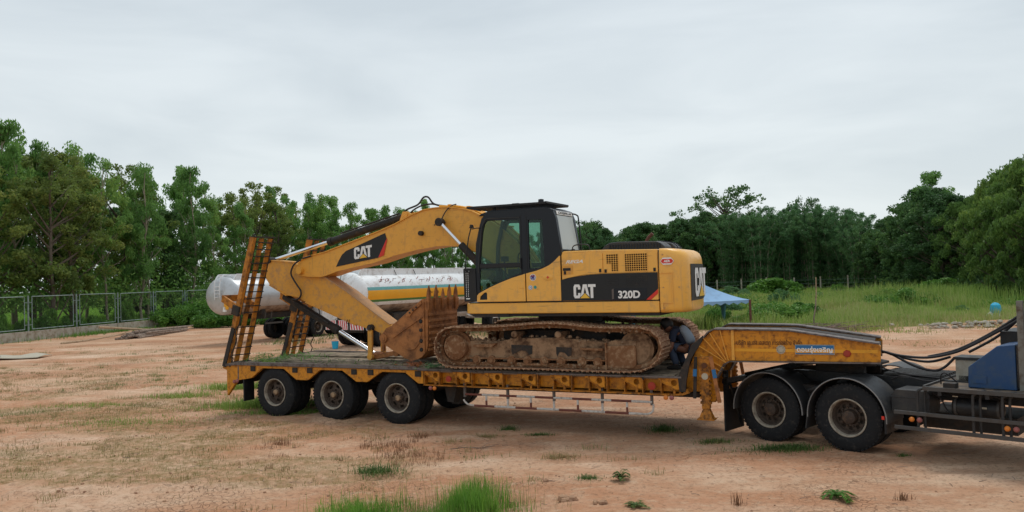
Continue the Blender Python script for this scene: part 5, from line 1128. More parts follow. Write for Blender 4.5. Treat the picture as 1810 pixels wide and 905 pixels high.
def build_person():
    # local frame of the trailer; he squats on the deck facing the track
    P = thing('person', 'person crouching at the track end, dark top with grey cloth over the back', 'person', TO, -TH)
    hip = (5.66, .95, 1.50); sp1 = (5.62, .95, 1.62); sp2 = (5.54, .95, 1.76); chest = (5.44, .95, 1.84); neck = (5.34, .93, 1.87); head0 = (5.30, .92, 1.88)
    kneeL = (5.34, .80, 1.56); ankL = (5.46, .80, 1.20); toeL = (5.32, .80, 1.165)
    kneeR = (5.38, 1.12, 1.55); ankR = (5.50, 1.12, 1.20); toeR = (5.36, 1.12, 1.165)
    shL = (5.42, .77, 1.80); elL = (5.40, .66, 1.52); wrL = (5.22, .66, 1.30); haL = (5.16, .66, 1.26)
    shR = (5.42, 1.13, 1.80); elR = (5.38, 1.18, 1.52); wrR = (5.24, 1.0, 1.33); haR = (5.18, .96, 1.28)
    ch = [([hip, sp1, sp2, chest, neck, head0], [.14, .13, .13, .135, .055, .06], None),
          ([(5.62, .86, 1.47), kneeL, ankL, toeL], [.09, .065, .045, .035], 0), ([(5.62, 1.04, 1.47), kneeR, ankR, toeR], [.09, .065, .045, .035], 0),
          ([shL, elL, wrL, haL], [.06, .045, .03, .035], 3), ([shR, elR, wrR, haR], [.06, .045, .03, .035], 3)]
    body = skinned('body', ch, m_skin, P)
    hd = MB(); hd.lathe([(0, -.12), (.045, -.115), (.07, -.08), (.082, -.03), (.088, .02), (.084, .07), (.06, .105), (0, .12)], (0, 0, 0), 20, 'z')
    hd.lathe([(0, -.02), (.014, -.015), (.018, .005), (.008, .03), (0, .035)], (-.09, 0, -.012), 8, 'z')
    for s in (-1, 1): hd.lathe([(0, -.012), (.026, -.008), (.028, .006), (0, .012)], (.005, s * .082, 0), 10, 'y')
    hd.box(-.088, -.078, -.028, .028, -.062, -.052)
    o = hd.build('head', m_skin, P, ang=70); o.location = (5.27, .92, 1.90); o.rotation_euler = (0, rad(-38), rad(18)); o.scale = (1.08, .95, 1)
    e_ = MB()
    for s in (-1, 1): e_.disc((-.086, s * .034, .022), .012, .008, 8, 'x')
    e_.build('eyes', m_hair, o)
    h = MB(); h.lathe([(.094, -.03), (.098, .03), (.092, .08), (.066, .118), (0, .134)], (.012, 0, .004), 20, 'z'); h.lathe([(0, -.09), (.06, -.07), (.085, -.02), (.08, .04), (0, .06)], (.028, 0, .0), 14, 'z'); h.build('hair', m_hair, o, ang=70)
    skinned('shirt', [([(5.64, .95, 1.56), sp1, sp2, chest, (5.36, .93, 1.86)], [.15, .145, .147, .152, .075], None), ([shL, (5.41, .68, 1.60)], [.078, .066], 3), ([shR, (5.40, 1.16, 1.60)], [.078, .066], 3)], m_shirt, P)
    skinned('grey_cloth', [([(5.70, .93, 1.56), (5.67, .93, 1.68), (5.59, .93, 1.81), (5.50, .93, 1.89)], [(.15, .10), (.17, .09), (.17, .08), (.12, .07)], None)], m_vest, P)
    skinned('trousers', [([hip, (5.62, .95, 1.58)], [.155, .14], None), ([(5.62, .86, 1.47), kneeL, ankL], [.105, .082, .062], 0), ([(5.62, 1.04, 1.47), kneeR, ankR], [.105, .082, .062], 0)], m_jeans, P)
    for (w, hnd, nm) in ((wrL, haL, 'glove'), (wrR, haR, 'glove')):
        w = Vector(w); hv = Vector(hnd); d = (hv - w).normalized(); sd = Vector((0, 1, 0)); up = d.cross(sd)
        pts = [([tuple(w), tuple(hv), tuple(hv + d * .03)], [(.03, .022), (.038, .022), (.036, .02)], None)]
        for k, l in enumerate((.05, .06, .055, .042)):
            b = hv + d * .03 + sd * (-.027 + .018 * k); p1 = b + d * l * .6 - up * .012; p2 = p1 + d * l * .3 - up * .03
            pts.append(([tuple(b), tuple(p1), tuple(p2)], [.0095, .009, .008], 2))
        t0 = hv - sd * .03; pts.append(([tuple(t0), tuple(t0 + d * .03 - sd * .02 - up * .02), tuple(t0 + d * .055 - sd * .01 - up * .04)], [.011, .010, .008], 1))
        skinned(nm, pts, m_glove, P, 1)
    for k in (ankL, ankR):
        m = MB(); x, y, z = k; m.prism([(x - .17, 1.143), (x - .19, 1.17), (x - .15, 1.19), (x - .05, 1.22), (x + .05, 1.23), (x + .07, 1.143)], y - .045, y + .045); m.build('shoe', m_blk2, P, bev=.015)
build_person()

# ------------------------------------------------------------------ two small tank trucks in the yard
def build_tanker(name, label, loc, rz, L_, chev, cab):
    T = thing(name, label, 'tank truck', loc, rz)       # local X runs along the tank away from the near dome
    zc, a, b = 2.35, 1.18, .92
    def ring(x, k): return [(x, a * k * math.cos(t), zc + b * k * math.sin(t)) for t in [2 * math.pi * i / 48 for i in range(48)]]
    m = MB(); xs = [(-.32, .0), (-.31, .25), (-.27, .5), (-.2, .72), (-.1, .89), (0, .975), (.08, 1), (L_ - .08, 1), (L_, .975), (L_ + .1, .89), (L_ + .2, .72), (L_ + .27, .5), (L_ + .32, .0)]
    vs = []; 
    for x, k in xs: vs += ring(x, max(k, .001))
    n = 48; fs = [(i * n + k, i * n + (k + 1) % n, (i + 1) * n + (k + 1) % n, (i + 1) * n + k) for i in range(len(xs) - 1) for k in range(n)]
    m.add(vs, fs); tk = m.build('tank_shell', m_tank if not chev else m_tankw, T, ang=60)
    def band(z0, z1, mm, nm, off=.008, x0=.12, x1=None, sides=(-1, 1)):
        for s in sides:
            mb = MB(); vs = []; K = 8; x1_ = x1 or L_ - .1
            for k in range(K + 1):
                z = z0 + (z1 - z0) * k / K; y = s * (a * math.sqrt(max(0, 1 - ((z - zc) / b) ** 2)) + off); vs += [(x0, y, z), (x1_, y, z)]
            mb.add(vs, [(2 * k, 2 * k + 1, 2 * k + 3, 2 * k + 2) for k in range(K)]); mb.build(nm, mm, tk)
    if chev:
        band(2.05, 2.46, m_tanky, 'yellow_band'); band(2.46, 2.60, m_tankt, 'teal_band'); band(1.95, 2.05, m_tankg, 'green_band'); 
        finish('tank_lettering', text_mesh('UN 1863', 4.3, 5.1, 2.2, 2.32, 'y', -1.192, .003, .0), m_brown, tk)
    band(1.46, 1.80, m_tankb, 'dusty_belly', .006, x0=.06, x1=L_ - .06)
    # dust on the underside
    m = MB(); vs = []
    for k in range(13):
        t = math.pi + rad(76) + (math.pi - rad(152)) * k / 12; vs += [(.04, (a + .006) * math.cos(t), zc + (b + .006) * math.sin(t)), (L_ - .04, (a + .006) * math.cos(t), zc + (b + .006) * math.sin(t))]
    m.add(vs, [(2 * k, 2 * k + 1, 2 * k + 3, 2 * k + 2) for k in range(12)]); m.build('belly_strip', m_tankb, tk)
    # walkway boards along the top
    m = MB(); m.prism([(.1, 3.12), (.35, 3.42), (L_ - .35, 3.42), (L_ - .1, 3.12)], -.62, -.59); m.prism([(.1, 3.12), (.35, 3.42), (L_ - .35, 3.42), (L_ - .1, 3.12)], .59, .62); m.box(.3, .33, -.59, .59, 3.2, 3.4); m.box(L_ - .33, L_ - .3, -.59, .59, 3.2, 3.4)
    m.build('top_walkway', m_tankw, T)
    m = MB()
    for x in (.25 * L_, .5 * L_, .75 * L_): m.disc((x, 0, 3.22), .26, .12, 20, 'z')
    m.build('hatch', m_tank, T)
    if chev:
        rr = random.Random(5); m = MB()
        for k in range(34):
            x = rr.choice([rr.uniform(1, 2), rr.uniform(2.2, 3.1), rr.uniform(3.6, 5), rr.uniform(5, 6.6)]); t = rad(-118 + rr.uniform(-9, 5)); pts = []
            for q in range(4): tt = t - rad(q * rr.uniform(1.5, 5)); pts.append((x + q * rr.uniform(.02, .12), (a + .004) * math.sin(tt) , zc + (b + .004) * -math.cos(tt)))
            for p, q in zip(pts[:-1], pts[1:]): m.bar(p, q, rr.uniform(.01, .035), .006)
        m.build('rust_streaks', m_tankr, tk)
        m = MB()
        for x in (2.5, 3.9): m.bar((x, -.64, 3.35), (x + .12, -.66, 3.12), .03, .01)
        m.build('tar_marks', m_blk, tk)
    # ladder on the near dome
    for s in ((-.25, .12) if not chev else (-.05, .28)):
        m = MB(); m.tube(smooth_path([(-.36, s, 2.2), (-.38, s, 2.7), (-.33, s, 3.1), (-.15, s, 3.35), (.0, s, 3.38), (.3, s, 3.3)], 4), .022, 6); m.build('ladder_rail', m_galv if chev else m_tankw, T)
    for k in range(4): m = MB(); m.tube([(-.38, -.25 if not chev else -.05, 2.3 + .17 * k), (-.38, .12 if not chev else .28, 2.3 + .17 * k)], .015, 6); m.build('ladder_rung', m_tankw, T)
    # chassis, wheels
    m = MB()
    for y in (-.45, .33): m.box(-.1 if chev else 1.6, L_ + .6, y, y + .12, 1.15, 1.42)
    for x in ((.4, L_ * .5, L_ - .6) if chev else (1.7, L_ - .6)): m.box(x, x + .25, -.8, .8, 1.38, 1.62)
    m.build('chassis', m_dark, T)
    m = MB(); m.box(1.9, 2.9, -1.05, -.5, .62, 1.4); m.box(2.1, 2.25, -1.0, -.85, .05, .62); m.box(2.0, 2.35, -1.08, -.78, .0, .05)
    if chev: m.box(.05, .12, -.9, .9, .65, 1.2); m.box(.6, 1.4, -.9, .9, .8, 1.15); m.build('under_gear', m_dark, T)
    m = MB()
    for x in ((.6, 1.0, 1.5) if chev else (1.8, 2.2)): m.tube([(x, -.9, 1.15), (x, -.95, 1.5)], .035, 8)
    m.build('outlet_pipe', m_rail, T)
    for x in ((1.1, 2.4, L_ + 1.1) if chev else (4.1, 5.3, L_ + 1.6)):
        for s in (-1, 1):
            w = wheel(T, 'truck', x, s * 1.15, .53, flip=(s > 0))
    if chev:
        for y0, y1 in ((-1.1, -.35), (-.2, .35), (.5, 1.1)):
            m = MB(); m.box(-.16, -.12, y0, y1, .78, 1.2); bd = m.build('hazard_board', m_white, T)
            q = MB()
            for k in range(5):
                ya = y0 + (y1 - y0) * k / 5; w_ = (y1 - y0) / 5 * .5
                q.prism([(ya, .79), (ya + w_, .79), (min(y1, ya + w_ * 2), 1.19), (min(y1, ya + w_), 1.19)], -.166, -.161, axis='x')
            q.build('hazard_stripes', m_stripes, bd)
        m = MB(); m.lathe([(0, 0), (.12, .0), (.14, .1), (.1, .3), (0, .3)], (.1, -1.2, .75), 14, 'z'); m.build('silver_canister', m_tank, T)
    else:
        m = MB(); m.box(-.36, -.30, -.75, -.5, 1.72, 2.0); m.build('hazard_square', m_tanky, T)
        m = MB(); m.prism([(-.62, 1.62), (-.40, 1.62), (-.44, 1.84), (-.58, 1.84)], -.36, -.3, axis='x'); m.build('warning_mark', m_white, T)
        m = MB(); m.box(1.7, 2.8, -1.1, -1.02, .9, .98); m.build('underrun_bar', m_rail, T)
    # cab at the far end
    m = MB(); m.prism([(L_ + .45, 1.0), (L_ + .45, 2.75), (L_ + 1.9, 2.75), (L_ + 2.15, 2.0), (L_ + 2.15, .7), (L_ + .8, .7)], -1.15, 1.15); c = m.build('cab', cab, T, bev=.06, seg=3)
    m = MB(); m.prism([(L_ + 1.0, 1.9), (L_ + 1.0, 2.5), (L_ + 1.75, 2.5), (L_ + 1.95, 1.9)], -1.165, -1.152); m.prism([(L_ + 1.0, 1.9), (L_ + 1.0, 2.5), (L_ + 1.75, 2.5), (L_ + 1.95, 1.9)], 1.152, 1.165); m.build('window', m_glassr, c)
    return T
ga = math.atan2(.85, .53)
build_tanker('tank_truck', 'white tank truck with yellow and green side band and rust streaks, behind the bucket', (-7.3, 34.6, 0), ga, 9.0, True, m_tankw)
build_tanker('tank_truck', 'bare silver tank truck with ladder on its domed end, behind the rear ramps', (-14.0, 38.2, 0), ga + .05, 5.2, False, m_tankw)

# ------------------------------------------------------------------ mesh fence on its low concrete wall
def fpt(t, off=0, z=0):
    n = np.array([-FD[1], FD[0]]); p = FA + FD * t + n * off; return (p[0], p[1], z)
def build_fence():
    rz = math.atan2(FD[1], FD[0])
    w = thing('low_wall', 'low weathered concrete wall carrying the mesh fence', 'wall', (FA[0], FA[1], 0), rz)
    m = MB(); m.box(-22, 48, .0, .16, -.2, .55); m.build('wall_body', m_conc, w, bev=.01)
    m = MB()
    for t in (-17.6, -13.7, -9.9, -5.9, -1.95, 1.95, 5.8, 9.65, 13.45, 17.3, 21.1): m.box(t, t + .3, -.03, -.001, -.2, .56)
    m.build('wall_pier', m_conc, w)
    f = thing('mesh_fence', 'pale green galvanised chain mesh fence panels on the low wall', 'fence', (FA[0], FA[1], 0), rz)
    posts = [-21.3, -17.45, -13.6, -9.75, -5.75, -1.8, 2.1, 5.95, 9.8, 13.6, 17.45, 21.3, 25.1, 29.0, 32.9, 36.8, 40.7, 44.6]
    for i, t in enumerate(posts):
        m = MB(); m.tube([(t, .08, .5), (t, .08, 2.62)], .045, 10); m.build('post', m_galv, f)
        if i + 1 < len(posts):
            a, b = t + .28, posts[i + 1] - .28; j = R.uniform(-.02, .02)
            m = MB(); m.tube([(a, .08, .66), (a, .08, 2.56 + j)], .025, 8); m.tube([(b, .08, .66), (b, .08, 2.56)], .025, 8); m.tube([(a, .08, 2.56 + j), (b, .08, 2.56)], .028, 8); m.tube([(a, .08, .66), (b, .08, .66)], .028, 8)
            fr = m.build('panel_frame', m_galv, f)
            
            for xa_, za_ in ((t, 2.2), (t, .9), (b, 2.2), (b, .9)): m = MB(); m.box(xa_, xa_ + .28, .07, .09, za_, za_ + .035); m.build('clamp', m_galv, f)
            m = MB(); x0, x1, z0, z1 = a, b, .66, 2.56; st = .16 if i < 12 else .3; h = z1 - z0; r_ = .003
            k = x0 - h
            while k < x1:
                for s in (1, -1):
                    xa, xb = (k, k + h); za, zb = (z0, z1) if s > 0 else (z1, z0)
                    pa, pb = [xa, za], [xb, zb]; sl = (zb - za) / h
                    if pa[0] < x0: pa = [x0, za + sl * (x0 - xa)]
                    if pb[0] > x1: pb = [x1, za + sl * (x1 - xa)]
                    if pb[0] - pa[0] > .05: m.tube([(pa[0], .08, pa[1]), (pb[0], .08, pb[1])], r_, 3, cap=False)
                k += st
            m.build('mesh_wire', m_rail, fr, kind='stuff')
build_fence()

# pole stack and loose branch beside the fence
def pole(name, label, p, q, r0, r1, mm, group=None, bend=.1):
    T = None; P = []; p, q = Vector(p), Vector(q); nrm = (q - p).cross(Vector((0, 0, 1))).normalized()
    o = R.uniform(-bend, bend)
    for k in range(7):
        t = k / 6; P.append(p.lerp(q, t) + nrm * o * math.sin(t * math.pi) + Vector((0, 0, abs(o) * .2 * math.sin(t * math.pi * 2))) - p)
    m = MB(); m.tube(P, r0, 7, r2=r1); ob = m.build(name, mm); ob.location = p; tag(ob, label, 'pole', group)
for k in range(36):
    lay = k // 10; off = R.uniform(-.75, .75) * (1 - .28 * lay); t0 = R.uniform(1.4, 2.7) + .3 * lay; Ln = R.uniform(5.2, 6.6)
    a = fpt(t0, -6.4 + off, .06 + .1 * lay); b = fpt(t0 + Ln, -5.6 + off * .8 + R.uniform(-.12, .12), .05 + .08 * lay)
    pole('wooden_pole', 'weathered wooden pole lying in the stack at the foot of the mesh fence', a, b, R.uniform(.06, .09), R.uniform(.03, .05), m_wood, 'weathered poles stacked by the fence')
pole('wooden_pole', 'pale peeled pole lying slanted over the near end of the pole stack', fpt(1.3, -5.2, .75), fpt(4.0, -6.3, .40), .07, .06, m_wood2, bend=.02)
def branch_ob():
    A = Vector((-24.1, 42.2, .05)); pts = [(0, 0, 0), (.5, 1.6, .02), (.7, 3.2, .06), (.95, 4.8, .14), (1.25, 6.2, .25)]
    m = MB(); m.tube(smooth_path(pts, 4), .06, 7, r2=.02); m.tube([(.9, 4.5, .12), (1.3, 5.2, .35), (1.45, 5.9, .6)], .025, 5, r2=.01); m.tube([(.7, 3.3, .05), (1.2, 4.1, .12), (1.9, 4.6, .2)], .025, 5, r2=.01)
    o = m.build('fallen_branch', m_wood2); o.location = A; tag(o, 'long bent pale branch lying on the sand in front of the pole stack', 'branch')
branch_ob()
def sheet_ob():
    m = MB(); n = 8; vs = []
    for i in range(n + 1):
        for j in range(5):
            x = 2.6 * i / n - 1.3; y = 1.3 * j / 4 - .65; vs.append((x, y, .05 + .05 * math.sin(i * 1.3) * (j / 4) + .04 * math.cos(j + i * .5) + .01))
    fs = [(i * 5 + j, i * 5 + 5 + j, i * 5 + 6 + j, i * 5 + j + 1) for i in range(n) for j in range(4)]; m.add(vs, fs)
    o = m.build('flat_sheet', m_pale); o.location = (-21.6, 34.2, .03); o.rotation_euler = (0, 0, .1)
    s = o.modifiers.new('t', 'SOLIDIFY'); s.thickness = .02
    tag(o, 'pale warped board lying flat on the sand at the left', 'board')
    m = MB(); m.lathe([(0, 0), (.2, .0), (.3, .1), (.25, .22), (.1, .3), (0, .31)], (0, 0, 0), 9, 'z'); o = m.build('stone', m_conc); o.location = (-22.3, 33.9, 0); tag(o, 'grey stone beside the pale warped board', 'stone')
sheet_ob()
def pail():
    o = thing('bucket', 'small blue plastic bucket on the ground beyond the trailer deck', 'bucket', (-7.75, 34.3, 0))
    m = MB(); m.lathe([(0, 0), (.12, 0), (.155, .30), (.165, .31), (.15, .31), (.115, .03), (0, .03)], (0, 0, 0), 20, 'z'); m.build('pail_body', m_bagb, o)
    m = MB(); m.tube(smooth_path([(-.155, 0, .29), (-.12, 0, .38), (0, 0, .42), (.12, 0, .38), (.155, 0, .29)], 4), .006, 5); m.build('handle', m_white, o)
pail()

# ------------------------------------------------------------------ tent
def build_tent():
    T = thing('tent', 'light blue peaked canopy tent on cloth wrapped legs behind the excavator counterweight', 'tent', (8.75, 41, 0))
    hx, hy, ze, za = 2.88, 2.0, 1.40, 2.75
    m = MB(); N = 10; rings = []
    per = [(-hx, -hy), (-hx / 3, -hy), (hx / 3, -hy), (hx, -hy), (hx, -hy / 3), (hx, hy / 3), (hx, hy), (hx / 3, hy), (-hx / 3, hy), (-hx, hy), (-hx, hy / 3), (-hx, -hy / 3)]
    vs = []; q = len(per)
    for i in range(N + 1):
        t = i / N; k = 1 - t; z = ze + (za - ze) * (t ** 1.35)
        for j, (x, y) in enumerate(per):
            sag = 0 if j % 3 == 0 else -.05 * math.sin(t * math.pi) ; fl = -.06 * (1 - t) if j % 3 else 0
            vs.append((x * max(k, .02), y * max(k, .02), z + sag + fl))
    fs = [(i * q + j, i * q + (j + 1) % q, (i + 1) * q + (j + 1) % q, (i + 1) * q + j) for i in range(N) for j in range(q)] + [tuple(N * q + j for j in range(q))]
    m.add(vs, fs); m.build('canopy', m_tentw, T, ang=50)
    m = MB()
    for (a, b) in ((per[0], per[3]), (per[3], per[6]), (per[6], per[9]), (per[9], per[0])):
        K = 14
        for k in range(K):
            p = Vector((*a, 0)).lerp(Vector((*b, 0)), k / K); r = Vector((*a, 0)).lerp(Vector((*b, 0)), (k + 1) / K); mid = (p + r) / 2
            dz = .045 * math.sin(math.pi * k / K) * 1.3; dz2 = .045 * math.sin(math.pi * (k + 1) / K) * 1.3
            m.add([(p.x, p.y, ze - dz), (r.x, r.y, ze - dz2), (r.x, r.y, ze - .10 - dz2), (mid.x, mid.y, ze - .2 - dz), (p.x, p.y, ze - .10 - dz)], [(0, 1, 2, 3, 4)])
    m.build('valance', m_tentw, T)
    for i, (x, y) in enumerate(((hx, -hy), (2.35, 1.0), (-hx, hy), (-hx, -hy))):
        m = MB(); m.tube([(x, y, 0), (x, y, ze)], .06, 8); l = m.build('leg', m_rustleg, T)
        m = MB(); m.tube([(x, y, .25 if i else .7), (x, y, .7), (x, y, 1.0), (x, y, ze - .02)], [.07, .11, .15, .17] if i else [.065, .07, .08, .085], 10); m.build('cloth_wrap', m_tentleg if i else m_rustleg, l)
build_tent()

# ------------------------------------------------------------------ field fence, stake, brush, bag
def field_fence():
    f = thing('wire_fence', 'thin white concrete posts with wire strands across the far field edge', 'fence', (0, 0, 0))
    pts = [(x * .92, 100 - (x - 28) * .12) for x in (8, 11.6, 15, 18.4, 21.6, 24.8, 28, 31.2, 34.5, 38.1, 41.5, 45, 48.5, 51.2, 54.6)]
    for i, (x, y) in enumerate(pts):
        m = MB(); m.box(x - .07, x + .07, y - .06, y + .06, -.2, 1.75 + (i % 3) * .06); m.build('post', m_conc, f)
    for z in (.5, .95, 1.4):
        m = MB(); m.tube([(x, y - .1, z + .02 * (i % 2)) for i, (x, y) in enumerate(pts)], .012, 4); m.build('wire', m_galv, f)
field_fence()
def stake():
    m = MB(); o = thing('stake', 'tall thin stake leaning slightly in the grass behind the gooseneck', 'stake', (14.15, 37.5, 0))
    m.tube([(0, 0, -.1), (.02, 0, .5), (.12, 0, 1.0), (.16, 0, 1.55)], .035, 7, r2=.028); m.build('lower_stick', m_wood, o)
    m = MB(); m.tube([(.15, -.03, 1.35), (.17, -.03, 1.9), (.18, -.03, 2.42)], .022, 7); m.build('upper_stick', m_wood2, o)
stake()
def brush():
    m = MB()
    for k in range(110):
        c = Vector((R.gauss(0, 1.05), R.gauss(0, .45), .04 + abs(R.gauss(0, .11)))); a = R.uniform(-.5, .5); l = R.uniform(.35, 1.1); d = Vector((math.cos(a), math.sin(a), R.uniform(-.12, .2))) * l
        m.tube([c - d, c + Vector((0, 0, R.uniform(-.03, .05))), c + d], R.uniform(.008, .025), 4)
    o = m.build('brushwood', m_wood, kind='stuff'); o.location = (13.6, 35.6, 0); o['label'] = 'heap of grey brushwood on the field edge behind the gooseneck'; o['category'] = 'brushwood'
brush()
def bag():
    o = thing('sack', 'white sack with a bright blue top lying in the field at the right', 'sack', (24.3, 40.2, 0))
    m = MB(); m.lathe([(0, 0), (.3, .0), (.36, .12), (.30, .28), (.16, .38), (0, .42)], (0, 0, 0), 14, 'z'); b = m.build('sack_body', m_bag, o, ang=70)
    m = MB(); m.lathe([(0, -.0), (.2, .02), (.26, .2), (.22, .42), (.12, .52), (0, .55)], (.03, -.12, .30), 11, 'z'); m.build('blue_wrap', m_bagb, o, ang=30)
bag()
def rubble():
    m = MB()
    for k in range(170):
        x = R.gauss(0, 1.7); y = R.gauss(0, .35); r = R.uniform(.04, .15) ; z = max(0, .16 - abs(y) * .3)
        q = [(0, -r * .4), (r, -r * .2), (r * R.uniform(.6, 1), r * .3), (0, r * .55)]; m.lathe(q, (x, y, z + r * .2), R.choice((5, 6, 7)), 'z')
    o = m.build('rubble', m_conc, kind='stuff', ang=15); o.location = (21.2, 35.6, .05); o['label'] = 'low ridge of grey rubble at the field edge'; o['category'] = 'rubble'
rubble()

# ------------------------------------------------------------------ trees
def tree_proto(kind, seed):
    r = np.random.default_rng(seed); rr = random.Random(seed); H = 12.
    cfg = dict(euc=(l_euc, m_bark2, 3.6, 1.8, 44, 140, .17, .042, 1.7, .46), eucy=(l_euc2, m_bark, 2.6, 2.6, 70, 130, .15, .055, .5, .52), dark=(l_dark, m_bark, 1.0, 3.6, 130, 130, .20, .085, .3, .7),
               bam=(l_bam, m_bark2, .6, 3.4, 130, 95, .24, .045, .8, .52), open=(l_dark, m_bark, 5.0, 4.2, 95, 46, .17, .08, .3, .6), weep=(l_weep, m_bark, .8, 3.4, 105, 140, .20, .05, 2.2, .5))[kind]
    lm, bm_, z0, Rm, ncl, per, ll, lw, droop, cr_ = cfg
    cc = []
    while len(cc) < ncl:
        u = rr.random(); z = z0 + (H - .3 - z0) * u ** .85
        t = (z - z0) / (H - z0)
        if kind in ('euc',): pf = (.45 + .75 * math.sin(min(1, t * 1.15) * math.pi) ** .8) * (1 - .35 * t)
        elif kind == 'bam': pf = .55 + .55 * t - .75 * max(0, t - .72) * 2.2
        elif kind == 'open': pf = 1.05 * math.sqrt(max(0, 1 - ((t - .42) / .62) ** 2))
        else: pf = .65 + .5 * math.sin(t * math.pi) - .75 * max(0, t - .7) * 1.9
        a = rr.uniform(0, 2 * math.pi); rad_ = Rm * max(.08, pf) * math.sqrt(rr.random()) * rr.uniform(.75, 1.15)
        cc.append((rad_ * math.cos(a), rad_ * math.sin(a), z))
    cc = np.array(cc); trunk = [(0, 0, -.3)]; x = y = 0
    for k in range(1, 9):
        x += rr.gauss(0, .10); y += rr.gauss(0, .10); trunk.append((x, y, H * .95 * k / 8))
    tk = MB(); r0 = .10 if kind in ('euc',) else .17
    if kind == 'bam':
        newc = []
        for k in range(26):
            a = rr.uniform(0, 6.28); b0 = rr.uniform(.1, 1.1); ln = rr.uniform(.6, 3.2); hh = rr.uniform(7.5, 11.8) - .35 * ln
            for q in range(8):
                u = .10 + .92 * q / 7; rq = b0 + ln * u ** 2.4; newc.append((rq * math.cos(a), rq * math.sin(a), hh * min(1, u * 1.25 - .22 * u * u)))
            tk.tube([(b0 * math.cos(a), b0 * math.sin(a), -.2), ((b0 + ln * .15) * math.cos(a), (b0 + ln * .15) * math.sin(a), hh * .5), ((b0 + ln * .5) * math.cos(a), (b0 + ln * .5) * math.sin(a), hh * .85), ((b0 + ln) * math.cos(a), (b0 + ln) * math.sin(a), hh)], .045, 5, r2=.012)
    else:
        tk.tube(trunk, r0, 8, r2=.02)
        for c in cc[::2]:
            zb = max(z0 * .5, c[2] - rr.uniform(.8, 2.2) - .3 * math.hypot(c[0], c[1])); i = min(7, int(zb / (H * .95 / 8))); p = Vector(trunk[i]).lerp(Vector(trunk[i + 1]), (zb - trunk[i][2]) / (H * .95 / 8) if i else .5)
            q = Vector(c); mid = p.lerp(q, .55) + Vector((0, 0, -.1)); tk.tube([p, mid, q], r0 * .38, 5, r2=.008, cap=False)
    if kind == 'bam': cc = np.array(newc)
    C = []; 
    for c in cc:
        s = cr_ * rr.uniform(.6, 1.25) * (1.25 if kind == 'bam' and c[2] < 6 else 1); n = int(per * rr.uniform(.6, 1.3)); p = r.normal(0, 1, (n, 3)); p = unit(p) * (r.random((n, 1)) ** .45) * s * np.array([[1, 1, .8 if droop < 1 else 1.15]]); C.append(p + c)
    C = np.concatenate(C); n = len(C)
    A = unit(r.normal(0, 1, (n, 3)) + np.array([[0, 0, -droop]])); B = unit(np.cross(A, r.normal(0, 1, (n, 3))))
    sz = r.uniform(.6, 1.4, (n, 1))
    me = quads_mesh('crown', C, A * ll * sz * .75, B * lw * sz, lm); return tk.mesh('trunk', bm_, 60), me
PROTO = {}
for kind, cnt, s0 in (('euc', 5, 10), ('eucy', 2, 30), ('dark', 4, 50), ('bam', 3, 70), ('open', 1, 90), ('weep', 2, 95)):
    PROTO[kind] = [tree_proto(kind, s0 + i) for i in range(cnt)]
def plant_tree(kind, var, x, y, H, wid=1., name='tree', label='', group=None, rz=None):
    tk, cr2 = PROTO[kind][var % len(PROTO[kind])]; s = H / 12.
    t = thing(name, label, 'tree', (x, y, float(hgt(np.array([x]), np.array([y]))[0])), R.uniform(0, 6.28) if rz is None else rz, group)
    t.scale = (s * wid, s * wid, s); finish('trunk', tk, None, t); finish('crown', cr2, None, t); return t
def hzn(px): return 490 - .03 * (px - 905)
def height_for(px, ytop, depth): return 2.85 + (hzn(px) - ytop) * depth / 1400
topL = ([-120, 0, 25, 45, 60, 105, 140, 185, 215, 250, 290, 335, 360, 385, 420, 495, 520, 545, 590, 640, 668, 690, 715, 745, 775, 830, 900], [200, 205, 250, 262, 256, 246, 268, 268, 290, 280, 290, 292, 318, 345, 325, 318, 350, 332, 350, 338, 350, 362, 368, 345, 365, 395, 410])
spec = []
nrm = np.array([-FD[1], FD[0]])
# (distance along the fence line, offset outward, kind)
tt = -14.
while tt < 64:
    for row, (off, prob) in enumerate(((3.8, .85), (7.5, .72), (11.5, .85))):
        t = tt + R.uniform(-.9, .9) + row * .7; o = off + R.uniform(-1, 1); p = FA + FD * t + nrm * o
        px = 905 + 1400 * p[0] / p[1]
        if px < -260 or R.random() > prob: continue
        spec.append((p[0], p[1], px, row))
    tt += 3.1 if tt < 20 else 4.2
for k in range(34):                       # the row turns and closes the view behind the tank trucks
    px = 560 + k * 13 + R.uniform(-6, 6); dd = R.uniform(84, 100); spec.append(((px - 905) / 1400 * dd, dd, px, 1 if k % 2 else 0))
ORD = ('first', 'second', 'third', 'fourth', 'fifth', 'sixth', 'seventh', 'eighth', 'ninth', 'tenth', 'eleventh', 'twelfth', 'thirteenth', 'fourteenth', 'fifteenth', 'sixteenth', 'seventeenth', 'eighteenth', 'nineteenth', 'twentieth')
cnt = {}
def ordl(key):
    cnt[key] = cnt.get(key, -1) + 1; return ORD[cnt[key]] if cnt[key] < len(ORD) else None
spec.sort(key=lambda q: q[2])
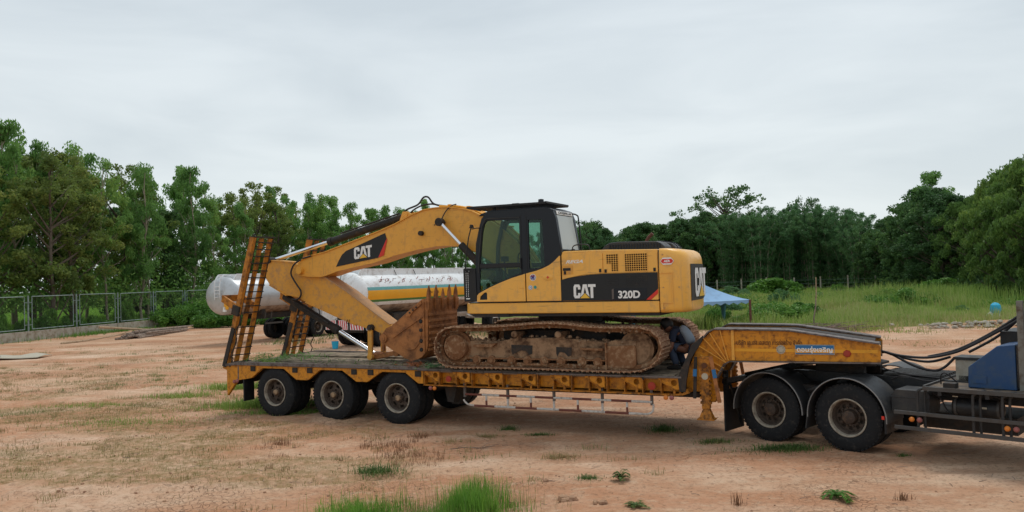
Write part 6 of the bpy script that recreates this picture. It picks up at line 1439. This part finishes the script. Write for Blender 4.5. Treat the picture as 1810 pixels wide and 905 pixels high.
for i, (x, y, px, row) in enumerate(spec):
    yt = np.interp(px, *topL); H = height_for(px, yt, y) * (R.uniform(.88, 1.02) if row else R.uniform(.68, 1.0))
    kind = 'euc'; wid = R.uniform(.85, 1.15)
    if (40 < px < 240 and row < 2 and R.random() < .6) or (400 < px < 520 and R.random() < .55): kind = 'eucy'; wid = 1.05
    elif px < 40 and row == 0: kind = 'eucy'
    elif R.random() < .14: kind = 'dark'; H *= .72
    lab, grp = {'euc': ('slender leafy tree in the crowded row behind the mesh fence', 'slender trees behind the mesh fence'),
                'eucy': ('bushy olive green tree with a rounder crown behind the mesh fence', 'rounder olive green trees behind the mesh fence'),
                'dark': ('low dark tree filling the row behind the mesh fence', 'low dark trees behind the mesh fence')}[kind]
    if row == 0 and px > 0:
        o_ = ordl('L' + kind)
        if o_: lab = {'euc': o_ + ' slender tree from the left in the row nearest the mesh fence', 'eucy': o_ + ' round olive tree from the left, nearest the mesh fence', 'dark': o_ + ' low dark tree from the left, nearest the mesh fence'}[kind]
    plant_tree(kind, i, x, y, H, wid, 'tree', lab, grp)
for px_, dd_, yt_ in ((6, 55, 205), (22, 60, 212), (-25, 56, 200), (72, 58, 240), (128, 60, 243)):
    plant_tree('euc', int(px_) % 5, (px_ - 905) / 1400 * dd_, dd_, height_for(px_, yt_, dd_) * .98, 1.0, 'tree', {6: 'tallest slender tree standing at the very left edge', 22: 'second tall slender tree from the left edge', -25: 'tall slender tree just beyond the left edge', 72: 'tall slender tree with a broad airy top near the left end of the fence', 128: 'tall airy tree behind the round olive trees on the left'}[px_], None)
topR = ([1000, 1015, 1040, 1068, 1090, 1120, 1180, 1210, 1235, 1300, 1340, 1360, 1390, 1430, 1470, 1500, 1520, 1545, 1562, 1590, 1615, 1645, 1675, 1700, 1730, 1762, 1800, 1850, 1950], [400, 395, 388, 392, 412, 395, 385, 378, 372, 365, 362, 352, 372, 350, 355, 350, 388, 402, 385, 372, 340, 318, 330, 352, 335, 315, 278, 262, 255])
depR = ([960, 1015, 1300, 1480, 1560, 1620, 1700, 1810, 1950], [118, 116, 112, 108, 98, 84, 72, 60, 50])
px = 985.
i = 0
while px < 1990:
    for row in range(3):
        q = px + R.uniform(-8, 8) + row * 9; dd = np.interp(q, *depR) + row * 7 + R.uniform(-2, 2); yt = np.interp(q, *topR); H = height_for(q, yt, dd) * (1., .98, .93)[row] * R.uniform(.90, 1.0); x = (q - 905) / 1400 * dd
        if 1255 < q < 1530: kind, lab, grp = 'bam', 'feathery dark bamboo clump at the far edge of the field', 'bamboo clumps at the far field edge'
        elif q > 1700: kind, lab, grp = ('weep' if row < 2 else 'dark'), 'tall drooping olive green tree at the right side of the field', 'tall drooping trees at the right'
        elif q < 1250: kind, lab, grp = R.choice(('dark', 'bam')), 'dark green tree in the distant row behind the excavator', 'distant dark trees behind the excavator'
        else: kind, lab, grp = 'dark', 'dense dark broadleaf tree between the bamboo and the right edge', 'dense dark trees right of the bamboo'
        if row == 0 and q < 1830:
            key = 'bamboo clump' if kind == 'bam' and q > 1255 else ('drooping tree' if kind == 'weep' else ('distant tree' if q < 1250 else 'dense dark tree'))
            o_ = ordl(key)
            if o_: lab = {'bamboo clump': o_ + ' bamboo clump from the left in front at the far field edge', 'drooping tree': o_ + ' tall drooping tree counted from the dense dark trees', 'distant tree': o_ + ' distant green tree to the right of the cab, front row', 'dense dark tree': o_ + ' dense dark tree to the right of the bamboo, front row'}[key]
        plant_tree(kind, i, x, dd, H, R.uniform(.95, 1.15) * (1.0 if dd > 80 else 1.1), 'tree' if kind != 'bam' else 'bamboo_clump', lab, grp); i += 1
    px += 27 if px < 1600 else 34
plant_tree('open', 0, 32.2, 119, height_for(1280, 330, 119), 1.25, 'tree', 'tall open airy tree rising above the bamboo', None)
plant_tree('open', 0, 44.6, 121, height_for(1355, 350, 121), .8, 'tree', 'small dark rounded treetop just right of the tall airy tree', None)
plant_tree('open', 0, 11.2, 118, height_for(1038, 388, 118), .75, 'tree', 'dark open tree standing just right of the excavator cab', None)
plant_tree('euc', 1, 45.6, 86, height_for(1648, 303, 86), 1.5, 'tree', 'tallest tree with a pale top among the dense dark trees', None)  # pale all over from the slender tree's lighter leaf colour

# ------------------------------------------------------------------ bushes and undergrowth
def bush_proto(seed, lm, n=8500, ll=.045, lw=.022):
    r = np.random.default_rng(seed); C = []
    for k in range(26):
        a = r.uniform(0, 6.28); q = np.sqrt(r.random()) * .85; z = r.uniform(.1, 1.) * (1 - q * .45); c = np.array([q * math.cos(a), q * math.sin(a), z * .8])
        p = unit(r.normal(0, 1, (n // 26, 3))) * (r.random((n // 26, 1)) ** .4) * r.uniform(.18, .34); C.append(p + c)
    C = np.concatenate(C); C[:, 2] = np.abs(C[:, 2]); m = len(C); A = unit(r.normal(0, 1, (m, 3))); B = unit(np.cross(A, r.normal(0, 1, (m, 3)))); s = r.uniform(.6, 1.4, (m, 1))
    return quads_mesh('bush', C, A * ll * s, B * lw * s, lm)
BP = [bush_proto(201, l_bush), bush_proto(202, l_bush), bush_proto(203, l_bam), bush_proto(204, l_bush, 6000, .07, .04)]
def bush(x, y, w, h, v, label, group=None, name='bush'):
    o = finish(name, BP[v], None); o.location = (x, y, float(hgt(np.array([x]), np.array([y]))[0]) - .05); o.scale = (w, w, h); o.rotation_euler = (0, 0, R.uniform(0, 6)); return tag(o, label, 'bush', group)
for k in range(8):
    t = 14.8 + k * 1.6; p = fpt(t, -.9 + R.uniform(-.5, .3)); bush(p[0], p[1], R.uniform(1.5, 2.1), R.uniform(1.0, 2.3), k % 2, ORD[k] + ' from the left of the green bushes spilling over the mesh fence', 'green bushes spilling over the mesh fence')
bush(-20.2, 55.5, 2.2, 1.5, 0, 'low lush bush just left of the silver domed tank'); bush(-19.0, 58.5, 2.6, 1.9, 1, 'green bush partly hidden behind the silver domed tank')
for k in range(6):
    t = 1.0 + k * 2.1; p = fpt(t, .9 + R.uniform(-.3, .8)); bush(p[0], p[1], R.uniform(.7, 1.1), R.uniform(1.2, 2.4), (3, 1)[k % 2], ORD[k] + ' leafy shrub from the left just behind the mesh fence', 'leafy shrubs just behind the mesh fence')
for (x, y, w, h, v, lab) in ((14.2, 43.2, 2.0, 1.25, 0, 'broad green bush to the right of the blue tent'), (16.0, 44.6, 1.7, 1.1, 1, 'green bush behind the leaning stake'), (12.9, 42.2, 1.3, .75, 3, 'low weedy bush beside the blue tent leg'),
                             (23.2, 50.5, 1.6, 1.2, 0, 'round bush on the low mound in the middle of the field'), (26.2, 53.0, 2.4, 1.4, 1, 'wide bush on top of the field mound'), (20.6, 60.0, 1.5, 1.5, 2, 'dark bush standing before the bamboo'), (17.0, 62, 1.4, 1.1, 2, 'small dark bush left in the field'),
                             (29.5, 90., 3.4, 2.2, 3, 'pale lime bush in front of the bamboo'), (25.5, 45.6, .7, .55, 2, 'small dark plant low in the tall grass'), (36.5, 66, 3.2, 2.0, 1, 'spreading bush before the dense dark trees'), (41, 62, 3, 1.6, 0, 'spreading bush low under the drooping trees')):
    bush(x, y, w, h, v, lab)

rb = random.Random(77)
sb = sorted([(rb.uniform(.16, .66), rb.uniform(41, 92)) for k in range(20)])
for k, (q_, y) in enumerate(sb):
    x = y * q_
    bush(x, y, rb.uniform(.7, 2.1), rb.uniform(.5, 1.5), rb.choice((0, 1, 3, 2)), ORD[k] + ' scrubby bush from the left in the rough field grass', 'scrubby bushes dotted over the field')
# undergrowth below the rows of trees: one leafy mass each
def mass(name, pts, lm, label, n, ll, lw, hmax, zlo=0.):
    r = np.random.default_rng(len(name) + n); k = r.integers(0, len(pts), n); P = np.array(pts)[k]; p = r.normal(0, 1, (n, 3)) * np.array([[1.3, 1.3, 0]]) + P * np.array([[1, 1, 0]])
    top = P[:, 2] * (.55 + .6 * fbm(p[:, 0], p[:, 1], 2.2, 3)); p[:, 2] = np.maximum(zlo * r.uniform(.6, 1.2, n), top * r.random(n) ** .7)
    A = unit(r.normal(0, 1, (n, 3))); B = unit(np.cross(A, r.normal(0, 1, (n, 3)))); s = r.uniform(.6, 1.4, (n, 1))
    o = finish(name, quads_mesh(name, p, A * ll * s, B * lw * s, lm), None, kind='stuff', label=label); o['category'] = 'undergrowth'
pts = []
for t in np.arange(-14, 62, .9):
    for off in (5, 9, 13): p = FA + FD * (t + R.uniform(-.5, .5)) + nrm * (off + R.uniform(-1.5, 1.5)); pts.append((p[0], p[1], R.uniform(3.6, 6.2)))
mass('low_branches', pts, l_euc, 'low leafy branches and saplings between the trunks behind the mesh fence', 52000, .15, .06, 4, 2.3)
pts = []
for q in np.arange(560, 1010, 3.5): dd = R.uniform(86, 102); pts.append(((q - 905) / 1400 * dd, dd, R.uniform(2, 5)))
mass('undergrowth', pts, l_euc, 'leafy undergrowth closing the gap behind the tank trucks', 36000, .2, .09, 4)
pts = []
for q in np.arange(990, 1960, 3.2):
    for k in range(2): dd = np.interp(q, *depR) + 3 + 7 * k + R.uniform(-1.5, 1.5); pts.append(((q - 905) / 1400 * dd, dd, R.uniform(1.5, 3.6 if k else 2.6)))
mass('undergrowth', pts, l_dark, 'dark undergrowth at the foot of the far tree line', 60000, .2, .09, 3)

# ------------------------------------------------------------------ grass
def scatter(n, x0, x1, y0, y1, dens, seed):
    r = np.random.default_rng(seed); x = r.uniform(x0, x1, n); y = r.uniform(y0, y1, n); k = r.random(n) < dens(x, y); return x[k], y[k]
def grass_ob(name, x, y, H, Wd, lm, label, lean=.35, cat='grass'):
    P = np.stack([x, y, hgt(x, y) - .01], 1); o = finish(name, blades_mesh(name, P, H, Wd, lm, lean), None, kind='stuff', label=label); o['category'] = cat; return o
def side(x, y): return FD[1] * (x - FA[0]) - FD[0] * (y - FA[1])
gx, gy = scatter(320000, 1, 62, 29, 100, lambda x, y: green(x, y) * (side(x, y) > 2) * np.clip(1.5 - y / 80, .25, 1) * (x < y * .72), 1)
gh = (.10 + .95 * np.clip(fbm(gx, gy, 3.2, 7) - .38, 0, 1) * 1.6 + .55 * np.exp(-(((gx - 27) / 5) ** 2 + ((gy - 53) / 4) ** 2))) * NR.uniform(.6, 1.5, len(gx)) * np.clip((gy - 31) / 8, .3, 1)
grass_ob('field_grass', gx, gy, gh, .016 + gy * .0006, l_grass, 'rough yellow green grass covering the field at the right')
gx, gy = scatter(50000, -24, 4, 60, 100, lambda x, y: green(x, y) * (side(x, y) > 1) * .8, 2)
grass_ob('field_grass', gx, gy, .35 * NR.uniform(.5, 1.4, len(gx)), np.full(len(gx), .06), l_grass, 'grass strip beyond the tank trucks')
gx, gy = scatter(12000, -12, 3, 35, 46, lambda x, y: (fbm(x, y, 3, 12) > .52) * .8, 22)
grass_ob('yard_grass', gx, gy, .13 * NR.uniform(.5, 1.6, len(gx)), np.full(len(gx), .02), l_tuft, 'thin grass on the sand around the tank trucks')
gx, gy = scatter(210000, -95, -18, 42, 135, lambda x, y: (side(x, y) < -.4) * 1. * (side(x, y) > -55) * (x > -.72 * y), 3)
grass_ob('meadow_grass', gx, gy, .5 * NR.uniform(.5, 1.4, len(gx)), .05 + .0009 * (gy - 40), l_bright, 'bright lime meadow grass seen through the mesh fence')
gx, gy = scatter(40000, -32, -20, 30, 62, lambda x, y: np.exp(-((side(x, y) - .3) / .8) ** 2) * (side(x, y) > .15) * (.15 + .9 * (fbm(x, y, 3, 8) > .45)), 4)
grass_ob('verge_grass', gx, gy, (.10 + .5 * fbm(gx, gy, 2.5, 8) ** 1.6) * NR.uniform(.5, 1.3, len(gx)), np.full(len(gx), .03), l_bush, 'green weeds along the foot of the low concrete wall')
gx, gy = scatter(90000, 1, 40, 31, 52, lambda x, y: green(x, y) * (fbm(x, y, 2.4, 52) > .50) * np.clip((52 - y) / 14, 0, 1) * .8, 53)
grass_ob('dry_field_grass', gx, gy, NR.uniform(.12, .55, len(gx)), NR.uniform(.015, .03, len(gx)), l_dryf, 'straw coloured dry grass in patches along the near side of the field', .5)
gx, gy = scatter(9000, 3, 30, 26, 40, lambda x, y: (fbm(x, y, 1.6, 54) > .56) * .9, 55)
grass_ob('yard_edge_grass', gx, gy, NR.uniform(.05, .2, len(gx)), np.full(len(gx), .018), l_film, 'thin grass creeping from the field onto the sand', .7)
# leafy weeds in the field
wx, wy = scatter(1300, 4, 60, 38, 95, lambda x, y: (fbm(x, y, 5, 44) > .47) * (x < y * .7) * np.clip((y - 38) / 6, .1, 1), 45)
nw = 70; r = np.random.default_rng(9); P = np.stack([np.repeat(wx, nw), np.repeat(wy, nw), np.zeros(len(wx) * nw)], 1); sc = np.repeat(r.uniform(.35, 1.6, len(wx)), nw)[:, None]
q = unit(r.normal(0, 1, P.shape)) * (r.random((len(P), 1)) ** .4) * np.array([[.8, .6, .45]]) * sc; q[:, 2] = np.abs(q[:, 2]) + .05; P = P + q; P[:, 2] += hgt(P[:, 0], P[:, 1]); A = unit(r.normal(0, 1, P.shape)); B = unit(np.cross(A, r.normal(0, 1, P.shape)))
o = finish('field_weeds', quads_mesh('field_weeds', P, A * .10, B * .05, l_bush), None, kind='stuff', label='low leafy weeds growing through the field grass'); o['category'] = 'weeds'
gx, gy = scatter(26000, 18, 44, 46, 66, lambda x, y: np.exp(-(((x - 27) / 6) ** 2 + ((y - 54) / 3.5) ** 2)) + .5 * np.exp(-(((x - 34) / 5) ** 2 + ((y - 60) / 3) ** 2)), 46)
grass_ob('tall_reeds', gx, gy, 1.25 * NR.uniform(.4, 1.3, len(gx)), np.full(len(gx), .04), l_grass, 'tall reedy grass on the low mound at the right of the field', .3)
# dry scattered clumps over the left half of the yard
cx, cy = scatter(3200, -24, 3, 10, 40, lambda x, y: np.clip(.95 - (x + 10) / 13, .05, 1) * (fbm(x, y, 4, 77) > .46) * np.clip(2.2 - y / 18, .15, 1), 5)
c0 = np.array([np.full(len(cx), 0)])
nb = NR.integers(8, 60, len(cx)); xs = np.repeat(cx, nb) + NR.normal(0, .13, nb.sum()) * np.repeat(NR.uniform(.5, 1.9, len(cx)), nb); ys = np.repeat(cy, nb) + NR.normal(0, .09, nb.sum())
keep = ~((xs - (-2.4)) * math.cos(TH) - (ys - 15.75) * math.sin(TH) > -4) | (ys < 15.3 - (xs + 2.4) * .49); xs, ys = xs[keep], ys[keep]
hh = NR.uniform(.03, .13, len(xs))
sel = fbm(xs, ys, 3, 91) > .5
grass_ob('dry_grass', xs[sel], ys[sel], hh[sel], np.full(sel.sum(), .008), l_dry, 'sparse dry straw tufts scattered over the sandy yard', .7)
grass_ob('sparse_grass', xs[~sel], ys[~sel], hh[~sel], np.full((~sel).sum(), .008), l_tuft, 'sparse olive tufts scattered over the sandy yard', .6)
x, y = scatter(260000, -20, 1.5, 9.4, 30, lambda x, y: film(x, y) * .55 * (x > -.72 * y), 61)
keep = ~((x + 2.4) * math.cos(TH) - (y - 15.75) * math.sin(TH) > -4.6) | (y < 15.2 - (x + 2.4) * .49); x, y = x[keep], y[keep]
k_ = NR.random(len(x)) < .55
grass_ob('thin_grass', x[k_], y[k_], NR.uniform(.02, .085, k_.sum()), NR.uniform(.004, .010, k_.sum()), l_film, 'thin olive and straw coloured growth in patches over the yard', .9)
grass_ob('thin_straw', x[~k_], y[~k_], NR.uniform(.02, .10, (~k_).sum()), NR.uniform(.003, .008, (~k_).sum()), l_dry, 'dead straw mixed into the thin patches over the yard', 1.1)
# greener strip behind and beside the rear wheels
def clump(n, cx, cy, sx, sy, h, wd, seed, hmin=.4):
    r = np.random.default_rng(seed); x = r.normal(cx, sx, n); y = r.normal(cy, sy, n); return x, y, h * r.uniform(hmin, 1.2, n), np.full(n, wd)
parts = [clump(2600, -5.7, 18.7, .55, .28, .26, .013, 51), clump(1200, -7.7, 22.0, .5, .22, .22, .015, 58), clump(700, -8.6, 20.6, .5, .2, .14, .012, 59), clump(1500, -5.1, 17.6, .7, .12, .10, .009, 52), clump(900, -6.6, 18.6, .6, .2, .13, .009, 53), clump(700, -4.2, 17.25, .5, .09, .08, .009, 54), clump(900, -8.2, 17.0, .8, .35, .10, .009, 55), clump(500, -10.4, 19.5, .6, .2, .10, .01, 56)]
grass_ob('wheel_grass', *[np.concatenate([p[i] for p in parts]) for i in range(4)], l_grass, 'grass strip growing beside and behind the rear trailer wheel', .5)
# brown dead stems in front of the trailer wheels
x, y = scatter(900, -4.5, -1.2, 12.2, 14.6, lambda x, y: (fbm(x, y, .7, 66) > .55) * 1., 6)
nb = NR.integers(3, 14, len(x)); x = np.repeat(x, nb) + NR.normal(0, .05, nb.sum()); y = np.repeat(y, nb) + NR.normal(0, .04, nb.sum())
grass_ob('dead_stems', x, y, NR.uniform(.04, .13, len(x)), np.full(len(x), .006), l_brown, 'brown dead stems standing in the sand before the trailer wheels', .35)
# tall fresh grass at the bottom edge
r_ = np.random.default_rng(8)
def fore(n, cx, cy, sx, sy, h): return r_.normal(cx, sx, n), r_.normal(cy, sy, n), h * r_.uniform(.3, 1.25, n) ** 1.2
ps = [fore(3000, -.50, 9.85, .16, .22, .37), fore(1500, -.62, 9.6, .25, .2, .20), fore(2600, -1.85, 9.6, .26, .22, .26), fore(1300, -1.55, 9.45, .4, .2, .13), fore(900, -1.15, 9.5, .35, .25, .09), fore(200, -.2, 9.9, .35, .3, .10), fore(220, -2.2, 9.9, .3, .3, .09)]
x, y, hf = (np.concatenate([p[i] for p in ps]) for i in range(3)); cl_ = fbm(x * 1.0, y, .22, 5, 2); k_ = cl_ > .36; x, y, hf = x[k_], y[k_], hf[k_] * (.55 + .9 * cl_[k_]); hf = np.minimum(hf, .42)
grass_ob('foreground_grass', x, y, hf, r_.uniform(.004, .009, len(x)), l_fore, 'tall fresh green grass at the bottom edge of the yard', .38)
x = r_.normal(-.95, .62, 1300); y = r_.normal(9.7, .32, 1300)
grass_ob('bent_straw', x, y, r_.uniform(.05, .22, 1300), r_.uniform(.003, .006, 1300), l_dry, 'bent dead stalks mixed through the fresh green grass', .8)
x = np.concatenate([r_.normal(-.42, .32, 260), r_.normal(-1.6, .5, 90)]); y = r_.normal(9.9, .3, 350)
grass_ob('seed_stalks', x, y, r_.uniform(.2, .52, 350), np.full(350, .0045), l_tuft, 'thin seeding stalks standing above the fresh green grass', .25)
# scattered small litter: twigs and clods
m = MB()
for k in range(520):
    x = R.uniform(-9, 7); y = R.uniform(9.3, 17.); 
    if R.random() < .45:
        a = R.uniform(0, 3.1); l = R.uniform(.02, .09); d = Vector((math.cos(a), math.sin(a), 0)) * l; z = float(hgt(np.array([x]), np.array([y]))[0]) + .008
        m.tube([Vector((x, y, z)) - d, Vector((x, y, z + .008)), Vector((x, y, z)) + d], .0035, 4)
m.build('litter', m_wood, kind='stuff')['label'] = 'tiny twigs littering the sand in front of the trailer'
m = MB()
for k in range(900):
    x = R.uniform(-9, 7); y = R.uniform(9.2, 18.); r = R.uniform(.006, .03) * (1 if x < 0 else .6); z = float(hgt(np.array([x]), np.array([y]))[0])
    m.lathe([(0, -r), (r, -r * .2), (r * R.uniform(.6, .9), r * .5), (0, r * .7)], (x, y, z + r * .2), R.choice((5, 6)), 'z')
m_clod = mat('sandy_clods', (.42, .26, .165), 1., dirt=(.25, .14, .09), amt=.5, scale=2, spec=.05)
m.build('clods', m_clod, kind='stuff', ang=15)['label'] = 'small clods and crumbs of dry earth on the sand'

# ------------------------------------------------------------------ single tufts and plants in the foreground
def tuft(x, y, rx, ry, h, n, lm, label, name='grass_tuft', lean=.8, wd=.009):
    r = np.random.default_rng(int(abs(x * 977 + y * 313))); n = int(n * 1.5); kk = r.random(n); wide = np.where(kk < .3, 1.7, .85); P = np.stack([r.normal(0, 1, n) * rx * wide, r.normal(0, 1, n) * ry * wide, np.zeros(n)], 1)
    o = finish(name, blades_mesh(name, P, h * r.uniform(.3, 1.2, n) / wide ** .7, np.full(n, wd) * r.uniform(.6, 1.2, n), lm, lean * 1.5, r), None); o.location = (x, y, float(hgt(np.array([x]), np.array([y]))[0])); tag(o, label, 'grass tuft'); return o
tuft(2.62, 14.3, .13, .09, .12, 420, l_tuft, 'dark low green tuft on the open sand just in front of the landing leg')
tuft(3.28, 13.25, .14, .07, .08, 300, l_tuft, 'flat green tuft left of the rear truck wheel')
tuft(4.22, 12.55, .30, .10, .09, 900, l_tuft, 'wide spreading green tuft between the two truck wheels')
tuft(.70, 12.45, .20, .07, .09, 160, l_dry, 'straggly dry tuft of bent stems in the middle of the sand', lean=1.4)
tuft(.98, 11.2, .08, .06, .06, 150, l_tuft, 'small olive tuft left of the little leafy plant')
tuft(-2.1, 11.85, .16, .10, .13, 420, l_tuft, 'dense olive tuft just above the tall fresh grass')
tuft(-.15, 14.85, .07, .05, .10, 180, l_tuft, 'small green tuft in the shade before the striped guard rail')
tuft(.38, 14.3, .13, .04, .05, 200, l_tuft, 'thin flat tuft on the sand below the guard rail')
tuft(-.55, 14.3, .14, .06, .05, 140, l_dry, 'thin straw tuft left of the small green tuft', lean=1.2)
tuft(2.0, 22.5, .35, .2, .25, 700, l_tuft, 'leafy green tuft seen between the guard rails')
tuft(-.4, 22.5, .55, .3, .28, 900, l_tuft, 'wide green tuft behind the left end of the guard rails')
tuft(5.75, 11.9, .05, .03, .05, 80, l_tuft, 'tiny green tuft right of the front truck wheel')
tuft(2.66, 9.75, .03, .03, .16, 26, l_brown, 'upright cluster of brown stems near the bottom edge', lean=.2)
tuft(4.65, 9.7, .04, .03, .10, 40, l_brown, 'little brown stem tuft near the bottom right', lean=.35)
def leafy(x, y, h, n, label, droop=.3, spread=.10, ll=.035):
    o = thing('plant', label, 'plant', (x, y, float(hgt(np.array([x]), np.array([y]))[0]))); m = MB(); rr = random.Random(int(x * 100 + 500)); C = []; A = []
    for k in range(n):
        a = rr.uniform(0, 6.28); l = spread * rr.uniform(.5, 1.2); hz = h * rr.uniform(.45, 1.1); tip = Vector((l * math.cos(a), l * math.sin(a), hz)); pts = [Vector((0, 0, 0)), Vector((tip.x * .3, tip.y * .3, hz * .7)), tip, tip + Vector((tip.x * .6, tip.y * .6, -hz * droop))]
        m.tube(pts, .003, 4, r2=.0015, cap=False)
        P = smooth_path(pts, 6)
        for p, q in zip(P[4:-1], P[5:]):
            d = (q - p).normalized(); sd = d.cross(Vector((0, 0, 1))).normalized()
            for s in (-1, 1): C.append(p + (sd * s + d * .4) * ll * .6); A.append((sd * s + d * .6).normalized() * ll * .75)
    m.build('stem', l_tuft, o); C = np.array(C); A = np.array(A); B = unit(np.cross(A, np.array([[.1, .2, 1.]]) + NR.normal(0, .3, A.shape))) * ll * .28
    finish('leaves', quads_mesh('leaves', C, A, B, l_bush if 'green' in label else l_tuft), None, o)
leafy(1.40, 11.0, .13, 9, 'small upright leafy plant growing alone in the sand')
leafy(3.92, 9.85, .09, 10, 'broad low green weed with arching leaves near the bottom right', .7, .13, .045)
leafy(1.42, 9.75, .05, 9, 'flat rosette weed at the bottom edge beside the earth lump', .2, .10, .03)
leafy(.75, 8.9, .06, 7, 'small weed hidden at the bottom edge', .3, .08)
def branch2(x, y, label, s=1., mm=m_wood):
    m = MB(); m.tube(smooth_path([(-.42, 0, .01), (-.15, .02, .03), (.12, .0, .02), (.42, .12, .05)], 4), .007 * s, 5, r2=.003); m.tube([(-.1, .02, .03), (.1, -.08, .02), (.34, -.05, .05)], .005, 4, r2=.002); m.tube([(.12, 0, .02), (.2, .12, .06), (.28, .2, .07)], .004, 4, r2=.002); m.tube([(-.3, 0, .02), (-.2, .1, .05)], .004, 4, r2=.002)
    o = m.build('twig', mm); o.location = (x, y, float(hgt(np.array([x]), np.array([y]))[0])); o.scale = (s, s, s); tag(o, label, 'twig')
branch2(-.72, 13.3, 'forked twig lying on the sand right of the brown stems'); branch2(1.0, 11.75, 'thin single twig lying in the open sand', .6)
def lump(x, y, s, label):
    m = MB()
    for k in range(22):
        r = R.uniform(.02, .05); m.lathe([(0, -r), (r, -r * .3), (r * .8, r * .6), (0, r)], (R.gauss(0, .055), R.gauss(0, .035), R.uniform(0, .03) + r * .2), R.choice((5, 6, 7)), 'z')
    o = m.build('earth_lump', m_clod, ang=15); o.location = (x, y, float(hgt(np.array([x]), np.array([y]))[0])); o.scale = (s, s, s); tag(o, label, 'clod')
lump(.62, 10.15, 1.3, 'broken lump of dry earth at the bottom centre'); lump(1.02, 9.95, .7, 'smaller lump of dry earth right of the larger one'); lump(.38, 11.1, .5, 'small dry clod above the broken earth lump')
# leaves and cuttings dropped on the deck
def deck_litter(x, y, n, lm, label, h=.03, sx=.3, sy=.15, ll=.07, lw=.012):
    r = np.random.default_rng(n + int(abs(x) * 10)); C = np.stack([r.normal(0, sx, n), r.normal(0, sy, n), np.abs(r.normal(0, h, n)) + .012], 1); A = unit(r.normal(0, 1, (n, 3)) * np.array([[1, .8, .25]])); B = unit(np.cross(A, np.array([[0, 0, 1.]]) + r.normal(0, .3, (n, 3)))); s = r.uniform(.4, 1.3, (n, 1))
    o = finish('cut_leaves', quads_mesh('cut_leaves', C, A * ll * s, B * lw * s, lm), None, kind='stuff', label=label); o['category'] = 'leaves'; o.location = t2w(x, y, 1.142); o.rotation_euler = (0, 0, -TH)
deck_litter(-3.75, .45, 240, l_euc, 'heap of fresh green cuttings on the trailer deck by the near ramp', .05, .28, .2, .11, .012)
deck_litter(-3.4, 1.2, 160, l_euc, 'green cuttings between the two ramps', .05, .35, .2, .1, .011)
deck_litter(-1.2, .6, 260, l_tuft, 'dry leaf litter spread over the deck', .006, 1.1, .3, .04, .012)
deck_litter(.35, .2, 110, l_orange, 'withered orange leaves on the deck before the track', .03, .12, .09, .06, .02)
deck_litter(.85, .15, 180, l_bam, 'dark green leaf litter crushed under the track end', .03, .15, .12, .06, .015)
